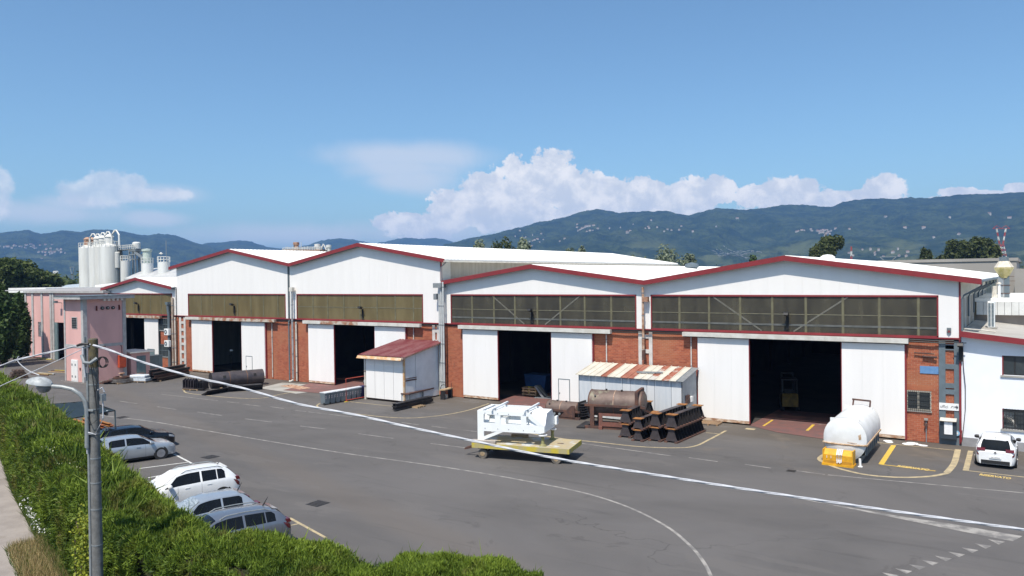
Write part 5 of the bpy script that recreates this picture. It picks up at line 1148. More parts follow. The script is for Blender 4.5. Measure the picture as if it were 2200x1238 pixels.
# ---------------------------------------------------------------- yellow trolley + white frame
TL=(-25.8,34.1); rz=math.atan2(1.3,5.34); LT,WT=5.55,2.45
trol=thing('flatbed_trolley','worn yellow flatbed trolley on small wheels in mid-yard','trolley',(TL[0],TL[1],0),rz)
B(0,LT,0,WT,.80,.86).build('deck',DECKY,trol); 
b=MB(); b.box(-.002,LT+.002,-.03,-.002,.60,.865); b.box(LT+.001,LT+.03,-.03,WT+.03,.60,.865); b.box(-.03,-.003,-.03,WT+.03,.60,.865); b.box(0,LT,WT+.001,WT+.03,.60,.86)
b.build('side_rail',mat('scuffed_yellow_rail',(.50,.40,.05),(.38,.33,.17),1.6,.5,lo=.4,hi=.6),trol)
b=MB(); 
for v in (.4,1.2,2.0): b.box(.1,LT-.1,v-.06,v+.06,.58,.799)
b.build('underframe',RUST,trol)
for u in (.55,LT-.75):
    B(u-.35,u+.35,.3,WT-.3,.50,.579).build('bogie',BLACKPL,trol); MB().cyl((u,.15,.27),(u,WT-.15,.27),.05).build('axle',DARKST,trol)
    for v in (.12,WT-.42):
        w=MB().cyl((u,v,.27),(u,v+.28,.27),.27,n=20).build('wheel',mat('dusty_tyre',(.16,.14,.12),(.10,.09,.08),4,.9),trol,smooth=1); MB().cyl((u,v-.012,.27),(u,v+.292,.27),.14,n=14).build('rim',mat('tan_rim',(.36,.28,.18),(.28,.2,.12),4,.7),w)
MB().bar((0,.5,.55),(-.7,.55,.38),.09).bar((0,1.9,.55),(-.7,.75,.38),.09).build('drawbar',RUST,trol)
MB().box(LT-1.0,LT-.65,1.2,1.3,.861,.875).build('scuff_plate',RUST,trol)
fr=thing('white_steel_frame','fresh white fabricated steel frame with hexagonal drum, resting on the yellow trolley','machine frame',(TL[0],TL[1],.861),rz)
Z=lambda z:z-.861
def plate(v0,v1):
    b=MB()
    def q(*p): b.prism([(u,Z(z)) for u,z in p],v0,v1)
    q((.25,1.03),(.62,1.03),(.62,2.66),(.25,2.66)); q((.62,2.45),(3.25,2.44),(3.25,2.66),(.62,2.66)); q((.62,1.52),(3.9,1.55),(4.15,1.62),(4.15,1.98),(.62,1.98)); q((1.28,1.98),(1.62,1.98),(1.62,2.44),(1.28,2.44)); q((2.80,1.98),(3.12,1.98),(3.12,2.44),(2.80,2.44))
    q((3.25,2.66),(3.25,2.34),(3.75,1.985),(4.15,1.985)); q((.62,1.03),(.62,1.22),(1.35,1.52),(1.75,1.52))
    pass
    return b
plate(.18,.24).build('side_plate',FRESHW,fr); plate(WT-.20,WT-.14).build('side_plate',FRESHW,fr)
for u in (.7,1.46,2.1,2.95,3.6): 
    for z in (2.52,1.68): MB().cyl((u,.176,Z(z)),(u,.18-.02,Z(z)),.022,n=8).build('bolt',GREYPAINT,fr)
hx=[(.30,1.62),(.26,1.95),(.62,2.60),(1.55,2.68),(2.10,2.1),(2.20,1.62)]
b=MB(); b.prism([(v,Z(z)) for v,z in hx],3.30,4.16,'yz'); b.build('hex_hood',FRESHW,fr)
b=MB(); b.prism([(.75,Z(1.62)),(.62,Z(1.9)),(.9,Z(2.3)),(1.5,Z(2.34)),(1.8,Z(1.9)),(1.7,Z(1.62))],.78,3.299,'yz'); b.build('drum',FRESHW,fr)
B(1.62,1.9,.26,1.9,Z(1.9),Z(2.30)).build('cross_plate',FRESHW,fr); B(.62,3.25,.5,1.9,Z(2.56),Z(2.62)).build('top_cover',FRESHW,fr)
b=MB(); b.prism([(.5,Z(1.9)),(2.0,Z(1.9)),(1.8,Z(2.45)),(.7,Z(2.45))],.42,.779,'yz'); b.build('drum_neck',FRESHW,fr)
B(.26,.5,.25,WT-.21,Z(2.40),Z(2.66)).build('end_beam',FRESHW,fr); B(.3,.55,.25,WT-.21,Z(1.55),Z(1.80)).build('end_beam',FRESHW,fr)
for u in (1.15,3.05): MB().bar((u,.05,Z(2.74)),(u+.05,WT-.0,Z(2.80)),.10,.10).build('lifting_rail',FRESHW,fr); B(u-.12,u+.12,.3,.5,Z(2.70),Z(2.735)).build('rail_pad',GREYPAINT,fr)
B(1.9,2.3,.95,1.25,Z(2.621),Z(2.66)).build('inspection_lid',FRESHW,fr)
B(4.17,4.3,WT-.5,WT-.16,Z(1.75),Z(2.2)).build('end_bracket',FRESHW,fr)
for v,l in ((.35,'near olive pedestal stand holding up the drum end of the white frame'),(WT-.35,'far olive pedestal stand under the white frame')):
    s=thing('pedestal_stand',l,'stand',tuple(Vector((TL[0],TL[1],.861))+Matrix.Rotation(rz,3,'Z')@Vector((4.0,v,0))),rz,group='pedestals under the white frame')
    MB().lathe([(.22,0),(.20,.03),(.10,.12),(.085,.3),(.085,.45),(.14,.57)],n=14).build('column',OLIVE,s,smooth=1); MB().lathe([(.24,.571),(.24,.62),(.0,.62)],n=18).build('cap',SIGNW,s)
for (u0,u1,v0,v1,z,l) in ((-.05,1.35,.0,.24,.17,'pale timber baulk under the near leg of the white frame'),(1.5,2.5,WT-.3,WT-.1,.16,'dark timber baulk at the far edge of the trolley deck')):
    c=Vector((TL[0],TL[1],.861))+Matrix.Rotation(rz,3,'Z')@Vector(((u0+u1)/2,(v0+v1)/2,0)); B(-(u1-u0)/2,(u1-u0)/2,-(v1-v0)/2,(v1-v0)/2,0,z).build('timber_baulk',mat('pale_timber',(.42,.38,.34),(.32,.28,.25),4,.8) if v0<1 else WOOD,loc=c,rotz=rz,label=l,cat='timber',bevel=.01)
# ---------------------------------------------------------------- rusty vessels on skids
def vessel(name,lab,c,rz,L,r,zc,skid,big):
    t=thing(name,lab,'pressure vessel',(c[0],c[1],0),rz)
    e=.16*r/.85
    MB().lathe([(0,-L/2-e),(r*.55,-L/2-e*.8),(r*.9,-L/2-e*.35),(r,-L/2),(r,L/2),(r*.9,L/2+e*.35),(r*.55,L/2+e*.8),(0,L/2+e)],c=(0,0,zc),n=36,axis='x').build('shell',VESSEL,t,smooth=1)
    MB().cyl((-.1,0,zc),(-.06,0,zc),r*1.012,n=36).build('weld_seam',RUSTPIPE,t); MB().cyl((-L/2+.0,0,zc),(-L/2+.06,0,zc),r*1.02,n=36).cyl((L/2-.06,0,zc),(L/2,0,zc),r*1.02,n=36).build('rim_band',RUST,t)
    for (u,a) in ((-L*.37,.9),(-L*.2,.1),(L*.1,.2)): 
        y,z=-math.sin(a)*r,math.cos(a)*r; MB().cyl((u,y*.97,zc+z*.97),(u,y*1.1,zc+z*1.1),.07,n=10).build('nozzle',DARKST,t)
    b=MB(); w=r*1.05
    for s in(-1,1):
        b.box(-L/2-.2,L/2+.3,s*w-.06,s*w+.06,zc-.12,zc+.02); b.box(-L/2-.2,L/2+.3,s*w-.08,s*w+.08,0,.16)
        for u in (-L/2+.3,L/2-.6): b.box(u-.14,u+.14,s*w-.07,s*w+.07,.16,zc-.12)
    b.build('skid_frame',RUST,t)
    if big:
        REDOX=mat('red_oxide_plate',(.20,.08,.06),(.14,.065,.05),2,.75)
        b=MB(); u0,u1,z0,z1=-L*.28,L*.30,.2,1.05; y_=-w-.14
        b.box(u0,u1,y_,y_+.05,z0,z0+.28); b.box(u0,u1,y_,y_+.05,z1-.18,z1); b.box(u0,u0+.25,y_,y_+.05,z0+.28,z1-.18); b.box(u1-.45,u1,y_,y_+.05,z0+.28,z1-.18)
        b.build('red_end_plate',REDOX,t); MB().box(u1-.33,u1-.12,y_-.05,y_-.001,.62,.95).build('instrument_cover',GALV,t)
        for u in (u0+.15,u1-.2): MB().box(u-.12,u+.12,y_-.18,y_-.002,0,.22).build('foot_bracket',REDOX,t)
        b=MB(); u=L/2-.28
        for s in(-1,1): b.box(u-.1,u+.1,s*w*.98-.1,s*w*.98+.1,zc-.1,zc+r+.05)
        b.bar((u,-w,zc+r+.02),(u,w,zc+r+.05),.2,.2); b.bar((u,-w,zc-.1),(u+.6,w*.2,zc-.5),.14); b.build('end_portal',RUST,t)
        MB().box(-L/2-.7,-L/2-.15,-w-.3,w,0,.1).build('base_extension',DARKST,t)
    else:
        b=MB(); u=L/2+.05
        b.prism([(u-1.3,.15),(u-.1,.15),(u-.1,zc+r*.7),(u-.35,zc+r*.7)],-w-.12,-w-.07); b.build('gusset_plate',RUST,t)
        b=MB()
        for k in range(6): b.box(L/2+.2,L/2+.55,-w+.1,w-.1,.25+k*.17,.29+k*.17)
        b.box(L/2+.15,L/2+.22,-w,w,.1,1.25); b.build('fin_pack',DARKST,t)
        for u in(-.4,0): MB().cyl((u,-w-.1,.33),(u,-w-.16,.33),.09,n=12).build('lifting_eye',GALV,t)
vessel('rusty_vessel','large rust-brown cylindrical vessel cradled in a heavy steel skid',(-22.85,46.15),math.radians(12),3.55,.86,1.57,1,True)
vessel('rusty_vessel','smaller grey-brown cylinder on a rusty skid, left of the large vessel',(-27.75,47.55),math.radians(2),2.5,.55,.60,1,False)
# ---------------------------------------------------------------- trestle beams
def trestle(L,hh,w=.92):
    t=thing('steel_trestle','x','steel trestle',(0,0,0)); g=[]
    nr=int(L/.40)
    MB().box(-.03,.03,.05,L-.05,.09,hh-.05).build('web',DARKST,t)
    for k in range(nr+1):
        y=.06+(L-.12)*k/nr
        q=MB().prism([(-w*.42,.09),(w*.42,.09),(w*.22,hh*.72),(w*.21,hh-.05),(-w*.21,hh-.05),(-w*.22,hh*.72)],y-.012,y+.012).build('rib',DARKST if 0<k<nr else MILL,t)
    MB().box(-w*.17,w*.17,0.,L,hh-.048,hh-.01).build('top_flange',MILL,t)
    for y in (0,L-.42): MB().box(-w*.34,w*.34,y-.06,y+.40,hh-.009,hh+.028).build('end_plate',RUSTO,t)
    for s in(-1,1): MB().box(s*w*.36-.09,s*w*.36+.09,-.06,L+.06,.0,.085).build('foot_rail',RUST,t)
    return t
tr1=trestle(4.3,.82); tr2=trestle(3.1,.66,.82); C_=[
 (tr1,-17.95,43.35,0,'rusty trestle at the bottom of the rightmost stack'),(tr1,-17.95,43.37,.85,'rusty trestle on top of the rightmost stack, orange end plates'),
 (tr1,-18.95,43.25,0,'bottom trestle of the stack just left of the rightmost one'),(tr1,-18.95,43.28,.85,'top trestle of the stack just left of the rightmost one'),
 (tr2,-19.85,42.75,0,'lower trestle of the short stack in front of the others'),(tr2,-19.85,42.78,.69,'upper trestle of the short low stack with orange end plate'),
 (tr1,-20.95,43.3,0,'bottom trestle of the leftmost stack beside the large vessel'),(tr1,-20.95,43.33,.85,'top trestle of the leftmost stack beside the large vessel')]
used=set()
for (src,x_,y_,z_,l) in C_:
    o=src if src not in used else copy_tree(src); used.add(src); o.location=(x_,y_,z_); o['label']=l; o['group']='rusty steel trestles stacked in the yard'; o.rotation_euler=(0,0,math.radians(-2 if x_>-19.5 else 4 if x_<-20 else 0))
# ---------------------------------------------------------------- white tank
t=thing('white_tank','weathered white road-tanker barrel standing on the ground by the right doorway','tank',(-8.25,43.4,0),math.radians(1)); L=4.9
def sec(f,s=1.0,n=40):
    P=[]
    for k in range(n):
        a=2*PI*k/n; ca,sa=math.cos(a),math.sin(a); x_=1.06*math.copysign(abs(ca)**.9,ca); z_=1.13*math.copysign(abs(sa)**(.92 if sa>0 else 1.0),sa)
        P.append((x_*s,z_*s+1.27))
    return P
st=[(-.26,.05),(-.22,.42),(-.14,.74),(-.06,.92),(0,1),(L,1),(L+.06,.92),(L+.14,.74),(L+.2,.4),(L+.22,.05)]
b=MB(); n=40; vs=[]
for (y,s) in st: vs+=[(p[0],y,p[1] if s==1 else (p[1]-1.27)+1.27) for p in sec(0,s)]
b.add(vs,[(i*n+k,i*n+(k+1)%n,(i+1)*n+(k+1)%n,(i+1)*n+k) for i in range(len(st)-1) for k in range(n)]+[tuple(range(n)),tuple(range(n*9,n*10))]); b.build('barrel',TANKW,t,smooth=1)
b=MB(); 
for y in (0,L*.5,L): 
    P=sec(0,1.012); b.add([(p[0],y-.02,p[1]) for p in P]+[(p[0],y+.02,p[1]) for p in P],[(k,(k+1)%n,(k+1)%n+n,k+n) for k in range(n)])
b.build('hoop',TANKW,t)
b=MB(); 
for s in(-1,1): b.box(s*1.06-.04,s*1.06+.04,-.05,L,.98,1.06)
b.tube([(-1.06,0,1.02),(-.95,-.12,1.02),(-.6,-.2,1.02),(0,-.24,1.02),(.6,-.2,1.02),(.95,-.12,1.02),(1.06,0,1.02)],.05); b.build('belt_rail',TANKRUST,t)
b=MB(); 
for k in range(7): b.box(1.0,1.05,.25+k*.68,.36+k*.68,.45,.97).box(-1.05,-1.0,.25+k*.68,.36+k*.68,.45,.97)
b.box(.97,.995,.1,L-.1,.5,.97); b.build('side_brackets',GREYPAINT,t)
MB().prism([(-.72,.0),(.72,.0),(.9,.45),(-.9,.45)],.15,L-.1).build('cradle',GREYSTEEL,t)
for (x_,y_) in ((-.62,.25),(.55,.2),(-.62,L-.4),(.58,L-.4)): B(x_-.14,x_+.14,y_-.06,y_+.06,2.02,2.30).build('lifting_lug',TANKW,t)
b=MB(); b.bar((-.35,L-.3,2.35),(-.3,L-.3,2.72),.08).bar((.55,L-.3,2.3),(.58,L-.3,2.66),.08).bar((-.38,L-.3,2.70),(.6,L-.3,2.66),.09); b.build('rear_hoop',RUST,t)
MB().prism([(.58,1.25),(.82,1.35),(.80,1.62),(.62,1.5)],-.16,-.145).build('rust_patch',TANKRUST,t); MB().box(.0,.62,-.245,-.235,1.12,1.15).build('rust_streak',TANKRUST,t)
t=thing('yellow_counterweight','orange-yellow steel box beam with white slings in front of the white tank','ballast box',(-8.42,42.80,0),math.radians(-1)); t.scale=(.86,.9,.9)

b=MB().prism([(-.36,.30),(.20,.30),(.20,.86),(-.05,.90),(-.36,.62)],-.80,.80,'yz'); b.build('body',ORANGEY,t); B(-.9,.9,-.48,.35,.0,.12).build('base_plate',ORANGEY,t); B(-.83,.83,-.40,.25,.121,.299).build('plinth',mat('shadowed_ochre',(.48,.25,.02),(.4,.2,.02),4,.6),t)  # plinth takes a darker copy of the orange, shade put into its colour
for s in(-1,1): B(s*.83-.03,s*.83+.03,-.42,.3,.12,.92).build('end_plate',ORANGEY,t)
for x_ in (-.62,-.38): B(x_-.012,x_+.012,-.42,-.361,.42,.56).build('pin',TANKW,t)
t2=thing('white_slings','bundle of white lifting slings hanging over the yellow box','slings',(-8.35,42.44,.10)); t2.scale=(.9,.9,.9)
for k in range(4): MB().tube([(-.14+k*.09,.40,.80),(-.13+k*.09,.20,.80),(-.13+k*.085,-.02,.55),(-.12+k*.08,-.06,.3),(-.1+k*.07,-.07,.08+.05*(k%2))],.032,6).build('sling',SIGNW,t2,smooth=1)
t=thing('white_hose_stub','short white pipe stub leaning at the front right of the tank','pipe stub',(-7.42,42.9,0)); MB().cyl((0,0,0),(-.02,.0,.42),.06).build('pipe',SIGNW,t); MB().box(-.1,.1,-.1,.1,0,.03).build('foot',SIGNW,t)
# ---------------------------------------------------------------- wheelie bins
def bin_(mb_,lid,stripe=True):
    t=thing('wheelie_bin','x','wheelie bin',(0,0,0))
    MB().add([(-.25,-.22,.08),(.25,-.22,.08),(.25,.22,.08),(-.25,.22,.08),(-.30,-.28,.94),(.33,-.28,.94),(.33,.28,.94),(-.30,.28,.94)],[(0,3,2,1),(4,5,6,7),(0,1,5,4),(1,2,6,5),(2,3,7,6),(3,0,4,7)]).build('body',mb_,t)
    MB().prism([(-.34,.945),(.36,.945),(.33,1.03),(0,1.06),(-.32,1.0)],-.30,.30).build('lid',lid,t,bevel=.01)
    for s in(-1,1): MB().cyl((.22,s*.26,.1),(.22,s*.31,.1),.1,n=12).build('wheel',RUBBER,t)
    MB().bar((.40,-.2,.95),(.40,.2,.95),.04).build('handle',mb_,t)
    if stripe:
        for s in(-1,1):
            for k in range(3):
                z=.5+k*.14; x0_=.285+.08*(z-.1)/.9*0; MB().add([(.315,s*.17-.05,z),(.318,s*.17+.05,z+.06),(.322,s*.17+.05,z+.12),(.320,s*.17-.05,z+.06)],[(0,1,2,3)]).build('reflective_stripe',mat('stripe',(.8,.45,.4),(.8,.75,.72),14,.5),t)
    return t
g1=bin_(GREYBIN,BINLID); g2=bin_(BLUEBIN,BLUEBIN,False)
labs=['first grey wheelie bin at the front end of the row','second grey wheelie bin from the front of the row','third grey wheelie bin from the front of the row','fourth grey wheelie bin, in front of the red rail','grey wheelie bin directly behind the red rail post','grey bin next behind the rail post','dark grey bin before the blue one','blue wheelie bin near the shed corner','last dark blue bin against the shed']
us=set()
for k,l in enumerate(labs):
    src=g2 if k>=7 else g1; o=src if src not in us else copy_tree(src); us.add(src); o.location=(-47.05+.02*k,42.75+k*.56,0); o['label']=l; o['group']='wheelie bins in a row beside the red-roofed shed'; o.rotation_euler=(0,0,random.uniform(-.06,.06))
t=thing('red_barrier_rail','red tubular barrier frame in front of the bins','barrier',(-46.5,44.5,0)); b=MB()
b.tube([(0,0,.02),(0,0,1.9),(.05,2.2,1.9)],.035,6).tube([(0,0,.15),(.05,2.2,.15)],.03,6).tube([(.05,2.2,.0),(.05,2.2,1.9)],.03,6); b.build('tube_frame',REDRAIL,t)
B(-.1,.1,-.15,.15,0,.05).build('foot',YELLOW,t)
t=thing('trash_bag','dark rubbish bag on top of the last bins','rubbish bag',(-46.85,47.3,1.07)); MB().lathe([(0,0),(.3,.05),(.38,.25),(.25,.48),(.08,.6),(.12,.68)],n=12).build('bag',mat('bag_film',(.06,.055,.055),(.2,.19,.19),7,.35),t,smooth=1); MB().cyl((0,0,.56),(0,0,.6),.1,n=10).build('knot',BLACKPL,t)
# ---------------------------------------------------------------- steel by the shed
def hbeam(L,h,w,name='steel_beam',mt=DARKST,**k):
    b=MB(); b.box(-L/2,L/2,-w/2,w/2,0,h*.12).box(-L/2,L/2,-w/2,w/2,h*.88,h).box(-L/2,L/2,-w*.06,w*.06,h*.12,h*.88); return b.build(name,mt,**k)
a=G(850,884);b_=G(928,866); d=b_-a; ang=math.atan2(d.y,d.x); c=(a+b_)/2; L=d.length
nrm=Vector((-math.sin(ang),math.cos(ang),0))
for k,(o_,z,l) in enumerate(((0,.12,'near bottom black channel of the stack beside the shed'),(.26,.12,'far bottom black channel of the stack beside the shed'),(0,.35,'near upper black channel of the stack beside the shed'),(.26,.35,'topmost black channel at the back of the stack'))):
    p=c+nrm*o_; q=hbeam(L+(.3 if k==0 else 0),.22,.22,loc=(p.x,p.y,z),rotz=ang,label=l,cat='steel beam',group='black steel channels stacked by the red-roofed shed')
def pallet(name,lab,x_,y_,z_,rz,w=1.2,d=.8,mt=WOOD,group=None):
    t=thing(name,lab,'pallet',(x_,y_,z_),rz,group)
    me=None
    for k in range(5):
        if me is None: me=B(-w/2,w/2,-.05,.05,.10,.125).build('deck_board',mt,t); q=me
        else: q=me.copy(); C.objects.link(q)
        q.location=(0,-d/2+.05+k*(d-.1)/4,0)
    me=None
    for k in range(3):
        if me is None: me=B(-.05,.05,-d/2,d/2,0,.10).build('bearer',mt,t); q=me
        else: q=me.copy(); C.objects.link(q)
        q.location=((k-1)*(w/2-.06),0,0)
    return t
pallet('pallet','small pale pallet under the black channels by the shed',c.x+.2,c.y+.1,0,ang,1.0,.9,group='pallets in the yard')
a=G(878,868); b_=G(938,852); d=b_-a; ang=math.atan2(d.y,d.x); c=(a+b_)/2; nn=Vector((-math.sin(ang),math.cos(ang),0))
t=thing('steel_bench','dark steel bench frame against the side of the red-roofed shed','bench',(c.x+nn.x*.35,c.y+nn.y*.35,0),ang); L=d.length
B(-L/2,L/2,-.4,.4,.72,.82).build('bench_top',RUST,t)
for s in(-1,0,1):
    for v in(-1,1): B(s*(L/2-.1)-.05,s*(L/2-.1)+.05,v*.34-.04,v*.34+.04,0,.72).build('leg',GREYSTEEL,t)
t=thing('small_workbench','small wooden-topped bench behind the steel bench','bench',(c.x+1.2,c.y+1.6,0),ang); B(-.7,.7,-.25,.25,.75,.83).build('bench_top',WOOD,t)
for s in(-1,1): B(s*.6-.06,s*.6+.06,-.2,.2,0,.75).build('leg',DARKST,t)
t=thing('hose_stand','hose coil and bucket at the foot of the downpipes','hose stand',(-40.9,50.2,0)); MB().tube([(math.cos(q)*.35,0,.75+math.sin(q)*.35) for q in np.linspace(0,2*PI,17)],.03,6).tube([(.8+math.cos(q)*.02,0,q) for q in np.linspace(0,1.3,5)],.02).build('hose',BLACKPL,t); MB().lathe([(.16,0),(.2,.3)],c=(.25,-.1,0),n=12).build('bucket',PVC,t); MB().box(-.1,.1,-.1,.1,0,.45).build('post',RUST,t)
# ---------------------------------------------------------------- steel cylinder group
a=Vector((-63.45,43.7,0)); b_=Vector((-61.75,48.2,0)); d=(b_-a).normalized(); ang=math.atan2(d.y,d.x); L=(b_-a).length; r=.70
t=thing('steel_cylinder','long bare purple-grey rolled steel cylinder of three welded rings','cylinder',((a.x+b_.x)/2,(a.y+b_.y)/2,0),ang)
for k in range(3):
    u0=-L/2+k*L/3; q=MB().lathe([(r,u0+.012),(r,u0+L/3-.012)],c=(0,0,r+.08),n=40,axis='x'); q.f=[f for f in q.f if len(f)==4]
    q.build('shell_ring',MILL,t,smooth=1); q=MB().lathe([(r-.03,u0+.012),(r-.03,u0+L/3-.012)],c=(0,0,r+.08),n=40,axis='x'); q.f=[f for f in q.f if len(f)==4]; q.build('inner_lining',DARKST,t,smooth=1)
    MB().lathe([(r*1.003,u0-.012),(r*1.006,u0),(r*1.003,u0+.0119)],c=(0,0,r+.08),n=40,axis='x').build('weld_seam',RUSTO if 0<k else DARKST,t)
    if k!=1:
        y_,z_=-math.sin(1.15)*r,math.cos(1.15)*r; q=B(-.13,.13,-.13,.13,-.012,.012).build('cut_hole',BLACK,t); q.location=(u0+L/6+(.3 if k==0 else -.1),y_*1.005,r+.08+z_*1.005); q.rotation_euler=(1.15,0,0)
for u in(-L/3,L/3): B(u-.1,u+.1,-.6,.6,0,.1).build('chock',WOOD,t)
# trough pieces in front of the cylinder
a=G(438,850,.0);b_=G(530,834,.0); d=b_-a; ang=math.atan2(d.y,d.x); L=d.length; c=(a+b_)/2
t=thing('folded_trough','long folded dark steel trough lying in front of the cylinder','steel trough',(c.x,c.y,0),ang); MB().prism([(-.45,.42),(-.05,0),(.35,.05),(.35,.08),(-.04,.04),(-.42,.44)],-L/2,L/2,'yz').build('folded_sheet',DARKST,t); MB().prism([(-.42,.40),(-.04,.04),(.3,.08)],-L/2+.02,-L/2+.05,'yz').build('end_gusset',DARKST,t); MB().bar((L*.22,-.5,.05),(L*.26,.3,.45),.05).build('brace',GALV,t)
a=G(528,834,.0);b_=G(572,833,.0); c=(a+b_)/2
t=thing('folded_trough','short dark folded trough with pale end at the right of the cylinder','steel trough',(-59.6,44.6,0),math.radians(60)); MB().prism([(-.5,.5),(-.1,0),(.45,.02),(.75,.45),(.72,.47),(.43,.06),(-.08,.04),(-.46,.52)],-1.5,1.5,'yz').build('folded_sheet',DARKST,t); MB().prism([(-.46,.5),(-.08,.05),(.43,.07),(.2,.5)],-1.5,-1.46,'yz').build('end_plate',mat('pale_cut_plate',(.20,.20,.21),(.15,.15,.16),2,.4,metal=.4),t)
p=G(411,839); t=thing('finned_steel_blocks','dark plum finned steel blocks on a pallet beside the cylinder','steel blocks',(p.x,p.y+.35,.13),math.radians(15))
B(-1.0,.35,-.45,.45,0,.1).build('base_plate',MILL,t); B(.42,1.3,-.4,.4,0,.1).build('base_plate',DARKST,t)
for k in range(5): MB().prism([(-.44,.10),(.44,.10),(.44,.45),(-.05,.95),(-.44,.8)],-.98+k*.3,-.93+k*.3,'yz').build('fin',MILL,t)
for k in range(5): MB().prism([(-.38,.10),(.38,.10),(.38,.75),(-.38,.62)],.45+k*.19,.49+k*.19,'yz').build('fin',DARKST,t)
pallet('pallet','pallet under the finned steel blocks',p.x-.1,p.y+.3,0,math.radians(15),1.7,.95,group='pallets in the yard')
p=G(1523,913); pallet('pallet','lone wooden pallet on the ground left of the widest doorway',p.x,p.y+.3,0,.05,1.3,1.1,mat('tan_wood',(.34,.22,.13),(.26,.17,.1),3,.8),group='pallets in the yard')
p=G(590,833); t=thing('rusty_floor_plate','flat rusty plate on the pale apron by the second hall','steel plate',(p.x+1.5,p.y+1.2,.006),-.2); B(-1.8,1.8,-.6,.6,0,.02).build('plate',RUSTPIPE,t); B(-1.5,-1.3,-.05,.05,.0201,.05).build('lifting_tab',RUST,t)
# ---------------------------------------------------------------- goods beside the pink tower
p=G(249,824); t=thing('steel_ring','big stack of bright machined steel rings on a pallet by the tower','flange rings',(p.x,p.y+.6,.13))
for k,(z,r0,r1) in enumerate(((0,1.15,.95),(.17,1.12,.92),(.34,.75,.6))): MB().lathe([(r1,z),(r0,z),(r0,z+.15),(r1,z+.15),(r1,z)],n=36).build('ring',mat('machined_steel',(.36,.34,.32),(.22,.2,.19),3,.3,metal=.7) if k<2 else RUST,t,smooth=1)
MB().lathe([(.0,.5),(.2,.5),(.12,.75),(.3,.78),(.3,.84),(0,.84)],n=14).build('hub',RUSTPIPE,t)
pallet('pallet','pallet under the machined rings',p.x,p.y+.6,0,0,2.0,1.9,group='pallets in the yard')
p=G(293,822); t=thing('wrapped_bundle','pale plastic-wrapped bundle of sheets beside the rings','wrapped bundle',(p.x,p.y+.5,.12),.35); B(-.95,.95,-.55,.55,0,.33).build('lower_pack',LEADMAT,t,bevel=.05); B(-.9,.88,-.58,.5,.335,.62).build('upper_pack',mat('white_wrap',(.68,.70,.72),(.55,.6,.66),4,.3),t,bevel=.06)
pallet('pallet','pallet under the wrapped bundle',p.x,p.y+.5,0,.35,1.9,1.1,group='pallets in the yard')
p=G(272,822); t=thing('wrapped_coil','small white wrapped coil between the rings and the bundle','wrapped coil',(p.x-.2,p.y+1.6,0),.1); MB().lathe([(.5,0),(.8,.05),(.8,.4),(.5,.45),(.5,0)],n=20).build('coil',mat('white_wrap2',(.68,.70,.72),(.55,.6,.66),4,.3),t); MB().lathe([(.3,.45),(.35,.75),(0,.78)],n=12).build('rusty_core',RUST,t)
p=G(218,826); t=thing('rusty_scrap_heap','small dark heap of scrap rings beside the pole','scrap',(p.x,p.y+.4,0)); 
for k in range(4): MB().lathe([(.25,0),(.38,0),(.38,.1),(.25,.1),(.25,0)],c=(k*.35-.5,(k%2)*.3,.1*k),n=16).build('scrap_ring',RUST,t)
# long dark timber / beam stack
BM=[RUST,DARKST,mat('brown_beam',(.09,.06,.045),(.06,.04,.032),3,.85)]
k=0
for z in range(4):
    for j in range(3):
        if z==3 and j==2: continue
        L=random.uniform(4.6,6.0); hbeam(L,.24,.26,'steel_beam',BM[(z+j)%3],loc=(-74.15+j*.36+random.uniform(-.04,.04)-.1*z,46.0+random.uniform(-.3,.3),.14+z*.27),rotz=math.radians(111),
            label='%s beam, %s row of the long dark stack left of the white lattice'%(['nearest','middle','rearmost'][2-j],['bottom','second','third','top'][z]),cat='steel beam',group='long dark beams stacked before the leftmost hall')
for k,(y_,l) in enumerate(((44.2,'pale timber sleeper under the near end of the dark beams'),(48,'pale timber sleeper under the far end of the dark beams'))): B(-.8,.8,-.07,.07,0,.13).build('timber_sleeper',WOOD,loc=(-73.8-(y_-46)*.35,y_,0),label=l,cat='timber')
for k,(x_,y_,l,an) in enumerate(((338,793,'loose yellow-brown plank heap behind the beam stack',.3),(128,800,'yellow and brown timbers lying beside the pink tower',.25),(88,806,'thin planks on the asphalt left of the pink tower',.1),(80,770,'dark round bars lying at the foot of the pink warehouse',.0),(98,772,'rusty round tube end by the pink warehouse wall',.1))):
    p=G(x_,y_); t=thing('timber_pile',l,'timber pile',(p.x,p.y+.3,0),an)
    for j in range(5): B(-1.6+.2*(j%2),1.5-.3*(j%3),-.5+j*.22,-.36+j*.22,.0+.09*(j%2),.08+.09*(j%2)).build('plank',[DECKY,WOOD,RUST,WOOD,YELLOW][(j+k)%5] if k!=3 else RUST,t)
t=thing('white_floor_rags','scattered white flakes on the ground under the right door','litter',(-6.3,50.2,0)); 
for k in range(7): 
    r=random.uniform(.1,.4); MB().lathe([(0,.011),(r,.01)],c=(random.uniform(-1.1,1.2),random.uniform(-.25,.25),.0),n=9).build('flake',SIGNW,t)
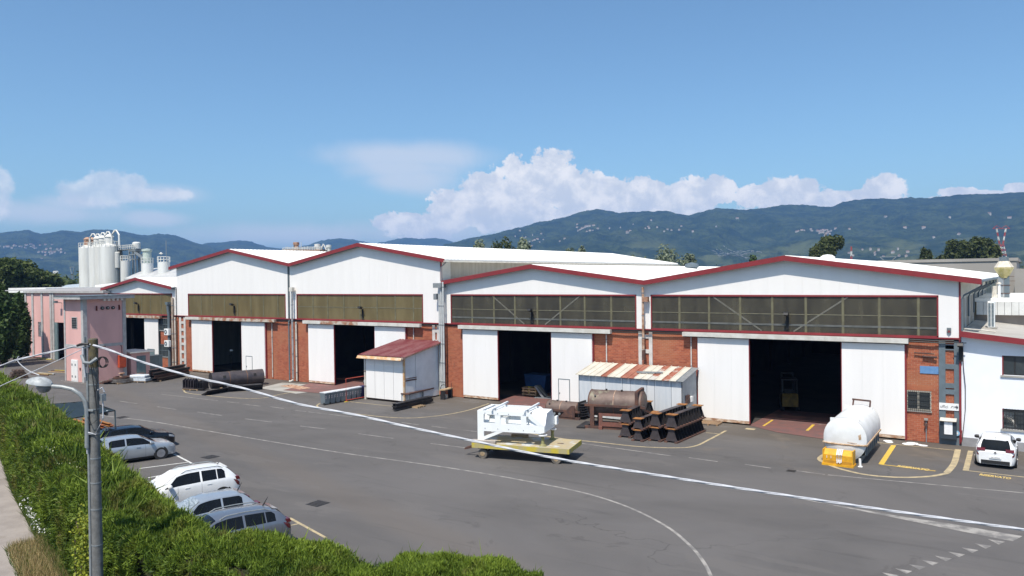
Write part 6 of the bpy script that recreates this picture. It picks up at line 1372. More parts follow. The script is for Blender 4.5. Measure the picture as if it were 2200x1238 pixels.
# ---------------------------------------------------------------- shade canopy and rusty beams under it
q=[G(105,868,2.4),G(148,899,2.2),G(247,881,2.3),G(190,861,2.5)]; c=sum(q,Vector((0,0,0)))/4; t=thing('shade_canopy','dark green shade-cloth canopy behind the hedge','canopy',(c.x,c.y,0))
n=8; b=MB(); vs=[]
for i in range(n+1):
    for j in range(n+1):
        u,v=i/n,j/n; p=q[0]*(1-u)*(1-v)+q[1]*u*(1-v)+q[2]*u*v+q[3]*(1-u)*v; vs.append((p.x,p.y,p.z-.18*math.sin(PI*v*4)**2*.3-.10*math.sin(PI*u)))
b.add(vs,[(i*(n+1)+j,(i+1)*(n+1)+j,(i+1)*(n+1)+j+1,i*(n+1)+j+1) for i in range(n) for j in range(n)]); b.build('shade_cloth',SHADECL,t,world=True,smooth=1)
b=MB(); 
for i in range(4): b.bar(q[i]-Vector((0,0,.04)),q[(i+1)%4]-Vector((0,0,.04)),.06)
b.build('edge_tube',BLACKPL,t,world=True)
for p in q: MB().bar((p.x,p.y,0),(p.x,p.y,p.z-.05),.07).build('post',GREYSTEEL,t,world=True)
MB().tube([q[2]+Vector((-.5,-.2,-.1)),q[2]+Vector((-.9,0,-.35)),q[2]+Vector((-1.3,0,-.3))],.08).build('rolled_white_edge',LEADMAT,t,world=True)
a=G(150,905,.8);b_=G(240,905,.5)
for k in range(7):
    p=G(160+k*11,906,.6); 
    hbeam(3.2,.2,.2,'steel_beam',RUSTO if k%2 else mat('orange_brown_beam',(.30,.10,.04),(.22,.08,.035),3,.8),loc=(p.x,p.y,.35+.1*(k%2)),rotz=math.radians(-12+3*(k%3)),label='%s orange-rusted beam from the left under the shade canopy'%['first','second','third','fourth','fifth','sixth','seventh'][k],cat='steel beam',group='orange rusted beams under the canopy')
for k in range(2): hbeam(4.5,.34,.4,'steel_beam',BM[0],loc=(-46.5,23.9+k*1.2,.0),rotz=math.radians(-15),label=['lower front','lower rear'][k]+' dark support beam beneath the orange beams',cat='steel beam')
for (x_,y_,l) in ((95,866,'pale plank beside the canopy, left end'),(100,872,'second pale plank beside the canopy')): 
    p=G(x_,y_,.0); B(-1.2,1.2,-.12,.12,0,.2).build('timber_plank',WOOD,loc=p,rotz=-.3,label=l,cat='timber')
p=G(42,812,0); t=thing('brown_log_stack','dark brown stack of short logs beyond the far end of the hedge','log stack',(p.x,p.y,0),-.3)
for z in range(3):
    for k in range(5-z): MB().cyl((-.9,(k+z*.5)*.34-.8,.17+z*.3),(.9,(k+z*.5)*.34-.8,.17+z*.3),.16,n=10).build('log',BM[2],t)
# ---------------------------------------------------------------- cars
def interp(tab,x):
    xs=[a for a,_ in tab]; ys=[b for _,b in tab]; return float(np.interp(x,xs,ys))
def smooth_tab(tab,x,h=.07): return sum(interp(tab,x+d*h) for d in(-1,-.5,0,.5,1))/5
def paint(name,c,metal=.3,rough=.28):
    if name in MATS: return MATS[name]
    m_=mat(name,c,tuple(x*.94 for x in c),3,rough,metal=metal,spec=.5); P=m_.node_tree.nodes['Principled BSDF']; P.inputs['Coat Weight'].default_value=.8 if c[0]>.05 else .25; P.inputs['Coat Roughness'].default_value=.06
    return m_
def car(lab,col,L,W,Ht,kind,loc,heading,group,plate='',shade=False,roofrails=False,antenna=True,extra=None):
    """x axis forward, origin on the ground at the middle"""
    t=thing('parked_car',lab,'car',(loc[0],loc[1],0),heading-PI/2,group)   # local +Y forward
    s=L/4.3; zb=Ht*.62
    if kind=='hatch': top=[(0,.78*Ht/1.45),(.12,.86),(.30,1.02),(.62,1.36),(.95,1.43),(1.6,1.45),(2.1,1.44),(2.5,1.38),(3.15,1.02),(3.4,.95),(3.9,.88),(4.2,.76),(4.3,.62)]; ws=(2.45,3.22); rw=(.10,.62)
    elif kind=='suv': top=[(0,.80),(.08,.90),(.22,1.06),(.50,1.36),(.85,1.43),(1.6,1.45),(2.2,1.44),(2.6,1.37),(3.2,1.03),(3.45,.98),(3.95,.93),(4.2,.82),(4.3,.62)]; ws=(2.5,3.25); rw=(.10,.50)
    else: top=[(0,.74),(.07,.86),(.15,1.0),(.42,1.33),(.8,1.41),(1.6,1.45),(2.2,1.44),(2.6,1.36),(3.25,1.0),(3.5,.93),(3.95,.86),(4.2,.74),(4.3,.6)]; ws=(2.52,3.3); rw=(.08,.42)
    top=[(a*s,b_*Ht/1.45) for a,b_ in top]; ws=tuple(a*s for a in ws); rw=tuple(a*s for a in rw)
    belt=[(0,.70),(.15,.86),(.5,.97),(1.5,.965),(2.6,.94),(3.3,.90),(3.9,.82),(4.2,.70),(4.3,.55)]; belt=[(a*s,b_*Ht/1.45) for a,b_ in belt]
    half=[(0,.70),(.08,.80),(.3,.87),(.9,.895),(3.2,.895),(3.8,.86),(4.1,.78),(4.25,.66),(4.3,.5)]; half=[(a*s,b_*W/1.79) for a,b_ in half]
    gh=[(0,.60),(.3,.64),(.8,.62),(1.6,.61),(2.4,.60),(3.2,.70),(3.6,.62),(4.3,.40)]; gh=[(a*s,b_*W/1.79) for a,b_ in gh]
    nx,nv=56,22
    def S(u,v):      # u along length (m), v 0 sill .. 1 belt .. 2 roof edge .. 3 centre
        w=smooth_tab(half,u,.04); b_=smooth_tab(belt,u); tp=smooth_tab(top,u); g_=smooth_tab(gh,u); tp=max(tp,b_+.02); g_=min(g_,w*.9)
        if v<=1:
            prof=[(0,.93,.20),(.25,.985,.38),(.6,1.0,.60),(.85,.985,.88),(1,.955,1.0)]
            f=np.interp(v,[p[0] for p in prof],[p[1] for p in prof]); zz=np.interp(v,[0,1],[.20,b_]); return Vector((w*f,u-L/2,zz))
        wb=w*.955
        if v<=2:
            q=v-1; k=min(1,max(0,(tp-b_)/.42)); gg=wb*(1-k)*.97+g_*k if k<1 else g_
            return Vector((wb+(gg-wb)*(q**.92),u-L/2,b_+(tp-.05*k-b_)*q))
        q=v-2; a=S(u,2.0); return Vector((a.x*(1-q),a.y,a.z+(tp-a.z)*math.sin(q*PI/2)+.0))
    us=np.linspace(0,L,nx); vv=[0,.15,.3,.45,.6,.75,.88,1,1.15,1.35,1.55,1.75,1.9,2,2.12,2.3,2.6,3]
    b=MB(); vs=[]
    for u in us:
        ring=[S(u,v) for v in vv]; ring=ring+[Vector((-p.x,p.y,p.z)) for p in ring[-2::-1]]; vs+=ring
    m_=2*len(vv)-1
    fs=[(i*m_+k,i*m_+k+1,(i+1)*m_+k+1,(i+1)*m_+k) for i in range(nx-1) for k in range(m_-1)]+[tuple(range(m_)),tuple(range((nx-1)*m_,nx*m_))]+[(i*m_,(i+1)*m_,(i+1)*m_+m_-1,i*m_+m_-1) for i in range(nx-1)]
    body=b.add(vs,fs).build('body',col,t,smooth=1)
    def patch(name,mt,uf,vf,nu=12,nvv=6,off=.008,side=1,both=False,parent=None):
        b=MB(); vs=[]
        for i in range(nu+1):
            for j in range(nvv+1):
                u,v=uf(i/nu,j/nvv),vf(i/nu,j/nvv); p=S(u,v); e=.01
                du=S(min(u+e,L),v)-S(max(u-e,0),v); dv=S(u,min(v+e,3))-S(u,max(v-e,0)); n_=du.cross(dv); 
                if n_.length>0: n_.normalize()
                if n_.dot(Vector((p.x,0,p.z-.6)))<0: n_=-n_
                p=p+n_*off; vs.append((p.x*side,p.y,p.z))
        b.add(vs,[(i*(nvv+1)+j,(i+1)*(nvv+1)+j,(i+1)*(nvv+1)+j+1,i*(nvv+1)+j+1) for i in range(nu) for j in range(nvv)])
        return b.build(name,mt,parent or t,smooth=2)
    # side windows split by pillars
    r0=rw[1]+.06*s; r1=ws[1]-.12*s
    cuts=[(r0+.10*s,r0+.42*s),(r0+.46*s,1.62*s),(1.70*s,r1)] if kind!='hatch' else [(r0+.12*s,1.60*s),(1.68*s,r1)]
    for side in(-1,1):
        for (a,b_) in cuts:
            def vf(i,j,a=a,b_=b_):
                u=a+(b_-a)*i; hi=1.90; 
                hi=min(hi,1+.9*min(1,max(.02,(ws[1]+.02*s-u)/(.62*s)))); hi=min(hi,1+.9*min(1,max(.25,(u-r0+.25*s)/(.45*s))))
                return 1.06+(hi-1.06)*j
            patch('side_window',CARGLASS,lambda i,j,a=a,b_=b_:a+(b_-a)*i,vf,side=side,nu=14,nvv=5)
    # windscreen and rear window across the centre
    def across(name,mt,ua,ub,off=.01,wf=.86):
        b=MB(); vs=[]; nu,nw=8,12
        for i in range(nu+1):
            u=ua+(ub-ua)*i/nu; tp=smooth_tab(top,u); g_=S(u,2.0)
            for j in range(nw+1):
                q=-1+2*j/nw; x=g_.x*wf*q; v=3-abs(q)*wf; p=S(u,v); vs.append((math.copysign(p.x,q) if abs(q)>1e-6 else 0,p.y,p.z+off))
        b.add(vs,[(i*(nw+1)+j,(i+1)*(nw+1)+j,(i+1)*(nw+1)+j+1,i*(nw+1)+j+1) for i in range(nu) for j in range(nw)])
        return b.build(name,mt,t,smooth=2)
    across('windscreen',SUNSH if shade=='foil' else (SHEET if shade else CARGLASS),ws[0]+.04,ws[1]-.02,off=.022)
    across('rear_window',CARGLASS,rw[0]+.02,rw[1]+.0,off=.022,wf=.84)
    # wheels, arches
    R_=.325*Ht/1.45+.01; 
    for side in(-1,1):
        for u in (.80*s,3.42*s):
            x=S(u,.5).x*side; 
            MB().cyl((x*.80,u-L/2,R_+.01),(x+.006*side,u-L/2,R_+.02),R_*1.14,n=26).build('wheel_arch',BLACKPL,t)
            w=MB().cyl((x*.82,u-L/2,R_),(x+.018*side,u-L/2,R_),R_,n=26).build('wheel',RUBBER,t,smooth=1)
            rb=MB(); rb.lathe([(R_*.62,0),(R_*.68,.012),(R_*.60,.014)],c=(0,0,0),n=26,axis='x')
            for k in range(10):
                a=2*PI*k/10; rb.bar((.008,0,0),(.008,math.cos(a)*R_*.64,math.sin(a)*R_*.64),.035,.012)
            rb.cyl((0,0,0),(.02,0,0),R_*.16,n=12)
            rb.v=[(x+.018*side+v[0]*side,v[1]+u-L/2,v[2]+R_) for v in rb.v]; rb.build('rim',RIM,w)
    # lights, mirrors, grille, handles, plate, sills
    for side in(-1,1):
        patch('headlight',LAMPGL,lambda i,j:L-.42*s+.34*s*i,lambda i,j:.74+.2*j,nu=6,nvv=4,off=.012,side=side)
        if extra=='golf': patch('tail_light',REDLAMP,lambda i,j:.012+.22*s*i*(.5+.5*j),lambda i,j:.74+.16*j+.03*i,nu=5,nvv=4,off=.012,side=side)
        else: patch('tail_light',REDLAMP,lambda i,j:.03+.30*s*i*(.45+.55*j),lambda i,j:.70+.26*j,nu=5,nvv=4,off=.012,side=side)
        mx=S(ws[1]-.25*s,1.0).x; mb_=MB(); mb_.box(side*(mx+.05)-.09,side*(mx+.05)+.13 if side>0 else side*(mx+.05)+.09,ws[1]-.42*s-L/2,ws[1]-.22*s-L/2,smooth_tab(belt,ws[1])+.02,smooth_tab(belt,ws[1])+.20)
        mb_=MB(); cx=side*(mx+.09); cy=ws[1]-.30*s-L/2; cz=smooth_tab(belt,ws[1])+.12; mb_.lathe([(0,-.12),(.07,-.10),(.10,0),(.09,.09),(0,.12)],c=(cx,cy,cz),n=12,axis='x'); mb_.build('mirror',col if extra!='golf' else BLACKPL,t,smooth=1)
        for u in (1.35*s,2.25*s): 
            p=S(u,.86); MB().box(p.x*side-.012,p.x*side+.03*side if side>0 else p.x*side+.012,u-L/2-.1,u-L/2+.1,p.z-.015,p.z+.02).build('door_handle',col,t)
        for u in (1.66*s,2.62*s): patch('door_gap',BLACKPL,lambda i,j,u=u:u+.008*i,lambda i,j:.12+.88*j,nu=1,nvv=8,off=.002,side=side)
        patch('sill_trim',BLACKPL,lambda i,j:.95*s+2.2*s*i,lambda i,j:.0+.10*j,nu=4,nvv=1,off=.006,side=side)
    gx=S(L-.02,.4).x*.72
    MB().box(-gx,gx,L/2-.01,L/2+.012,.30,.56).build('grille',BLACKPL,t)
    MB().box(-.62*W/1.79,.62*W/1.79,-L/2-.03,-L/2+.02,.22,.40).build('rear_bumper_insert',BLACKPL,t)
    p=MB().box(-.26,.26,-L/2-.045,-L/2-.031,.50,.61).build('number_plate',SIGNW,t)
    if plate: q,w_=text(plate,'lettering',.10,INK,(0,0,0),(PI/2,0,0),p,ext=.0005); q.scale=(.38/w_,.9,1); q.location=(-.19,-L/2-.047,.518)
    MB().lathe([(0,.004),(.06,.003),(.06,0)],c=(0,0,0),n=14,axis='y')
    q=MB().cyl((0,-L/2-.005,.80*Ht/1.45),(0,-L/2-.03,.80*Ht/1.45),.055,n=16).build('round_badge',RIM,t)
    zt_=smooth_tab(top,.75*s)
    if antenna: MB().tube([(0,.75*s-L/2,zt_-.02),(0,.66*s-L/2,zt_+(.16 if antenna=='long' else .07))] if antenna!='long' else [(0,.75*s-L/2,zt_-.02),(0,.55*s-L/2,zt_+.30)],[.03,.008]).build('roof_antenna',BLACKPL,t)
    b=MB(); b.prism([(rw[1]-L/2-.05,smooth_tab(top,rw[1])-.03),(rw[1]-L/2+.12,smooth_tab(top,rw[1]+.1)-.02),(rw[1]-L/2+.16,smooth_tab(top,rw[1]+.12)+.015),(rw[1]-L/2-.05,smooth_tab(top,rw[1])+.005)],-.46,.46,'yz'); b.build('roof_spoiler',col,t)
    for side in(-1,1): xa,xb=sorted((side*.44*W/1.79,side*.80*W/1.79)); MB().prism([(.02-L/2,.84*Ht/1.45),(.20-L/2,.84*Ht/1.45),(.24-L/2,.97*Ht/1.45),(.075-L/2,.97*Ht/1.45)],xa,xb,'yz').build('rear_lamp',REDLAMP,t)
    if roofrails:
        for side in(-1,1):
            pts=[]; 
            for k in range(9): u=(.7+1.75*k/8)*s; p=S(u,2.05); pts.append((p.x*side,p.y,p.z+(.06 if 0<k<8 else .0)))
            MB().tube(pts,.022,6).build('roof_rail',GALV,t)
    MB().box(-W*.40,W*.40,-L/2+.25,L/2-.25,.13,.21).build('underbody',BLACKPL,t)
    return t
SHEET=mat('white_windscreen_cover',(.70,.70,.70),(.60,.60,.62),5,.6); SUNSH=mat('silver_sunshade',(.50,.56,.60),(.22,.26,.29),5,.2,stretch=(1,6,1),metal=.3)
hd=math.atan2(.957,.29); dv=Vector((.29,.957,0)); rv=Vector((.957,-.29,0))
def P2(a,f,r): q=Vector((a[0],a[1],0))+dv*f+rv*r; return (q.x,q.y)
hc=P2((-40.89,24.9),-1.28,-.80)
g='cars parked behind the hedge'
car('silver five-door hatchback parked nose out, beside the black car','x' and paint('silver_blue_paint',(.42,.46,.50),.45),4.30,1.79,1.44,'hatch',hc,hd,g)
car('black hatchback half hidden behind the concrete pole','' or paint('black_paint',(.006,.008,.014),.1,.2),4.40,1.80,1.46,'hatch',P2(hc,.75,-3.0),hd,g)
sc_=(-33.1,21.45)
car('white SUV parked nose to the hedge with a white windscreen cover',paint('white_paint',(.80,.81,.81),0),4.50,1.84,1.66,'suv',(-31.5,20.25),hd+PI,g,shade=True,roofrails=True)
car('small silver-blue hatchback between the white SUV and the grey estate',paint('silver_blue_paint',(.42,.46,.50)),4.10,1.74,1.48,'hatch',(-27.45,18.5),hd+PI,g,shade='foil',antenna='long')
car('grey estate car nearest the camera, nose to the hedge',paint('slate_grey_paint',(.19,.205,.235),.5),4.62,1.83,1.50,'estate',(-24.76,17.45),hd+PI,g,roofrails=True,antenna='long')
car('white hatchback seen from behind in the reserved bay by the office',paint('white_paint',(.80,.81,.81),0),4.28,1.80,1.47,'hatch',(-1.62,48.15),PI/2,None,plate='GK 254AE',extra='golf')
# ---------------------------------------------------------------- hedge
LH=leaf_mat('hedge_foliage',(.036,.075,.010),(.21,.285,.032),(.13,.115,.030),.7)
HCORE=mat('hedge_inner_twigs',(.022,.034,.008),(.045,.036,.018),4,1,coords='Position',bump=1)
inn=[Vector((x,y,0)) for x,y in hed_in]
outr=[Vector((x,y,0)) for x,y in [(-90,31.4),(-62,24.6),(-49.5,20.7),(-40.5,17.5),(-33,15.1),(-27.6,13.4),(-24.6,12.6),(-21.2,11.7),(-18.5,11.5),(-15,12.0),(-8.9,13.1)]]
def resample(P,n):
    d=[0]
    for a,b_ in zip(P,P[1:]): d.append(d[-1]+(b_-a).length)
    return [Vector((np.interp(s,d,[p.x for p in P]),np.interp(s,d,[p.y for p in P]),0)) for s in np.linspace(0,d[-1],n)],d[-1]
NS=200; I_,li=resample(inn,NS); O_,lo_=resample(outr,NS)
def htop(x,y): return 2.98+.34*(vnoise(np.float64(x*.35+50),np.float64(y*.35+50),1)-.5)+.25*(vnoise(np.float64(x*1.1+9),np.float64(y*1.1),2)-.5)
# core
b=MB(); vs=[]
for a,c in zip(I_,O_):
    w=(a-c).normalized(); z=float(htop(a.x,a.y))-.22
    for p in (c+w*.2,c+w*.05+Vector((0,0,1.5)),c+w*.35+Vector((0,0,z)),a-w*.35+Vector((0,0,z)),a-w*.1+Vector((0,0,1.5)),a-w*.2): vs.append(p)
b.add(vs,[(i*6+k,i*6+k+1,(i+1)*6+k+1,(i+1)*6+k) for i in range(NS-1) for k in range(5)]+[tuple(range(6)),tuple(range(6*NS-6,6*NS))])
hedge=thing('hedge','tall clipped bright green conifer hedge along the yard, turning at the pole','hedge',(-35,17,0))
b.build('hedge_core',HCORE,hedge,world=True)
# spray positions over the shell
Ia=np.array([p[:] for p in I_]); Oa=np.array([p[:] for p in O_]); 
# weight by closeness: more, shorter sprays near the camera
seg=np.linalg.norm(Ia[1:]-Ia[:-1],axis=1)+np.linalg.norm(Oa[1:]-Oa[:-1],axis=1); mid=(Ia[1:]+Oa[1:])/2; dist=np.linalg.norm(mid[:,:2],axis=1); wgt=seg*(30/np.maximum(dist,16))**1.4; wgt[dist>75]*=.4; cw=np.cumsum(wgt)/wgt.sum()
def spray(n,nb,blen,bw):
    s=np.searchsorted(cw,rng.random(n)); s=np.clip(s,0,NS-2); f=rng.random(n)[:,None]; A=Ia[s]*(1-f)+Ia[s+1]*f; Cc=Oa[s]*(1-f)+Oa[s+1]*f; W_=(A-Cc); W_/=np.linalg.norm(W_,axis=1)[:,None]
    r=rng.random(n); side=np.where(r<.48,0,np.where(r<.86,1,2))   # top, street side, yard side
    zt=htop(A[:,0],A[:,1])
    P=np.zeros((n,3)); N_=np.zeros((n,3)); up=np.array([0,0,1.])
    g=rng.random(n)[:,None]; m_=side==0; P[m_]=(A*g+Cc*(1-g))[m_]; edge=np.minimum(g,1-g)[:,0]; P[m_,2]=(zt-.10-.25*np.clip(1-edge/.16,0,1)**2)[m_]; N_[m_]=up+W_[m_]*((g[m_]-.5)*.9)
    hz=rng.random(n)**.8
    m_=side==1; bulge=.18*(fbm(P[:,0]*0+A[:,0]*.5,hz*1.6,3,4)); P[m_]=(Cc-W_*bulge[:,None])[m_]; P[m_,2]=(hz*(zt-.15))[m_]; N_[m_]=-W_[m_]+up*.25
    m_=side==2; P[m_]=(A+W_*.05)[m_]; P[m_,2]=(hz*(zt-.15))[m_]; N_[m_]=W_[m_]+up*.25
    N_/=np.linalg.norm(N_,axis=1)[:,None]
    # clump field pushes whole tufts in and out
    cf=fbm(P[:,0]*1.3+P[:,1]*.4,P[:,1]*1.1+P[:,2]*1.5,3,7)-.5; cs=fbm(P[:,0]*2.2,P[:,2]*.55+P[:,1]*.3,3,13)-.5; cf=np.where(side==1,cf*.35+cs*.8,cf); P+=N_*(cf*np.where(side==1,.55,.75))[:,None]
    gap=fbm(P[:,0]*2.6+7,P[:,1]*2.6+P[:,2]*2.4,3,21); drop=(gap<np.where(side==1,.42,.36)); P[drop,2]=-5; lean=rng.normal(size=(n,3))*.30; D0=N_*np.where(side==1,.35,.75)[:,None]+up*np.where(side==1,.5,.75)[:,None]+lean*np.where(side==1,1.5,1.)[:,None]; D0[:,0]+=.12; D0/=np.linalg.norm(D0,axis=1)[:,None]
    VV=[];TT=[]; tint=[]
    base=np.clip(.42+cf*1.5+rng.normal(size=n)*.16-np.where(side==1,.13,0),0,1)  # street-side sprays tinted darker: shade of that face put into the leaf colour
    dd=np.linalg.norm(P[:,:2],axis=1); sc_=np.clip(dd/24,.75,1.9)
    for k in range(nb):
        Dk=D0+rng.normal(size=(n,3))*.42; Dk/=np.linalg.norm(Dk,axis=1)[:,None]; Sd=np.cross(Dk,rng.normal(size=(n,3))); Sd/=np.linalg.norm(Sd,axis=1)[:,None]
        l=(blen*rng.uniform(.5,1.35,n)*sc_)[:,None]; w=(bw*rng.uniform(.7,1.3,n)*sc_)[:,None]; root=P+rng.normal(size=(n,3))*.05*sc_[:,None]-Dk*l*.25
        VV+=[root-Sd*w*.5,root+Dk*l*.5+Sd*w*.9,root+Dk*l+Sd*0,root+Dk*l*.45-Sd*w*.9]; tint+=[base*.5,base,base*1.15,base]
    V=np.stack(VV,1).reshape(-1,3); q=np.arange(n*nb*4).reshape(-1,4); return V,q,np.clip(np.stack(tint,1).reshape(-1),0,1)
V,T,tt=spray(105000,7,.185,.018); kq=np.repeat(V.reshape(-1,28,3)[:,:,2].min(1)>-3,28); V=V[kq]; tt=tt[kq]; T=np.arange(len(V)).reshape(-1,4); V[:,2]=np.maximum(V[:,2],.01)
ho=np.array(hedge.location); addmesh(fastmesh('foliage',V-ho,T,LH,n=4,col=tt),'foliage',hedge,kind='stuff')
# wispy long shoots above the crest
V,T,tt=spray(900,2,.75,.022); keep=np.repeat((V.reshape(-1,8,3)[:,:,2].max(1)>2.7),8).reshape(-1); 
Vk=V[keep]; Tk=np.arange(len(Vk)).reshape(-1,4); addmesh(fastmesh('long_shoots',Vk-ho,Tk,LH,n=4,col=tt[keep]),'long_shoots',hedge,kind='stuff')
# climbing creeper on the street face right of the pole
LIVY=leaf_mat('creeper_leaf',(.10,.15,.02),(.34,.36,.04))
def facepts(n,x0,x1,z0,z1,off):
    out=[]
    for _ in range(n):
        x=random.uniform(x0,x1); y=float(np.interp(x,[p.x for p in O_],[p.y for p in O_])); out.append((x,y-off-random.uniform(0,.15),random.uniform(z0,z1)))
    return out
def leaves(P,size,n_each,sp,mt,name,parent,ll=None):
    P=np.array(P); n=len(P)*n_each; c=np.repeat(P,n_each,0)+rng.normal(size=(n,3))*sp; u=rng.normal(size=(n,3)); u/=np.linalg.norm(u,axis=1)[:,None]; t1=np.cross(u,rng.normal(size=(n,3))); t1/=np.linalg.norm(t1,axis=1)[:,None]; s=(rng.uniform(.6,1.3,n)*size)[:,None]
    V=np.stack([c-t1*s,c+u*s*.7,c+t1*s,c-u*s*.7],1).reshape(-1,3); V[:,2]=np.maximum(V[:,2],.005); return fastmesh(name,V-np.array(parent.location),np.arange(4*n).reshape(-1,4),mt,n=4,col=np.repeat(rng.random(n),4))
crp=thing('creeper','yellow-green leafy creeper climbing the hedge just right of the pole','climbing plant',(-23.9,12.1,0)); P_=facepts(130,-24.7,-23.6,.3,2.8,.25)+facepts(60,-24.6,-22.6,1.6,3.0,.25)
addmesh(leaves(P_,.05,16,.12,LIVY,'foliage',crp),'foliage',crp,kind='stuff'); MB().tube([(0,-.05,0),(-.2,-.1,1),(-.1,-.05,2),(-.4,-.1,2.7)],.02,5).tube([(0,-.05,0),(-.7,-.0,.9),(-.9,.1,2)],.015,5).build('stem',BARK,crp)
# verge weeds, dry grass, daisies
GR=leaf_mat('weed_foliage',(.05,.09,.015),(.12,.17,.03)); DRY=leaf_mat('dry_grass_blades',(.28,.20,.09),(.50,.40,.20)); WFL=leaf_mat('white_petals',(.7,.7,.66),(.8,.8,.76)); CAN=leaf_mat('cane_leaves',(.07,.12,.02),(.16,.22,.04))
def blades(n,x0,x1,w0,w1,h,bw,mt,name,lab,cat):
    x=rng.uniform(x0,x1,n); y=np.interp(x,[p.x for p in O_],[p.y for p in O_])-rng.uniform(w0,w1,n); 
    P=np.stack([x,y,np.zeros(n)+.008],1); D_=rng.normal(size=(n,3))*.38; D_[:,2]=1; D_/=np.linalg.norm(D_,axis=1)[:,None]; S_=np.cross(D_,rng.normal(size=(n,3))); S_/=np.linalg.norm(S_,axis=1)[:,None]; l=(h*rng.uniform(.4,1.2,n))[:,None]
    V=np.stack([P-S_*bw,P+S_*bw,P+D_*l],1).reshape(-1,3); o=addmesh(fastmesh(name,V,np.arange(3*n).reshape(-1,3),mt,n=3,col=np.repeat(rng.random(n),3)),name,label=lab,cat=cat,kind='stuff'); return o
blades(16000,-56,-26,-.1,.45,.45,.012,GR,'verge_weeds','green weeds along the foot of the hedge beside the footpath','weeds')
blades(15000,-32,-20,.15,1.5,.40,.010,DRY,'dry_grass','straw-coloured dry grass between the hedge foot and the path','grass')
blades(2600,-58,-30,-.1,.45,.28,.010,DRY,'dry_fringe','dry yellowed fringe of grass along the footpath edge','grass')
blades(5000,-32,-20,.1,1.6,.35,.012,GR,'green_tufts','green tufts among the dry grass by the pole','grass')
dz=thing('daisy_patch','patch of white daisies in front of the hedge, low left','flowers',(-32,13.7,0)); P_=[]
for _ in range(60):
    x=random.gauss(-33.3,1.5); y=float(np.interp(x,[p.x for p in O_],[p.y for p in O_]))-random.uniform(.1,.6); P_.append((x,y,random.uniform(.35,1.0)))
addmesh(leaves(P_,.04,4,.03,WFL,'flower_heads',dz),'flower_heads',dz,kind='stuff'); b=MB()
for p in P_: b.add([(p[0]-32*0-.005,p[1],0),(p[0]+.005,p[1],0),(p[0],p[1],p[2])],[(0,1,2)])
b.build('stems',GR,dz,world=True,kind='stuff')
pf=thing('pale_flowering_vine','cream-flowered vine trailing over the hedge top left of the pole','vine',(-31,14.5,2.5)); P_=[]
for _ in range(60):
    s=random.randint(70,150); f=random.uniform(0.05,.35); p=O_[s]*(1-f)+I_[s]*f; P_.append((p.x,p.y,float(htop(p.x,p.y))+.08))
addmesh(leaves(P_[:40],.035,7,.09,leaf_mat('cream_petals',(.40,.42,.22),(.55,.55,.35)),'flower_heads',pf),'flower_heads',pf,kind='stuff')
b=MB(); q=sorted(P_[:8]); b.tube([(p[0],p[1],p[2]) for p in q],.01,4); b.build('stem',GR,pf,world=True)
# privet tuft at the right end of the hedge
pe=thing('end_bush','olive-green small-leaved bush closing the right end of the hedge','bush',(-10.6,14.2,0)); P_=[]
for _ in range(420):
    u=rng.normal(size=3); u/=np.linalg.norm(u); P_.append((-10.1+u[0]*1.0,14.3+u[1]*1.3,1.5+u[2]*1.35))
addmesh(leaves(P_,.055,14,.13,leaf_mat('privet_leaf',(.06,.09,.012),(.20,.24,.03)),'foliage',pe),'foliage',pe,kind='stuff'); MB().tube([(0,0,0),(.1,0,1),(0,.2,2)],.06,6).tube([(0,0,0),(-.4,.2,1.2)],.04,5).build('stem',BARK,pe)
# ---------------------------------------------------------------- utility pole, lamp, cables
d=ray(203,1100); d=d/d.dot(_fw); pp=Vector((0,0,H))+d*20.4
d2=ray(200,728); d2=d2/d2.dot(_fw); ptop=Vector((0,0,H))+d2*20.4
px0,py0=ptop.x,ptop.y; zt_=ptop.z
pole=thing('utility_pole','tall grey tapered concrete utility pole in front of the hedge','utility pole',(px0,py0,0))
lean=-.012; 
MB().lathe([(.142,0),(.112,zt_),(0,zt_)],n=20).build('shaft',POLEC,pole,smooth=1)
MB().lathe([(.118,zt_-.75),(.116,zt_-.02),(.09,zt_+.01),(0,zt_+.01)],n=20).build('stained_top',mat('mossy_concrete',(.12,.10,.05),(.08,.07,.045),6,.9,bump=.4),pole,smooth=1)
rx=Vector((_r.x,_r.y,0)).normalized(); fx_=Vector((_fw.x,_fw.y,0)).normalized()
def PL(u,v,z): return rx*u+fx_*v+Vector((0,0,z))      # around the pole: right, away, up
for z in (.9,2.0,3.05,4.0,4.7,5.35,6.0,6.65,7.3): MB().lathe([(.114+.03*(1-z/zt_)+.006,z),(.114+.03*(1-z/zt_)+.006,z+.03)],n=18).build('steel_band',GALV,pole)
MB().tube([PL(-.175,-.04,0),PL(-.155,-.04,4.0),PL(-.145,-.04,zt_-.9)],.036,8).build('conduit',GALV,pole,smooth=1)
MB().tube([PL(-.17,-.10,zt_-1.0),PL(-.19,-.14,zt_-.55),PL(-.22,-.1,zt_-.2)],.03,6).build('cable_riser',CABLEW,pole)
MB().bar(PL(-.22,0,zt_-.75),PL(-.22,0,zt_+.05),.05).build('top_bracket',GALV,pole)
MB().tube([PL(-.22,-.16,zt_-.42),PL(-.12,-.24,zt_-.60),PL(.05,-.26,zt_-.62),PL(.18,-.16,zt_-.5)],.045,8).build('clamp_band',GALV,pole,smooth=1)
b=MB()
for k in range(3): b.tube([PL(.22+.12*math.cos(q)+.03*k,-.02,zt_-.62+.14*math.sin(q)) for q in np.linspace(0,2*PI,13)],.012,5)
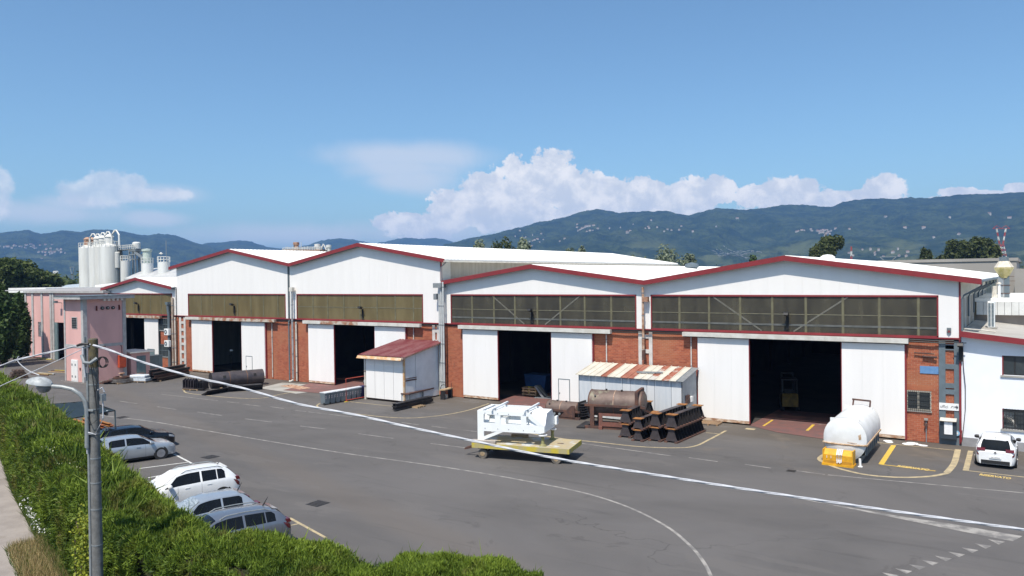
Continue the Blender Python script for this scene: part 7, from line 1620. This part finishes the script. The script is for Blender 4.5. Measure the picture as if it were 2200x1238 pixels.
b.tube([PL(.16,-.1,zt_-.4),PL(.2,-.15,zt_-.9),PL(.12,-.2,zt_-1.5)],.015,5); b.tube([PL(.0,-.17,zt_-.5),PL(.1,-.2,zt_-1.2),PL(.17,-.16,zt_-2.1),PL(.0,-.2,zt_-2.25),PL(-.16,-.12,zt_-1.9)],.013,5); b.build('loose_cables',BLACKPL,pole)
MB().box(-.06,.06,-.06,.06,-.09,.09).build('junction_box',GALV,pole).location=PL(.24,-.03,zt_-1.55)
MB().tube([PL(.24,-.03,zt_-1.5),PL(.3,-.06,zt_-1.4),PL(.26,-.08,zt_-1.28),PL(.15,-.1,zt_-1.35)],.022,6).tube([PL(.24,-.03,zt_-1.6),PL(.25,-.05,zt_-2.1),PL(.1,-.17,zt_-2.5),PL(-.1,-.15,zt_-2.45)],.018,6).build('fibre_cable',CABLEW,pole,smooth=1)
MB().bar(PL(.1,0,zt_-.25),PL(.32,0,zt_-.2),.03).build('step_bolt',RUST,pole)
# street lamp fixed to the pole
lc=Vector((px0,py0,0))
def LP(x,y,depth=20.3):
    d=ray(x,y); d=d/d.dot(_fw); return Vector((0,0,H))+d*depth
lamp=thing('street_lamp','old bell-headed street lamp on a bent grey tube clamped to the pole','street lamp',tuple(LP(187,962)))
MB().tube([LP(187,962),LP(187,900),LP(186,878),LP(182,862),LP(172,847),LP(156,837),LP(135,832),LP(112,830)],.055,9).build('arm',GALV,lamp,world=True,smooth=1)
q=LP(82,822); ax=(LP(112,829)-LP(56,821)).normalized(); 
b=MB(); n=18; vs=[]; st=[(0,.03,.02),(.06,.13,.06),(.18,.20,.10),(.34,.24,.13),(.50,.235,.13),(.62,.18,.11),(.70,.10,.08),(.74,.06,.06)]
side=Vector((-ax.y,ax.x,0)).normalized(); base=LP(57,823)
for (u,w,h) in st:
    for k in range(n):
        a=2*PI*k/n; s_,c_=math.sin(a),math.cos(a); vs.append(base+ax*u*.92+side*c_*w+Vector((0,0,(h*1.5*s_ if s_>0 else h*.18*s_)+.02)))
b.add(vs,[(i*n+k,i*n+(k+1)%n,(i+1)*n+(k+1)%n,(i+1)*n+k) for i in range(len(st)-1) for k in range(n)]+[tuple(range(n)),tuple(range(len(vs)-n,len(vs)))]); b.build('lamp_hood',LAMPHEAD,lamp,world=True,smooth=1)
cc=base+ax*.46; b=MB(); b.lathe([(.19,0),(.18,-.08),(.12,-.17),(0,-.20)],c=cc,n=16); b.build('glass_bowl',mat('smoky_lens',(.10,.11,.12),(.16,.17,.18),5,.15,spec=.7),lamp,world=True,smooth=1)
for y_ in (881,931): MB().bar(LP(186,y_),LP(201,y_+1),.05,.05).build('pole_clamp',GALV,lamp,world=True)
MB().tube([LP(187,962),LP(187.5,975)],.02,5).build('lamp_cable',CABLEW,lamp,world=True)
def cable(name,lab,pts,depths,r,mt,strands=1,tw=0,amp=0,n=90):
    P=[LP(x,y,d_) for (x,y),d_ in zip(pts,depths)]; Q=[]
    for i in range(len(P)-1):
        p0,p1,p2,p3=P[max(i-1,0)],P[i],P[i+1],P[min(i+2,len(P)-1)]; m_=max(2,int(n/(len(P)-1)))
        for k in range(m_): t=k/m_; Q.append(.5*((2*p1)+(p2-p0)*t+(2*p0-5*p1+4*p2-p3)*t*t+(3*p1-p0-3*p2+p3)*t**3))
    Q.append(P[-1]); t_=thing(name,lab,'cable',tuple(P[0])); L=[0]
    for a,b_ in zip(Q,Q[1:]): L.append(L[-1]+(b_-a).length)
    for s in range(strands):
        R_=[]
        for i,p in enumerate(Q):
            dd=(Q[min(i+1,len(Q)-1)]-Q[max(i-1,0)]).normalized(); x_=dd.cross(Vector((0,0,1))).normalized(); y_=x_.cross(dd); a=L[i]*tw+2*PI*s/strands
            R_.append(p+(x_*math.cos(a)+y_*math.sin(a))*amp)
        MB().tube(R_,r,6).build('strand',mt,t_,world=True,smooth=1)
main=[(200,742),(228,750),(300,776),(400,806),(520,834),(640,868),(760,891),(880,918),(1000,944),(1200,986),(1400,1019),(1600,1051),(1800,1081),(2000,1110),(2200,1138),(2420,1167)]
dep=[20.3-(k*.0)-x_[0]*.0022 for k,x_ in enumerate(main)]
cable('twisted_aerial_cable','thick white twisted aerial cable sagging across the yard from the pole',main,dep,.016,CABLEW,3,3.4,.015,400)
cable('aerial_cable','grey-white twisted cable running left from the pole top',[(196,740),(178,741),(130,752),(80,763),(38,773),(0,786),(-60,803)],[20.3]*7,.015,CABLEW,2,4,.012,90)
cable('thin_aerial_cable','thin grey cable falling left from the pole towards the frame edge',[(196,742),(150,763),(90,790),(40,812),(0,830),(-60,860)],[20.3]*6,.011,CABLEW,1,0,0,40)
cable('lamp_feed_cable','looping white feed cable dropping to the street lamp head',[(40,766),(37,772),(41,780),(52,790),(66,799),(84,806)],[20.3]*6,.013,CABLEW,1,0,0,30)
cable('black_splice','short black spliced joint of the cables at the pole top',[(165,743),(176,739),(190,739)],[20.25]*3,.03,BLACKPL,1,0,0,8)
